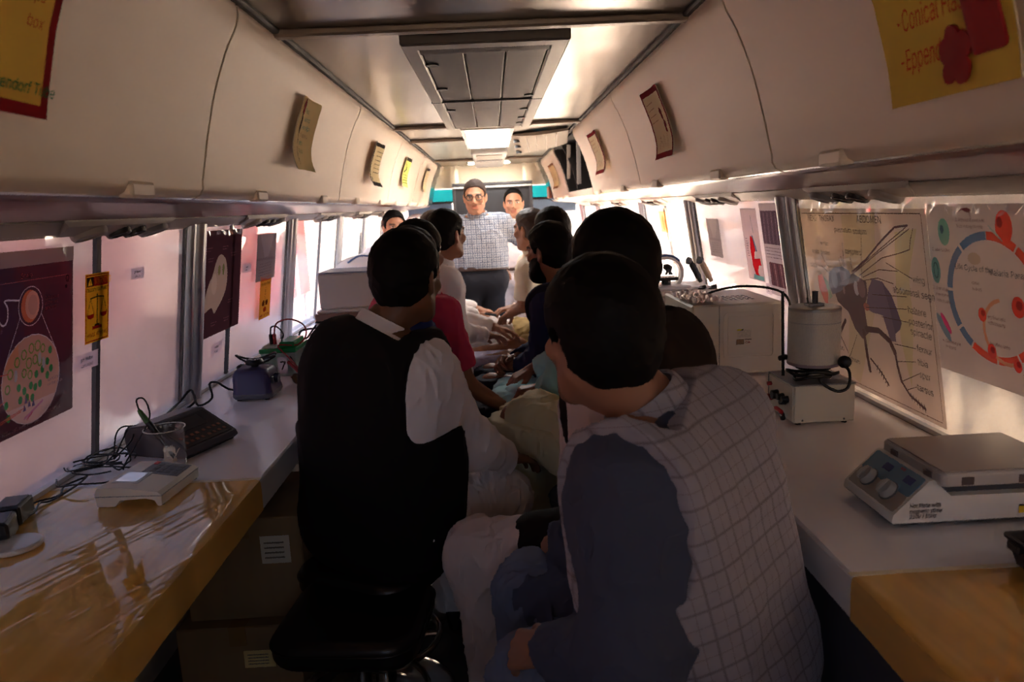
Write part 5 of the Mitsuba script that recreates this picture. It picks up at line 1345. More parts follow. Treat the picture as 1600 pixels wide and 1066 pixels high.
obj('screw', cyl((0.832, oy0 + .001, oz0 + 0.02), (0.832, oy0 - 0.0015, oz0 + 0.02), 0.004, 10), 'm_dark_grey', k)
obj('seam', box(0.7985, 0.8005, oy0 - 0.0012, oy0 + 0.004, oz0 + .004, oz1 - 0.004), 'm_mid_grey', k)
for i in range(7):
    for j in range(4): obj('vent_slot', box(0.83 + .02 * i, 0.842 + .02 * i, 2.70 + .035 * j, 2.716 + .035 * j, oz1 - 0.001, oz1 + 0.0008), 'm_dark_grey', k)
for x in (ox0 + .03, ox1 - .03):
    for y in (oy0 + .03, oy1 - .03): obj('foot', cyl((x, y, WT), (x, y, oz0 + .002), 0.012, 10), 'm_black', k)
obj('cable', tube([(0.79, 2.80, oz1 + 0.006), (0.85, 2.78, oz1 + 0.03), (0.93, 2.74, oz1 + 0.045), (1.01, 2.68, oz1 + 0.04), (1.045, 2.62, oz1 + 0.02), (1.05, 2.58, oz1 - 0.02), (1.045, 2.57, oz1 - 0.06)], 0.0045, 8), 'm_black', k, smooth=True)
k = thing('plastic_cover', 'crumpled clear plastic cover on the left end of the white oven', 'plastic cover')
rr = np.random.default_rng(9)
n = 16
P = np.array([[(0.69 + 0.13 * i / n, 2.595 + 0.3 * j / n, oz1 + 0.006 + 0.020 * rr.random()) for j in range(n + 1)] for i in range(n + 1)]).reshape(-1, 3)
obj('sheet', (P, np.array([(i * (n + 1) + j, (i + 1) * (n + 1) + j, (i + 1) * (n + 1) + j + 1, i * (n + 1) + j + 1) for i in range(n) for j in range(n)])), pri((196, 176, 172), 0.15), k, smooth=True)
# cabinet and microscope farther along
k = thing('beige_case', 'beige flat topped case under the microscope on the right worktop', 'case')
obj('body', box(0.70, 1.03, 3.2, 3.75, WT, WT + 0.215, 0.01), pri((196, 184, 170), 0.5), k)
obj('lid', box(0.695, 1.035, 3.195, 3.755, WT + 0.215, WT + 0.235, 0.006), pri((214, 202, 188), 0.45), k)
k = thing('microscope', 'white microscope with a ring shaped arm and black stage on the beige case', 'microscope')
mz = WT + 0.236
obj('base', box(0.745, 0.90, 3.33, 3.55, mz, mz + 0.025, 0.01), 'm_white', k)
arm = sg.Point(0, 0).buffer(0.085, quad_segs=12).difference(sg.Point(0.004, 0).buffer(0.066, quad_segs=12))
obj('ring_arm', prism(arm, 0.05, (0.80, 3.47, mz + 0.075), (1, 0, 0), (0, 0, 1)), 'm_white', k, smooth=40)
a2 = sg.Polygon([(0.09 * math.cos(t), 0.09 * math.sin(t)) for t in np.radians(np.linspace(40, 140, 14))] + [(0.08 * math.cos(t), 0.08 * math.sin(t)) for t in np.radians(np.linspace(140, 40, 14))])
obj('blue_arc', prism(a2, 0.052, (0.80, 3.471, mz + 0.075), (1, 0, 0), (0, 0, 1)), pri((70, 100, 150), 0.35), k, smooth=40)
obj('stage', box(0.755, 0.85, 3.38, 3.47, mz + 0.045, mz + 0.06, 0.004), 'm_black', k)
obj('condenser', cyl((0.80, 3.42, mz + 0.02), (0.80, 3.42, mz + 0.045), 0.022, 16), 'm_black_gloss', k)
obj('turret', lathe([(0, -0.01), (0.02, -0.008), (0.022, 0.006), (0.012, 0.012), (0, 0.012)], 18, (0.805, 3.41, mz + 0.105), (0.2, -0.3, 1)), 'm_black', k, smooth=40)
for a in (-0.5, 0.15, 0.8):
    obj('objective', cyl((0.805 + .014 * math.cos(3 * a), 3.40 + .008 * math.sin(3 * a), mz + 0.10), (0.805 + .026 * math.sin(a), 3.395, mz + 0.072), 0.0075, 12, 0.005), 'm_dark_grey', k)
for s, c_ in ((0.0, 'm_black'), (0.05, None)):
    mt = c_ or pri((196, 170, 140), 0.4)
    a, b_ = np.array([0.905 + s, 3.40, mz + 0.135]), np.array([0.955 + s, 3.38, mz + 0.03])
    obj('eyepiece_tube', lathe([(0, 0), (0.011, 0), (0.011, 0.02), (0.014, 0.022), (0.014, 0.09), (0.010, 0.095), (0.010, 0.115), (0, 0.115)], 16, a, b_ - a), mt, k, smooth=40)
    obj('focus_knob', lathe([(0, 0), (0.016, 0), (0.017, 0.006), (0.017, 0.014), (0, 0.014)], 16, a + (b_ - a) * 0.05, (-1, -0.3, 0.3)), 'm_dark_grey', k, smooth=40)
    obj('socket', cyl(b_ + [-.02, 0, -.03], b_ + [.02, 0, -.022], 0.011, 12), 'm_black', k)
obj('side_plate', box(0.885, 1.0, 3.37, 3.44, mz, mz + 0.012, 0.003), 'm_white', k)

# black tray at the right edge
k = thing('black_tray', 'black plastic tray at the right edge of the picture, on the wrapped worktop', 'tray')
tx0, tx1, ty0, ty1, tz = 0.862, 1.10, 1.02, 1.178, WT + 0.004
o = [sg.box(tx0 + .012, ty0 + .012, tx1 - .012, ty1 - .012), sg.box(tx0, ty0, tx1, ty1)]
def rr_(s, z, r_=0.012): return np.array([(x, y, z) for x, y in list(s.buffer(-r_).buffer(r_, quad_segs=4).exterior.coords)[:-1]])
S = [sg.box(tx0 + a, ty0 + a, tx1 - a, ty1 - a) for a in (0.016, 0.012, 0.004, 0.0, -0.003, -0.003, 0.004, 0.010, 0.018)]
zs = (0, 0.0, 0.030, 0.045, 0.045, 0.050, 0.050, 0.012, 0.006)
obj('body', loft([rr_(s, tz + z) for s, z in zip(S, zs)]), 'm_black', k, smooth=35)
obj('floor', prism(S[-1], 0.003, (0, 0, tz + 0.004), (1, 0, 0), (0, 1, 0)), 'm_dark_grey', k)
obj('lip_hook', box(tx0 - 0.008, tx0 + 0.004, 1.13, 1.16, tz + 0.030, tz + 0.046, 0.003), 'm_black', k)
obj('insert', box(tx0 + 0.03, tx1 - 0.03, ty0 + 0.03, ty1 - 0.03, tz + 0.008, tz + 0.04, 0.003), pri((96, 92, 84), 0.5), k)

# ------------------------------------------------------------------ under the left worktop: cartons; stools in the aisle
def carton(x0, x1, y0, y1, z0, z1, label, tagcol, tw, th_, tx, tz_):
    k = thing('carton', label, 'cardboard box', 'cartons under the left worktop')
    obj('box', box(x0, x1, y0, y1, z0, z1, 0.004), 'm_card', k)
    obj('tape', box((x0 + x1) / 2 - 0.025, (x0 + x1) / 2 + 0.025, y0 - 0.0012, y1 + 0.001, z1 - 0.06, z1 + 0.0012), pri((128, 96, 58), 0.25), k)
    p = Print(); p.rect(0, 0, tw, th_, tagcol)
    for i in range(4): p.rect(tw * .12, th_ * (.18 + .18 * i), tw * .8, th_ * (.24 + .18 * i), (120, 110, 96))
    put_print(p, flat((tx, y0 - 0.0014, tz_), (1, 0, 0), (0, 0, 1)), 'm_print', k, 'label_sheet')
carton(-0.98, -0.625, 1.98, 2.30, 0.02, 0.285, 'lower cardboard box under the left worktop, with a yellow and white label', (214, 190, 130), 0.09, 0.055, -0.79, 0.155)
carton(-0.95, -0.60, 2.02, 2.32, 0.287, 0.60, 'upper cardboard box of the stack under the left worktop, with a pale square label', (196, 188, 172), 0.085, 0.085, -0.72, 0.46)
carton(-1.02, -0.70, 2.9, 3.2, 0.0, 0.32, 'cardboard box standing farther back under the left worktop', (200, 190, 176), 0.07, 0.06, -0.9, 0.2)
k = thing('pallet', 'low dark plinth under the stacked cardboard boxes', 'plinth')
obj('board', box(-1.0, -0.62, 1.97, 2.32, 0.0, 0.019, 0.003), 'm_bin_dark', k)


def stool(x, y, deg, label, seat_z=0.45, mat='m_leather', w=0.37, d=0.36):
    k = thing('stool', label, 'stool', 'stools in the aisle')
    s = sg.box(-w / 2, -d / 2, w / 2, d / 2).buffer(-0.085).buffer(0.085, quad_segs=8)
    obj('seat', place(soft_slab(s, seat_z - 0.075, seat_z, 0.026, 5), x, y, 0, deg), mat, k, smooth=35)
    obj('piping', place(tube([(a, b_, seat_z - 0.026) for a, b_ in s.buffer(0.001).exterior.coords], 0.0035, 6, 0), x, y, 0, deg), mat, k, smooth=True)
    obj('plate', cyl((x, y, seat_z - 0.095), (x, y, seat_z - 0.07), 0.10, 20), 'm_black', k)
    obj('post', lathe([(0.032, 0.035), (0.032, 0.18), (0.024, 0.182), (0.024, seat_z - 0.09)], 20, (x, y, 0)), 'm_chrome', k, smooth=35)
    obj('base', lathe([(0.205, 0.001), (0.205, 0.008), (0.18, 0.018), (0.08, 0.03), (0.045, 0.05), (0.03, 0.06)], 32, (x, y, 0)), 'm_chrome', k, smooth=50)
    obj('foot_ring', tube([(x + 0.17 * math.cos(t), y + 0.17 * math.sin(t), 0.20) for t in np.linspace(0, 2 * math.pi, 25)], 0.009, 8, 0), 'm_chrome', k, smooth=True)
    obj('ring_arm', cat([cyl((x, y, 0.20), (x + 0.165, y, 0.20), 0.007, 8), cyl((x, y, 0.20), (x - 0.165, y, 0.20), 0.007, 8)]), 'm_chrome', k)
    return k
stool(-0.402, 1.765, -6, 'empty black leather stool in front, at the bottom of the picture')

# ------------------------------------------------------------------ people: one distance field per body, one per garment
def smin(a, b, k):
    h = np.clip(k - np.abs(a - b), 0, None) / k
    return np.minimum(a, b) - h * h * k * 0.25


class Field:
    """a smooth union of tapered capsules and ellipsoids, with cuts; evaluated only where it matters"""

    def __init__(self, k=0.03):
        self.p, self.k, self.cuts, self.disp = [], k, [], None

    def cap(self, a, b, ra, rb=None, k=None):
        self.p.append(('c', np.asarray(a, np.float32), np.asarray(b, np.float32), np.float32(ra), np.float32(ra if rb is None else rb), k or self.k)); return self

    def ell(self, c, r, R=None, k=None, sub=False):
        self.p.append(('s' if sub else 'e', np.asarray(c, np.float32), np.asarray(r, np.float32), np.eye(3, dtype=np.float32) if R is None else np.asarray(R, np.float32), None, k or self.k)); return self

    def cut(self, fn):
        """fn(points) -> distance, positive where matter is removed"""
        self.cuts.append(fn); return self

    def bounds(self):
        lo, hi = [], []
        for q in self.p:
            if q[0] == 'c':
                r = max(q[3], q[4]); lo += [np.minimum(q[1], q[2]) - r]; hi += [np.maximum(q[1], q[2]) + r]
            elif q[0] == 'e':
                r = q[2].max(); lo += [q[1] - r]; hi += [q[1] + r]
        return np.min(lo, 0) - 0.03, np.max(hi, 0) + 0.03

    def far(self, C):
        """distance from the points C to every piece (roughly), pieces x points"""
        out = []
        for q in self.p:
            if q[0] == 'c':
                ab = q[2] - q[1]
                t = np.clip(((C - q[1]) @ ab) / max(float(ab @ ab), 1e-9), 0, 1)
                v = C - q[1] - t[:, None] * ab
                out.append(np.sqrt((v * v).sum(1)) - max(q[3], q[4]))
            else:
                out.append(np.linalg.norm(C - q[1], axis=1) - q[2].max())
        return np.array(out)

    def __call__(self, P, fine=True, use=None):
        d = np.full(len(P), 1.0, np.float32)
        for n_, q in enumerate(self.p):
            if use is not None and not use[n_]: continue
            if q[0] == 'c':
                ab = q[2] - q[1]
                t = np.clip(((P - q[1]) @ ab) / max(float(ab @ ab), 1e-9), 0, 1)
                v = P - q[1] - t[:, None] * ab
                e = np.sqrt((v * v).sum(1)) - (q[3] + (q[4] - q[3]) * t)
            else:
                v = ((P - q[1]) @ q[3]) / q[2]
                k0 = np.sqrt((v * v).sum(1)) + 1e-9
                w = v / q[2]
                e = k0 * (k0 - 1) / (np.sqrt((w * w).sum(1)) + 1e-9)
                if q[0] == 's':
                    d = -smin(-d, e, q[5]); continue
            d = smin(d, e, q[5])
        if fine and self.disp is not None:
            near = np.abs(d) < 0.05
            if near.any(): d[near] += self.disp(P[near]).astype(d.dtype)
        for c in self.cuts:
            d = np.maximum(d, c(P))
        return d


def surface(F, h, B=8):
    """surface nets of the field F with cells of h metres, on the blocks that the surface passes through"""
    lo, hi = F.bounds()
    nb = np.ceil((hi - lo) / (h * B)).astype(int)
    I = np.stack(np.meshgrid(*[np.arange(n) for n in nb], indexing='ij'), -1).reshape(-1, 3)
    ctr = (lo + (I + 0.5) * h * B).astype(np.float32)
    I = I[np.abs(F(ctr, False)) < h * B * 0.87 * 1.15 + 0.025]
    g = np.arange(B + 1)
    off = np.stack(np.meshgrid(g, g, g, indexing='ij'), -1).reshape(-1, 3)
    vals = np.empty((len(I), (B + 1) ** 3), np.float32)
    near = F.far((lo + (I + 0.5) * h * B).astype(np.float32)) < h * B * 0.9 + 0.07
    for s in range(0, len(I), 20):
        q = (lo + ((I[s:s + 20, None] * B + off[None]) * h)).astype(np.float32).reshape(-1, 3)
        vals[s:s + 20] = F(q, True, near[:, s:s + 20].any(1)).reshape(-1, (B + 1) ** 3)
    vals = vals.reshape(-1, B + 1, B + 1, B + 1)
    corner = [(a, b, c) for a in (0, 1) for b in (0, 1) for c in (0, 1)]
    cv = np.stack([vals[:, a:B + a, b:B + b, c:B + c] for a, b, c in corner], -1)
    inside = cv < 0
    act = inside.any(-1) & ~inside.all(-1)
    bi, x, y, z = np.nonzero(act)
    v = cv[bi, x, y, z]
    cell = I[bi] * B + np.column_stack([x, y, z])
    cn = np.array(corner, float)
    acc, cnt = np.zeros((len(v), 3)), np.zeros(len(v))
    for i in range(8):
        for j in range(i + 1, 8):
            if np.abs(cn[i] - cn[j]).sum() == 1:
                m = (v[:, i] < 0) != (v[:, j] < 0)
                t = v[m, i] / (v[m, i] - v[m, j])
                acc[m] += cn[i] + t[:, None] * (cn[j] - cn[i]); cnt[m] += 1
    V = lo + (cell + acc / cnt[:, None]) * h
    N = (nb * B + 2).astype(np.int64)
    key = (cell[:, 0] * N[1] + cell[:, 1]) * N[2] + cell[:, 2]
    order = np.argsort(key); sk = key[order]
    def find(c):
        kk = (c[:, 0] * N[1] + c[:, 1]) * N[2] + c[:, 2]
        i = np.clip(np.searchsorted(sk, kk), 0, len(sk) - 1)
        return np.where(sk[i] == kk, order[i], -1)
    F4 = []
    for ax, far in ((0, 4), (1, 2), (2, 1)):
        m = (v[:, 0] < 0) != (v[:, far] < 0)
        c = cell[m]
        b_, c_ = (ax + 1) % 3, (ax + 2) % 3
        e1, e2 = np.eye(3, dtype=int)[b_], np.eye(3, dtype=int)[c_]
        q = np.stack([np.nonzero(m)[0], find(c - e1), find(c - e1 - e2), find(c - e2)], 1)
        flip = (v[m, 0] < 0)
        q = np.where(flip[:, None], q, q[:, ::-1])
        F4.append(q[(q >= 0).all(1)])
    q = np.concatenate(F4)
    return trimesh.Trimesh(V, np.vstack([q[:, [0, 1, 2]], q[:, [0, 2, 3]]]), process=False)


def unit(v):
    v = np.asarray(v, float)
    return v / (np.linalg.norm(v) + 1e-12)


def ik(a, b, l1, l2, hint):
    """the joint between a and b for two bones, bent towards hint"""
    d = b - a; L = np.linalg.norm(d)
    L2 = min(L, (l1 + l2) * 0.999)
    x = (l1 * l1 - l2 * l2 + L2 * L2) / (2 * L2)
    hgt = math.sqrt(max(l1 * l1 - x * x, 0))
    u = d / L
    n = np.asarray(hint, float) - u * (np.asarray(hint, float) @ u)
    return a + u * x + unit(n) * hgt


def folds(seed, amp, fx=(9, 9, 5), f2=28):
    def f(P):
        w = meshkit.noise(P * np.asarray(fx) + seed * 3.1)
        a = meshkit.noise(P * np.array([f2, f2, f2 * 0.42]) + 3.0 * w[:, None] + seed)
        e = 1 - np.abs(2 * a - 1)
        return amp * (1.2 * (w - 0.5) - 1.5 * (e ** 3 - 0.25))
    return f


def hand_field(wrist, d, palm_n, side, curl, spread=0.10, s=1.0):
    """wrist point, d = towards the fingers, palm_n = out of the palm, side = +1 when the thumb is on the (d x palm_n) side; curl per finger in degrees"""
    d, n = unit(d), unit(np.asarray(palm_n) - unit(d) * (unit(d) @ np.asarray(palm_n)))
    lat = np.cross(d, n) * side
    F = Field(0.007)
    Q = lambda x, y, z: np.asarray(wrist) + s * (d * x + lat * y + n * z)
    F.cap(Q(-0.025, 0, 0), Q(0.01, 0, 0), 0.025 * s, 0.023 * s, 0.012)
    kn = [(0.092, 0.030), (0.096, 0.010), (0.090, -0.010), (0.080, -0.029)]
    ln = [(0.040, 0.025, 0.020), (0.045, 0.028, 0.021), (0.041, 0.026, 0.020), (0.032, 0.020, 0.018)]
    for i, ((kx, ky), l) in enumerate(zip(kn, ln)):
        F.cap(Q(0.012, ky * 0.62, 0), Q(kx - 0.004, ky, 0), 0.0135 * s, 0.0105 * s, 0.012)
    for i, ((kx, ky), l) in enumerate(zip(kn, ln)):
        p = np.array([kx - 0.004, ky, 0.0]); a = 0.0
        c = curl[i] if hasattr(curl, '__len__') else curl
        sp = spread * (1.5 - i) / 1.5
        r = 0.0092 if i < 3 else 0.0080
        for j, L in enumerate(l):
            a += math.radians(c * (0.9, 1.1, 0.7)[j])
            q = p + L * np.array([math.cos(a) * math.cos(sp), math.sin(sp) * math.cos(a), math.sin(a)])
            F.cap(Q(*p), Q(*q), (r - 0.0006 * j) * s, (r - 0.0006 * (j + 1)) * s, 0.0035)
            p = q
    t0, t1 = np.array([0.022, 0.024, 0.004]), np.array([0.055, 0.046, 0.016])
    t2 = t1 + 0.032 * unit([0.9, 0.30, 0.35]); t3 = t2 + 0.024 * unit([0.95, -0.10, 0.4])
    F.cap(Q(*t0), Q(*t1), 0.014 * s, 0.0115 * s, 0.012); F.cap(Q(*t1), Q(*t2), 0.0108 * s, 0.0095 * s, 0.004); F.cap(Q(*t2), Q(*t3), 0.0095 * s, 0.0075 * s, 0.004)
    return F


SKIN = dict(brown=(146, 100, 76), dark=(112, 74, 54), light=(176, 126, 98))


def rot_to(fwd, up=(0, 0, 1)):
    """columns: right, forward, up of a head that looks along fwd"""
    f = unit(fwd); r = unit(np.cross(f, up)); u = np.cross(r, f)
    return np.column_stack([r, f, u])


def head_fields(c, look, s, hair, ears=True, beard=0, balding=False, roll=0.0, neck_to=None, seed=0):
    up = np.array([0, 0, 1.0])
    if roll: up = trimesh.transformations.rotation_matrix(math.radians(roll), unit(look))[:3, :3] @ up
    R = rot_to(look, up)
    c = np.asarray(c, float)
    W = lambda x, y, z: c + s * (R @ np.array([x, y, z]))
    F = Field(0.02)
    F.ell(W(0, -0.014, 0.034), np.array([0.075, 0.096, 0.086]) * s, R, 0.02)
    F.ell(W(0, 0.026, -0.040), np.array([0.060, 0.062, 0.078]) * s, R, 0.03)
    F.cap(W(-0.014, 0.064, -0.100), W(0.014, 0.064, -0.100), 0.019 * s, None, 0.022)
    for q in (-1, 1):
        F.cap(W(q * 0.050, -0.004, -0.052), W(q * 0.030, 0.05, -0.092), 0.020 * s, 0.018 * s, 0.025)
        F.ell(W(q * 0.043, 0.060, -0.018), np.array([0.024, 0.022, 0.02]) * s, R, 0.02)
    F.cap(W(-0.034, 0.078, 0.030), W(0.034, 0.078, 0.030), 0.0125 * s, None, 0.014)
    for q in (-1, 1):
        F.ell(W(q * 0.032, 0.097, 0.010), np.array([0.017, 0.016, 0.011]) * s, R, 0.010, sub=True)
        F.ell(W(q * 0.032, 0.075, 0.010), np.array([0.0135, 0.0125, 0.0095]) * s, R, 0.003)
    F.cap(W(0, 0.086, 0.018), W(0, 0.108, -0.022), 0.0085 * s, 0.0125 * s, 0.010)
    for q in (-1, 1): F.ell(W(q * 0.0115, 0.098, -0.026), np.array([0.0085, 0.010, 0.007]) * s, R, 0.007)
    F.cap(W(-0.019, 0.082, -0.054), W(0.019, 0.082, -0.054), 0.0085 * s, None, 0.007)
    F.cap(W(-0.015, 0.081, -0.067), W(0.015, 0.081, -0.067), 0.0085 * s, None, 0.007)
    if ears:
        for q in (-1, 1):
            Re = R @ trimesh.transformations.euler_matrix(0.15, 0, q * 0.5)[:3, :3]
            F.ell(W(q * 0.078, -0.012, -0.004), np.array([0.0095, 0.020, 0.032]) * s, Re, 0.010)
            F.ell(W(q * 0.088, -0.004, -0.002), np.array([0.006, 0.011, 0.020]) * s, Re, 0.006, sub=True)
            F.ell(W(q * 0.076, -0.006, -0.030), np.array([0.007, 0.010, 0.010]) * s, Re, 0.008)
    base = W(0, -0.020, -0.060)
    nt = np.asarray(neck_to if neck_to is not None else W(0, -0.03, -0.16))
    F.cap(base, nt, 0.052 * s, 0.058 * s, 0.03)
    F.ell(W(0, 0.012, -0.088 - 0.02), np.array([0.012, 0.02, 0.014]) * s, R, 0.02)
    local = lambda P: ((P - c) @ R) / s
    H = None
    if hair:
        t = hair if not isinstance(hair, bool) else 0.016
        H = Field(0.02)
        H.ell(W(0, -0.016, 0.037), np.array([0.077 + t * 0.75, 0.098 + t, 0.087 + t]) * s, R, 0.02)
        H.ell(W(0, -0.050, -0.010), np.array([0.066 + t * 0.5, 0.062 + t * 0.6, 0.080]) * s, R, 0.03)
        ys = [-0.14, -0.06, -0.030, 0.002, 0.018, 0.036, 0.062, 0.12]
        zs = [-0.072, -0.070, -0.052, -0.028, 0.008, 0.052, 0.080, 0.100]
        if balding: zs = [-0.072, -0.070, -0.05, -0.028, 0.015, 0.07, 0.10, 0.13]
        def hl(P):
            q = local(P)
            ear = 0.020 - np.sqrt((q[:, 1] + 0.008) ** 2 + ((q[:, 2] + 0.006) * 0.62) ** 2)
            ear = np.where(np.abs(q[:, 0]) > 0.05, ear, -1)
            return (np.maximum((np.interp(q[:, 1], ys, zs) + 0.006 * (meshkit.noise(q * 70) - 0.5) - q[:, 2]) * 0.7, ear) * s).astype(np.float32)
        H.cut(hl)
        def tuft(P):
            q = local(P)
            a = meshkit.noise(q * np.array([70, 40, 50]) + seed); b = meshkit.noise(q * np.array([190, 120, 120]) + seed)
            return 0.005 * s * (a - 0.5) + 0.004 * s * (b - 0.5)
        H.disp = tuft
    Bd = None
    if beard:
        Bd = Field(0.02)
        b = 0.006 if beard == 1 else 0.013
        Bd.ell(W(0, 0.026, -0.044), np.array([0.060 + b * .8, 0.062 + b * .7, 0.080 + b]) * s, R, 0.03)
        Bd.cap(W(-0.014, 0.064, -0.100), W(0.014, 0.064, -0.100), (0.019 + b) * s, None, 0.022)
        for q in (-1, 1): Bd.cap(W(q * 0.052, 0.002, -0.045), W(q * 0.030, 0.05, -0.092), (0.020 + b) * s, (0.018 + b) * s, 0.025)
        def bl(P):
            q = local(P)
            top_ = np.interp(np.abs(q[:, 0]), [0, 0.02, 0.045, 0.07], [-0.040, -0.046, -0.040, -0.015])
            mouth = 0.019 - np.sqrt((q[:, 0] * 0.8) ** 2 + ((q[:, 2] + 0.060) * 1.5) ** 2 + (np.minimum(q[:, 1] - 0.06, 0) * 2) ** 2)
            return (np.maximum(np.maximum((q[:, 2] - top_) * 0.8, mouth), np.maximum(-q[:, 1] - 0.004, -q[:, 2] - 0.142)) * s).astype(np.float32)
        Bd.cut(bl)
        Bd.disp = lambda P: 0.004 * s * (meshkit.noise(P * 220) - 0.5)
    return F, H, Bd, local


def skin_color(V, local, base, greyhair=False, brow=(26, 18, 16), stubble=0.35):
    c = np.tile(lin(base), (len(V), 1))
    q = local(V)
    head = (np.abs(q[:, 0]) < 0.12) & (np.abs(q[:, 1]) < 0.15) & (np.abs(q[:, 2]) < 0.15)
    x, y, z = q[:, 0], q[:, 1], q[:, 2]
    f = head & (y > 0.04)
    def blend(m, col, a):
        c[m] = c[m] * (1 - a) + lin(col) * a
    blend(f & (np.abs(z + 0.0605) < 0.013) & (np.abs(x) < 0.024), (150, 72, 66), 0.5)
    blend(f & (z < -0.035) & ~((np.abs(z + 0.0605) < 0.012) & (np.abs(x) < 0.024)), (60, 48, 44), stubble)
    ax = np.abs(np.abs(x) - 0.034)
    blend(f & (ax < 0.020) & (np.abs(z - 0.031 + 0.3 * ax * ax / 0.02) < 0.0055), brow, 0.9)
    e = (np.abs(np.abs(x) - 0.032) < 0.0125) & (np.abs(z - 0.010) < 0.0048) & f
    blend(e, (214, 206, 198), 0.95); blend(e & (np.abs(np.abs(x) - 0.032) < 0.0052), (28, 18, 14), 1.0)
    blend(f & (np.abs(np.abs(x) - 0.032) < 0.016) & (np.abs(z - 0.0165) < 0.002), brow, 0.7)
    return c


def cloth(key, col, rough=0.9, sheen=0.25):
    if key not in scene: scene[key] = pri(col, rough, sheen=sheen, specular=0.25)
    return key


scene['m_skin'] = pri(VC, 0.5, specular=0.4)
scene['m_hair_black'] = pri((10, 8, 8), 0.6, specular=0.12)
scene['m_hair_brown'] = pri((44, 28, 22), 0.5)
scene['m_hair_grey'] = pri((58, 48, 44), 0.8, specular=0.1)
scene['m_belt'] = pri((58, 36, 28), 0.5)

L_UP, L_FO, L_TH, L_SH = 0.29, 0.255, 0.425, 0.415


def person(label, hip, face, lean=(0, 0, 0), look=None, head=None, seat=True, s=1.0, voxel=0.008, skin='brown', hair=0.016, hairmat='m_hair_black', beard=0, balding=False,
           wristL=None, wristR=None, elbL=None, elbR=None, hL=None, hR=None, kneeL=None, kneeR=None, footL=None, footR=None, top='kameez', topcol='c_white', botcol=None, vest=None, vestcol=None,
           shL=None, shR=None, torso=1.0, ears=True, roll=0.0, seed=1, sleeve=1.0, collar=True, hand_h=0.0034, baggy=1.0, shoes='m_black', lower=True, glasses=False, headvox=None, neckp=None, greybrow=False, hem=0.12, stub=0.35, extra=None, fat=0.0, lap=1.0):
    """hip: the point between the hip joints; face: where chest and knees point; every joint in metres, in the bus"""
    hip = np.asarray(hip, float); f = unit([face[0], face[1], 0]); r = np.array([f[1], -f[0], 0]); up = np.array([0, 0, 1.0])
    ax = unit(up + np.asarray(lean, float))
    neck = hip + ax * 0.555 * s if neckp is None else np.asarray(neckp, float)
    mid = (hip + neck) / 2 - f * 0.015
    SL = neck - ax * 0.065 * s - r * 0.185 * s if shL is None else np.asarray(shL, float)
    SR = neck - ax * 0.065 * s + r * 0.185 * s if shR is None else np.asarray(shR, float)
    hd = neck + ax * 0.16 * s + f * 0.03 if head is None else np.asarray(head, float)
    lk = np.asarray(look if look is not None else f, float)
    HL, HR = hip - r * 0.09 * s, hip + r * 0.09 * s
    key = thing('person', label, 'person')
    if seat:
        kL = HL + f * 0.41 * s - r * 0.07 if kneeL is None else np.asarray(kneeL, float)
        kR = HR + f * 0.41 * s + r * 0.07 if kneeR is None else np.asarray(kneeR, float)
        fL = np.array([*(kL + f * 0.02)[:2], 0.09]) if footL is None else np.asarray(footL, float)
        fR = np.array([*(kR + f * 0.02)[:2], 0.09]) if footR is None else np.asarray(footR, float)
    else:
        kL = HL - up * L_TH * s + f * 0.02 if kneeL is None else np.asarray(kneeL, float)
        kR = HR - up * L_TH * s + f * 0.02 if kneeR is None else np.asarray(kneeR, float)
        fL, fR = kL - up * (kL[2] - 0.09), kR - up * (kR[2] - 0.09)
    def arm(S, wr, el, sgn):
        if wr is None: wr = hip + f * 0.26 * s + r * sgn * 0.12 + up * 0.10
        wr = np.asarray(wr, float)
        D = np.linalg.norm(wr - S)
        if D > (L_UP + L_FO) * s: wr = S + (wr - S) / D * (L_UP + L_FO) * s * 0.995
        if el is None: el = ik(S, wr, L_UP * s, L_FO * s, -f * 0.6 + r * sgn * 0.6 - up * 0.6)
        return np.asarray(el, float), wr
    EL, WL = arm(SL, wristL, elbL, -1); ER, WR = arm(SR, wristR, elbR, 1)
    hf, hh, hb, local = head_fields(hd, lk, s, hair, ears, beard, balding, roll, neck, seed)
    # ---- the body: head, neck, trunk, arms, legs, then hands, one mesh
    B = Field(0.03)
    B.cap(neck - ax * 0.05, neck + unit(hd - neck) * 0.035, 0.062 * s, 0.055 * s, 0.03)
    def trunk(F, o, k=0.06, drape=0.0):
        t = torso
        F.cap(SL * .82 + SR * .18 - ax * 0.012, SR * .82 + SL * .18 - ax * 0.012, (0.054 + o) * s, None, k)
        F.cap(neck - ax * 0.02, SL - ax * 0.008, (0.046 + o * .8) * s, (0.047 + o) * s, k); F.cap(neck - ax * 0.02, SR - ax * 0.008, (0.046 + o * .8) * s, (0.047 + o) * s, k)
        c1 = neck * .72 + mid * .28 - ax * 0.035 - f * 0.012
        sh = unit(SR - SL)
        h0 = hip + up * 0.015
        for q in np.linspace(0, 1, 6):
            c_ = h0 * (1 - q) ** 2 + 2 * (mid - ax * 0.01) * q * (1 - q) + c1 * q * q
            d_ = unit(r * (1 - q) + sh * q)
            w_ = np.interp(q, [0, .45, 1], [0.082, 0.070 + drape, 0.082]); r_ = np.interp(q, [0, .45, 1], [0.108, 0.104 + drape, 0.098])
            F.cap(c_ - d_ * w_ * t * s, c_ + d_ * w_ * t * s, (r_ * t + o) * s, None, 0.05)
        return F
    trunk(B, -0.012)
    for S, E_, W_, in ((SL, EL, WL), (SR, ER, WR)):
        B.cap(S, E_, 0.047 * s, 0.040 * s, 0.03); B.cap(E_, W_, 0.040 * s, 0.026 * s, 0.02)
    if lower:
        for H_, K_, A_ in ((HL, kL, fL), (HR, kR, fR)):
            B.cap(H_, K_, 0.078 * s, 0.052 * s, 0.04); B.cap(K_, A_, 0.052 * s, 0.036 * s, 0.03)
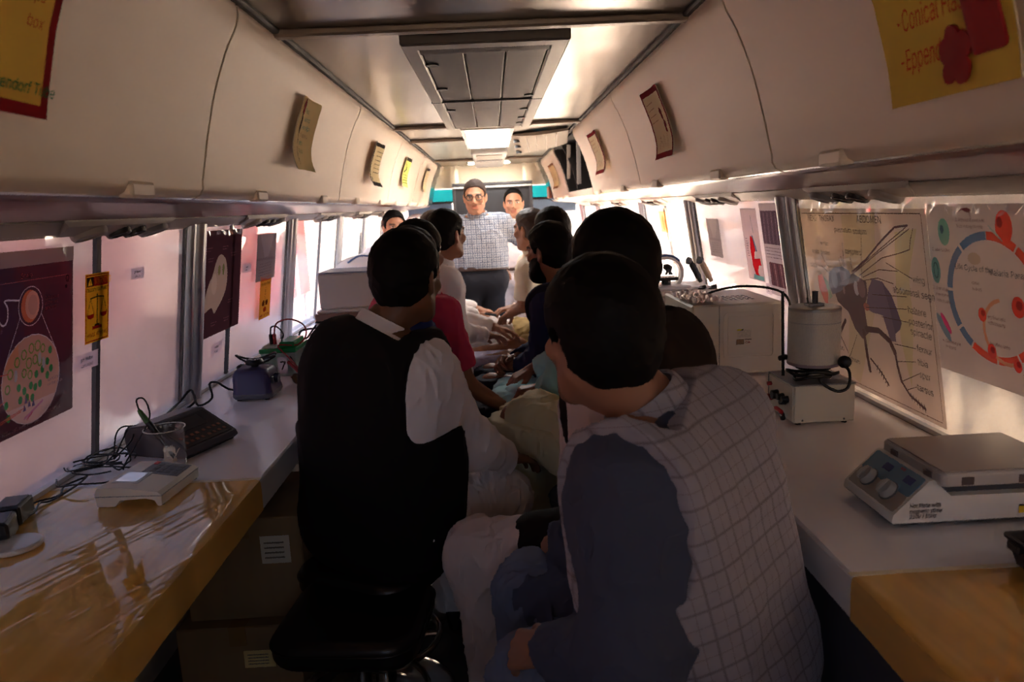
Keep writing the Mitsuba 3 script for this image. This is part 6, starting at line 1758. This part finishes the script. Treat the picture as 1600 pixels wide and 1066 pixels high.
    parts = [surface(B, max(voxel, 0.010))]
    hv = headvox or min(voxel, 0.007)
    parts.append(surface(hf, hv))
    for W_, E_, spec, sd in ((WL, EL, hL, -1), (WR, ER, hR, 1)):
        if spec is None: spec = {}
        if spec == 'none': continue
        dd = spec.get('d', unit(W_ - E_)); nn_ = spec.get('n', (0, 0, -1))
        # thumb side: for a right hand, palm down and fingers forward, the thumb points left
        parts.append(surface(hand_field(W_, dd, nn_, -sd * -1 if spec.get('flip') else sd * 1, spec.get('curl', 28), s=s * 1.0), spec.get('h', hand_h)))
    m = cat(parts)
    obj('body', m, 'm_skin', key, smooth=True, color=skin_color(m.vertices, local, SKIN[skin], brow=(90, 82, 78) if greybrow else (26, 18, 16), stubble=stub))
    if hh is not None: obj('hair', surface(hh, hv), hairmat, key, smooth=True)
    if hb is not None: obj('beard', surface(hb, hv), hairmat, key, smooth=True)
    # ---- garments
    ndir = unit(hd - neck)
    def open_neck(F, hgt=0.0):
        F.cut(lambda P: np.minimum(((P - neck) @ ndir) - hgt, 0.11 - np.linalg.norm(P - neck, axis=1) * 0 ).astype(np.float32))
    def sleeves(F, o, frac=1.0, k=0.04):
        for S, E_, W_ in ((SL, EL, WL), (SR, ER, WR)):
            if frac >= 1:
                F.cap(S, E_, (0.049 + o + fat * .6) * s, (0.047 + o + fat) * s, k); F.cap(E_, W_ - (W_ - E_) * (0.06 if frac == 1 else 1 - (frac - 1)), (0.047 + o + fat) * s, (0.033 + o * .75 + fat * .2) * s, k)
            else:
                F.cap(S, S + (E_ - S) * frac, (0.052 + o) * s, (0.050 + o) * s, k)
        ends = [(W_, unit(W_ - E_), -0.012) if frac >= 1 else (S + (E_ - S) * (frac + 0.05), unit(E_ - S), 0.0) for S, E_, W_ in ((SL, EL, WL), (SR, ER, WR))]
        def c(P):
            out = np.full(len(P), -1.0, np.float32)
            for q, u, e in ends:
                v = P - q
                near = np.linalg.norm(v, axis=1) < 0.11
                out = np.where(near, np.maximum(out, v @ u - e), out)
            return out.astype(np.float32)
        F.cut(c)
    legs = ((HL, kL, fL), (HR, kR, fR))
    if lower and botcol:
        F = Field(0.05)
        F.cap(hip - r * 0.085 * s, hip + r * 0.085 * s, 0.122 * s * torso)
        for H_, K_, A_ in legs:
            F.cap(H_, K_, (0.083 + 0.012 * baggy) * s, (0.062 + 0.016 * baggy) * s, 0.05); F.cap(K_, A_ + (K_ - A_) * 0.03, (0.062 + 0.016 * baggy) * s, (0.044 + 0.02 * baggy) * s, 0.04)
        F.disp = folds(seed + 5, 0.0085 * min(baggy, 1.25))
        F.cut(lambda P: (0.095 - P[:, 2]).astype(np.float32)); F.cut(lambda P: ((P - hip) @ ax - 0.10).astype(np.float32))
        obj('trousers', surface(F, voxel), botcol, key, smooth=True)
        for A_, K_ in ((fL, kL), (fR, kR)):
            o = A_ * [1, 1, 0]
            fd = f
            sh = hull([o + fd * (0.19 * math.cos(t) * .5 + 0.07) + r * 0.042 * math.sin(t) + up * z for t in np.linspace(0, 2 * math.pi, 16) for z in (0.004, 0.03)] + [o + fd * (0.045 * math.cos(t)) + r * 0.036 * math.sin(t) + up * 0.095 for t in np.linspace(0, 2 * math.pi, 12)])
            obj('shoe', sh, shoes, key, smooth=45)
    F = Field(0.05)
    trunk(F, 0.010, 0.05, 0.010)
    sleeves(F, 0.010 if top != 'tshirt' else 0.012, {'kameez': 1.0, 'shirt': 1.0, 'tshirt': 0.72, 'halfsleeve': 0.80}[top] if sleeve == 1.0 else sleeve)
    if top == 'kameez':
        if seat:
            for H_, K_, A_ in legs:
                K2 = (H_ + up * .02) * (1 - lap) + (K_ - f * 0.05 + up * 0.012) * lap
                F.cap(H_ + up * .02, K2, 0.102 * s, (0.102 - 0.02 * lap) * s, 0.09)
        else:
            F.cap(hip - r * .06, kL * .5 + kR * .5 - r * .08, 0.13 * s, 0.13 * s); F.cap(hip + r * .06, kL * .5 + kR * .5 + r * .08, 0.13 * s, 0.13 * s)
    else:
        F.cut(lambda P: ((hip + up * 0.0 - ax * 0.0 - P) @ ax + (-0.02 if seat else 0.03)).astype(np.float32) if False else ((hip - P) @ ax - (-0.085 if not seat else 0.06)).astype(np.float32))
    F.disp = folds(seed, 0.0075)
    F.cut(lambda P: np.where(np.linalg.norm(P - neck, axis=1) < 0.14, (P - neck) @ ndir - 0.012, -1).astype(np.float32))
    obj('shirt', surface(F, voxel), topcol, key, smooth=True)
    if not seat:
        F = Field(0.05)
        F.cap(hip - r * 0.082 * s, hip + r * 0.082 * s, 0.130 * s); F.cap(hip - r * 0.082 * s + up * .09, hip + r * 0.082 * s + up * .09, 0.122 * s)
        F.cut(lambda P: (np.abs((P - hip) @ ax - 0.088) - 0.017).astype(np.float32))
        obj('belt', surface(F, 0.008), 'm_belt', key, smooth=True)
    if collar and top != 'tshirt':
        bk = unit(-lk * [1, 1, 0]) * 0.0
        a_, b_, d_ = frame_of(ndir)
        o = neck + ndir * 0.006
        R0 = 0.066 * s
        secs = []
        for t in np.linspace(0, 2 * math.pi, 25):
            q = math.cos(t) * a_ + math.sin(t) * b_
            secs.append([o + q * (R0 + 0.004) - ndir * 0.018, o + q * (R0 - 0.002) + ndir * 0.030, o + q * (R0 + 0.003) + ndir * 0.034, o + q * (R0 + 0.008) + ndir * 0.028, o + q * (R0 + 0.014) - ndir * 0.018])
        obj('collar', loft(secs), vestcol if vest == 'collared' else topcol, key, smooth=50)
    if vest:
        F = Field(0.06)
        trunk(F, 0.024, 0.05, 0.010)
        F.cap(neck - ax * 0.01, SL + ax * 0.004, 0.060 * s, (0.073 + fat * .6) * s); F.cap(neck - ax * 0.01, SR + ax * 0.004, 0.060 * s, (0.073 + fat * .6) * s)
        F.disp = folds(seed + 9, 0.0045, (6, 6, 4), 13)
        arms = Field(0.02)
        for S, E_, W_ in ((SL, EL, WL), (SR, ER, WR)):
            u = unit(S - (SL + SR) / 2)
            q = S + u * 0.022
            F.cut(lambda P, q=q, u=u: smin((P - q) @ u, (P - q) @ (ax * 0.7 - u * 0.5) + 0.15, 0.08).astype(np.float32))
            arms.cap(S + u * 0.05 - ax * 0.06, E_, (0.056 + fat) * s, (0.056 + fat) * s); arms.cap(E_, W_, (0.056 + fat) * s, 0.042 * s)
        F.cut(lambda P: -(arms(P) - 0.002))
        if extra is not None: extra(F, dict(hip=hip, f=f, r=r, up=up, ax=ax, kL=kL, kR=kR, HL=HL, HR=HR))
        F.cut(lambda P: np.where(np.linalg.norm(P - neck, axis=1) < 0.15, (P - neck) @ ndir - 0.004, -1).astype(np.float32))
        if hem is not None: F.cut(lambda P: ((hip - P) @ up - hem).astype(np.float32))
        obj('vest', surface(F, voxel), vestcol, key, smooth=True)
    if glasses:
        R = rot_to(lk); W = lambda x, y, z: hd + s * (R @ np.array([x, y, z]))
        g = 'm_black'
        for q in (-1, 1):
            rim = [W(q * 0.034 + 0.025 * math.cos(t), 0.097 - 0.25 * abs(0.025 * math.cos(t)), 0.008 + 0.018 * math.sin(t)) for t in np.linspace(0, 2 * math.pi, 17)]
            obj('glasses_rim', tube(rim, 0.0032, 6, 0), g, key, smooth=True)
            obj('glasses_temple', tube([W(q * 0.058, 0.088, 0.014), W(q * 0.076, 0.05, 0.012), W(q * 0.082, 0.0, 0.008)], 0.002, 6, 4), g, key, smooth=True)
        obj('glasses_bridge', tube([W(-0.010, 0.099, 0.012), W(0, 0.103, 0.016), W(0.010, 0.099, 0.012)], 0.002, 6, 4), g, key, smooth=True)
    return key


# ---- cloth colours
def plaid(p, n, uv):
    # woven windowpane check: fine grey-violet ground with dark double lines
    u = p.x * 0.80 + p.y * 0.60 + 0.25 * p.z
    v = p.z * 0.97 - 0.16 * p.x + 0.12 * p.y
    def lines(a, per, w):
        q = dr.abs(a / per - dr.floor(a / per) - 0.5) * per
        return smoothstep(w, w * 0.4, q)
    thin = dr.maximum(lines(u, 0.024, 0.0009), lines(v, 0.027, 0.0009))
    band = dr.maximum(lines(u + 0.012, 0.048, 0.0038), lines(v + 0.0135, 0.054, 0.0038)) * (0.55 + 0.45 * smoothstep(-0.2, 0.2, dr.sin(u * 4200) * dr.sin(v * 4200)))
    base = mix((0.25, 0.225, 0.245), (0.30, 0.265, 0.285), fbm(p.x * 60, p.y * 60, p.z * 60, 2))
    return mix(mix(base, (0.14, 0.085, 0.08), thin * 0.55), (0.075, 0.055, 0.06), band * 0.42)


def check(p, n, uv):
    def lines(a, per, w):
        q = dr.abs(a / per - dr.floor(a / per) - 0.5) * per
        return smoothstep(w, w * 0.6, q)
    a, b = p.x + 0.15 * p.y, p.z
    g = dr.maximum(lines(a, 0.017, 0.0024), lines(b, 0.017, 0.0024)) * 0.7
    g = dr.maximum(g, dr.maximum(lines(a + 0.005, 0.034, 0.0014), lines(b + 0.005, 0.034, 0.0014)))
    return mix((0.42, 0.44, 0.48), (0.05, 0.07, 0.13), g)


scene['c_plaid'] = pri(proc(plaid), 0.9, sheen=0.2, specular=0.2)
scene['c_check'] = pri(proc(check), 0.85, specular=0.2)
for k_, col in dict(c_white=(236, 222, 220), c_pinkwhite=(206, 184, 178), c_black=(15, 13, 13), c_brownblack=(26, 17, 14), c_slate=(64, 67, 82), c_slatelight=(98, 102, 120), c_red=(206, 66, 96), c_jeans=(30, 32, 50), c_blue=(40, 56, 116), c_lavender=(164, 160, 184), c_ivory=(236, 228, 224),
                    c_navy=(38, 44, 78), c_navydark=(28, 31, 48), c_aqua=(178, 232, 238), c_cream=(236, 224, 190), c_creamwhite=(226, 216, 196), c_charcoal=(40, 40, 46), c_olive=(134, 112, 70)).items():
    cloth(k_, col)
V = np.array
P_ = {}
# the man nearest the camera
P_[1] = person('man nearest the camera from behind in grey plaid waistcoat over dark slate shirt', (0.37, 1.27, 0.575), (-0.70, 0.70), look=(-0.42, 0.90, -0.06), head=(0.172, 1.245, 1.222), neckp=(0.262, 1.245, 1.085), shL=(0.200, 1.12, 1.015), shR=(0.435, 1.39, 1.03), torso=1.10,
    elbL=(0.185, 1.055, 0.745), wristL=(0.055, 1.215, 0.655), hL=dict(curl=55, n=(0.3, 0.5, -0.8)), wristR=(0.10, 1.58, 0.68), hR='none', kneeL=(0.035, 1.33, 0.52), kneeR=(0.045, 1.56, 0.585), footL=(0.06, 1.36, 0.09), footR=(0.05, 1.60, 0.09), top='kameez', topcol='c_slate', botcol='c_slatelight', vest='collared', vestcol='c_plaid',
    voxel=0.007, headvox=0.0045, hair=0.019, ears=False, beard=0, stub=0.5, skin='brown', seed=3, hem=0.36, s=1.03, fat=0.016,
    extra=lambda F, j: (F.cap(j['hip'] + j['r'] * .05 - j['f'] * .02, j['hip'] + j['r'] * .06 - j['f'] * .05 - j['up'] * .22, 0.135, 0.15, 0.1), F.cap(j['hip'] - j['r'] * .08, j['hip'] - j['r'] * .10 - j['f'] * .02 - j['up'] * .2, 0.125, 0.13, 0.1), F.cap(j['HL'] + j['up'] * .02, j['kL'] * .35 + j['HL'] * .65 + j['up'] * .02, 0.11, 0.10, 0.08)))
# the man behind him with the hand at his chin
P_[2] = person('man in a brown black waistcoat with hand at his chin, behind the nearest man', (0.36, 1.76, 0.57), (-0.95, 0.25), look=(-0.45, 0.89, -0.05), head=(0.280, 1.765, 1.288), neckp=(0.325, 1.765, 1.135), shL=(0.255, 1.61, 1.07), shR=(0.46, 1.88, 1.08), torso=1.15,
    elbL=(0.205, 1.72, 0.800), wristL=(0.190, 1.84, 0.975), hL=dict(curl=60, d=(-0.1, 0.35, 0.9), n=(0.7, -0.5, 0.2)), wristR=(0.25, 2.02, 0.68), hR='none', kneeL=(-0.075, 1.79, 0.565), kneeR=(-0.01, 1.88, 0.50), footL=(-0.03, 1.80, 0.09), footR=(0.03, 2.03, 0.09), top='kameez', topcol='c_pinkwhite', botcol='c_pinkwhite', vest='plain', vestcol='c_brownblack',
    voxel=0.008, hair=0.024, ears=True, seed=7, hem=0.13, s=1.02, baggy=1.3,
    extra=lambda F, j: F.cap(j['HL'] + j['up'] * 0.03, j['kL'] * .62 + j['HL'] * .38 + j['up'] * .035, 0.105, 0.088, 0.08))
# left, black waistcoat
P_[3] = person('man in black waistcoat and white shirt at the left worktop from behind', (-0.355, 2.04, 0.565), (0.52, 0.85), look=(0.42, 0.90, -0.10), head=(-0.242, 2.06, 1.266), neckp=(-0.325, 2.03, 1.125), shL=(-0.475, 2.10, 1.05), shR=(-0.20, 1.96, 1.035), torso=1.14,
    elbR=(-0.090, 2.07, 0.775), wristR=(0.015, 2.30, 0.645), hR=dict(curl=18, d=(0.62, 0.75, -0.30), n=(-0.2, -0.1, -0.95)), wristL=(-0.30, 2.40, 0.68), hL='none', kneeR=(0.00, 2.37, 0.485), kneeL=(-0.19, 2.36, 0.55), footR=(-0.02, 2.42, 0.09), footL=(-0.20, 2.38, 0.09), top='kameez', topcol='c_white', botcol='c_white', vest='plain', vestcol='c_black',
    voxel=0.007, headvox=0.005, hair=0.015, ears=True, skin='dark', seed=11, hem=0.16, s=1.03, fat=0.006,
    extra=lambda F, j: (F.cap(j['hip'] - j['r'] * .10 - j['f'] * .03, j['hip'] + j['r'] * .05 - j['f'] * .03 - j['up'] * .05, 0.135, 0.135, 0.08), F.cap(j['HR'] - j['up'] * .06 - j['r'] * .04, j['kR'] * .40 + j['HR'] * .60 - j['up'] * .07 - j['r'] * .03, 0.105, 0.09, 0.08)))
# blue shirt, mostly hidden
P_[4] = person('man in a blue shirt almost hidden behind the man in the black waistcoat', (-0.38, 2.56, 0.565), (0.95, 0.30), look=(0.5, 0.85, -0.05), head=(-0.28, 2.56, 1.265), top='tshirt', topcol='c_blue', botcol='c_jeans', neckp=(-0.33, 2.55, 1.125), voxel=0.010, hR='none', hL='none', seed=13, kneeR=(-0.07, 2.60, 0.545), kneeL=(-0.05, 2.74, 0.55), footR=(-0.10, 2.60, 0.09), footL=(-0.09, 2.75, 0.09), torso=1.05)
# red t shirt
P_[5] = person('man in a raspberry red T-shirt and dark jeans on the left', (-0.37, 2.93, 0.57), (0.95, 0.30), look=(0.5, 0.85, -0.05), head=(-0.285, 2.86, 1.285), neckp=(-0.32, 2.86, 1.145), shR=(-0.20, 2.74, 1.06), shL=(-0.43, 3.02, 1.06), elbR=(-0.135, 2.76, 0.79), wristR=(0.0, 2.90, 0.66), top='tshirt', topcol='c_red', botcol='c_jeans', voxel=0.010, hL='none', hR='none', seed=17, torso=1.1,
    kneeR=(-0.06, 2.95, 0.575), kneeL=(-0.08, 3.11, 0.575), footR=(-0.09, 2.94, 0.09), footL=(-0.1, 3.12, 0.09))
# white kameez, profile
P_[6] = person('man in white shirt and lavender grey trousers on the left, face in profile', (-0.34, 3.78, 0.60), (0.90, 0.42), lean=(0.06, 0.02, 0), look=(0.66, 0.75, 0.0), head=(-0.232, 3.80, 1.324), neckp=(-0.285, 3.79, 1.178), shR=(-0.24, 3.66, 1.10), shL=(-0.40, 3.97, 1.10), elbR=(-0.215, 3.68, 0.84), wristR=(-0.06, 3.86, 0.785), hR=dict(curl=16, n=(0, 0, -1)), wristL=(-0.02, 4.1, 0.79), hL=dict(curl=20),
    top='kameez', topcol='c_ivory', botcol='c_lavender', voxel=0.011, headvox=0.006, hair=0.015, seed=19, s=1.0, kneeR=(0.06, 3.92, 0.635), kneeL=(0.11, 4.12, 0.665), baggy=1.5, lap=0.25)
# white trousers farther on
P_[7] = person('man in white clothes sitting beyond the man in the white shirt, mostly hidden', (-0.42, 4.55, 0.62), (0.92, 0.38), look=(0.7, 0.7, 0), head=(-0.345, 4.60, 1.33), neckp=(-0.38, 4.57, 1.195), top='kameez', topcol='c_ivory', botcol='c_ivory', voxel=0.013, headvox=0.007, skin='light', hairmat='m_hair_brown', balding=True, hair=0.006, seed=23, kneeR=(0.0, 4.64, 0.68), kneeL=(0.0, 4.82, 0.68), wristR=(-0.14, 4.60, 0.80), wristL=(-0.12, 4.80, 0.8), baggy=1.5)
# far left, face towards the camera
P_[8] = person('man at the far left near the driver seat, his orange lit face half hidden', (-0.80, 5.75, 0.60), (0.5, -0.85), look=(0.35, -0.93, 0), head=(-0.745, 5.7, 1.335), neckp=(-0.765, 5.72, 1.20), top='shirt', topcol='c_ivory', botcol='c_charcoal', voxel=0.013, headvox=0.007, skin='light', hL='none', hR='none', seed=29)
# the two men standing
P_[9] = person('grey haired man with glasses standing in a blue checked shirt and dark trousers', (-0.10, 5.52, 0.93), (0.06, -1.0), seat=False, look=(-0.05, -1, -0.12), head=(-0.115, 5.46, 1.532), neckp=(-0.105, 5.50, 1.392), shL=(0.085, 5.50, 1.345), shR=(-0.275, 5.54, 1.335), elbL=(0.235, 5.55, 1.17), wristL=(0.32, 5.55, 0.95), wristR=(-0.36, 5.5, 0.86), top='halfsleeve', topcol='c_check', botcol='c_charcoal', voxel=0.010, headvox=0.0055, skin='light', hair=0.009, hairmat='m_hair_grey',
    glasses=True, greybrow=True, seed=31, baggy=0.3, hL='none', torso=1.0, stub=0.2)
P_[10] = person('man in a white shirt standing behind the man in the checked shirt', (0.155, 6.25, 0.86), (0.0, -1.0), seat=False, look=(-0.02, -1, -0.05), head=(0.186, 6.2, 1.478), neckp=(0.18, 6.24, 1.335), top='halfsleeve', topcol='c_white', botcol='c_white', voxel=0.012, headvox=0.0055, skin='light', hair=0.010, balding=True, seed=37, baggy=0.4, s=0.97, stub=0.15)
# right row
P_[11] = person('bearded man in a navy suit with clasped hands on the right, ear and profile seen', (0.34, 3.38, 0.59), (-0.92, 0.30), lean=(-0.05, 0, 0), look=(-0.74, 0.66, -0.08), head=(0.243, 3.31, 1.242), neckp=(0.295, 3.32, 1.095), shL=(0.215, 3.17, 1.02), shR=(0.36, 3.50, 1.03), elbL=(0.185, 3.20, 0.775), wristL=(0.075, 3.30, 0.735), wristR=(0.06, 3.38, 0.745), elbR=(0.26, 3.52, 0.78),
    hL=dict(curl=48, d=(-0.7, 0.5, 0.1), n=(0.2, 0.6, -0.6)), hR=dict(curl=48, d=(-0.6, -0.6, 0.1), n=(0.2, -0.6, -0.6)), top='shirt', topcol='c_navy', botcol='c_navydark', vest='plain', vestcol='c_navydark', voxel=0.010, headvox=0.005, beard=2, hair=0.018, seed=41, kneeL=(-0.04, 3.38, 0.63), kneeR=(-0.04, 3.60, 0.63), hem=0.1)
P_[12] = person('man with thick black hair behind the bearded man on the right', (0.47, 4.14, 0.60), (-0.95, 0.2), look=(-0.5, 0.85, 0), head=(0.318, 4.06, 1.302), neckp=(0.355, 4.08, 1.19), top='kameez', topcol='c_olive', botcol='c_olive', voxel=0.013, headvox=0.007, hair=0.022, hL='none', hR='none', seed=43, kneeL=(0.17, 4.20, 0.60), kneeR=(0.18, 4.38, 0.60))
P_[13] = person('brown haired man in a cream shirt holding a dark phone, on the far right', (0.38, 4.74, 0.61), (-0.95, 0.3), look=(-0.75, 0.62, -0.05), head=(0.225, 4.58, 1.305), neckp=(0.26, 4.60, 1.16), shL=(0.19, 4.42, 1.07), shR=(0.22, 4.78, 1.09), elbL=(0.165, 4.42, 0.86), wristL=(0.085, 4.52, 0.80), wristR=(0.10, 4.72, 0.81), top='halfsleeve', topcol='c_creamwhite', botcol='c_olive', voxel=0.012, headvox=0.006, hairmat='m_hair_brown', hair=0.014, seed=47, kneeL=(0.13, 4.96, 0.60), kneeR=(0.16, 5.12, 0.60), hL=dict(curl=40), hR=dict(curl=30))
P_[14] = person('man in a pale aqua kameez on the right, hands on his lap', (0.36, 2.92, 0.60), (-0.93, 0.30), look=(-0.6, 0.8, 0), head=(0.435, 2.90, 1.24), neckp=(0.40, 2.92, 1.115), shL=(0.29, 2.76, 1.04), shR=(0.40, 3.09, 1.05), elbL=(0.24, 2.74, 0.80), wristL=(0.165, 2.86, 0.735), elbR=(0.26, 3.08, 0.80), wristR=(0.14, 3.10, 0.76), top='kameez', topcol='c_aqua', botcol='c_aqua', voxel=0.010, seed=53,
    hL=dict(curl=62, d=(-0.85, 0.2, -0.1)), hR=dict(curl=32, d=(-0.8, -0.3, -0.3)), kneeL=(0.03, 3.02, 0.625), kneeR=(0.06, 3.18, 0.63), footL=(0.05, 3.02, 0.09), footR=(0.08, 3.18, 0.09), baggy=1.4)
P_[15] = person('man in cream shalwar on the right between the aqua kameez and the nearest men', (0.40, 2.36, 0.60), (-0.80, 0.58), look=(-0.5, 0.85, 0), head=(0.372, 2.40, 1.25), neckp=(0.385, 2.38, 1.12), top='kameez', topcol='c_cream', botcol='c_cream', voxel=0.010, hL='none', hR='none', seed=59, kneeL=(0.05, 2.60, 0.69), kneeR=(0.11, 2.74, 0.68), footL=(0.06, 2.60, 0.09), footR=(0.13, 2.76, 0.09), baggy=2.2,
    wristL=(0.25, 2.52, 0.80), wristR=(0.25, 2.72, 0.80), s=0.98)
# phone in the hand of the man in the cream shirt
k = thing('phone', 'black mobile phone held by the man in the cream shirt', 'phone')
obj('case', turned(box(-0.075, 0.0, 4.53, 4.57, 0.785, 0.795, 0.003), 12, (0.0, 4.55, 0.79), (0, 1, 0)), 'm_black', k)
obj('screen', turned(box(-0.07, -0.005, 4.534, 4.566, 0.795, 0.7956), 12, (0.0, 4.55, 0.79), (0, 1, 0)), 'm_black_gloss', k)
# their stools
for x, y, dg, l, mt in ((0.40, 1.26, 40, 'stool under the nearest man in the plaid waistcoat', 'm_leather'), (0.39, 1.78, 15, 'stool under the man in the brown black waistcoat', 'm_leather'), (-0.39, 2.03, -25, 'stool under the man in the black waistcoat', 'm_leather'), (-0.39, 2.56, -15, 'stool under the man in the blue shirt', 'm_leather_blue'),
                    (-0.38, 2.94, -10, 'stool under the man in the red T-shirt', 'm_leather_blue'), (0.37, 2.38, 30, 'grey blue stool under the man in cream shalwar', 'm_leather_blue'), (0.39, 2.95, 15, 'stool under the man in the aqua kameez', 'm_leather_blue'), (0.37, 3.40, 15, 'stool under the man in the navy suit', 'm_leather'), (-0.36, 3.78, -25, 'stool under the man in the white shirt', 'm_leather')):
    stool(x, y, dg, l, 0.468 if y < 2.3 else 0.485, mt)
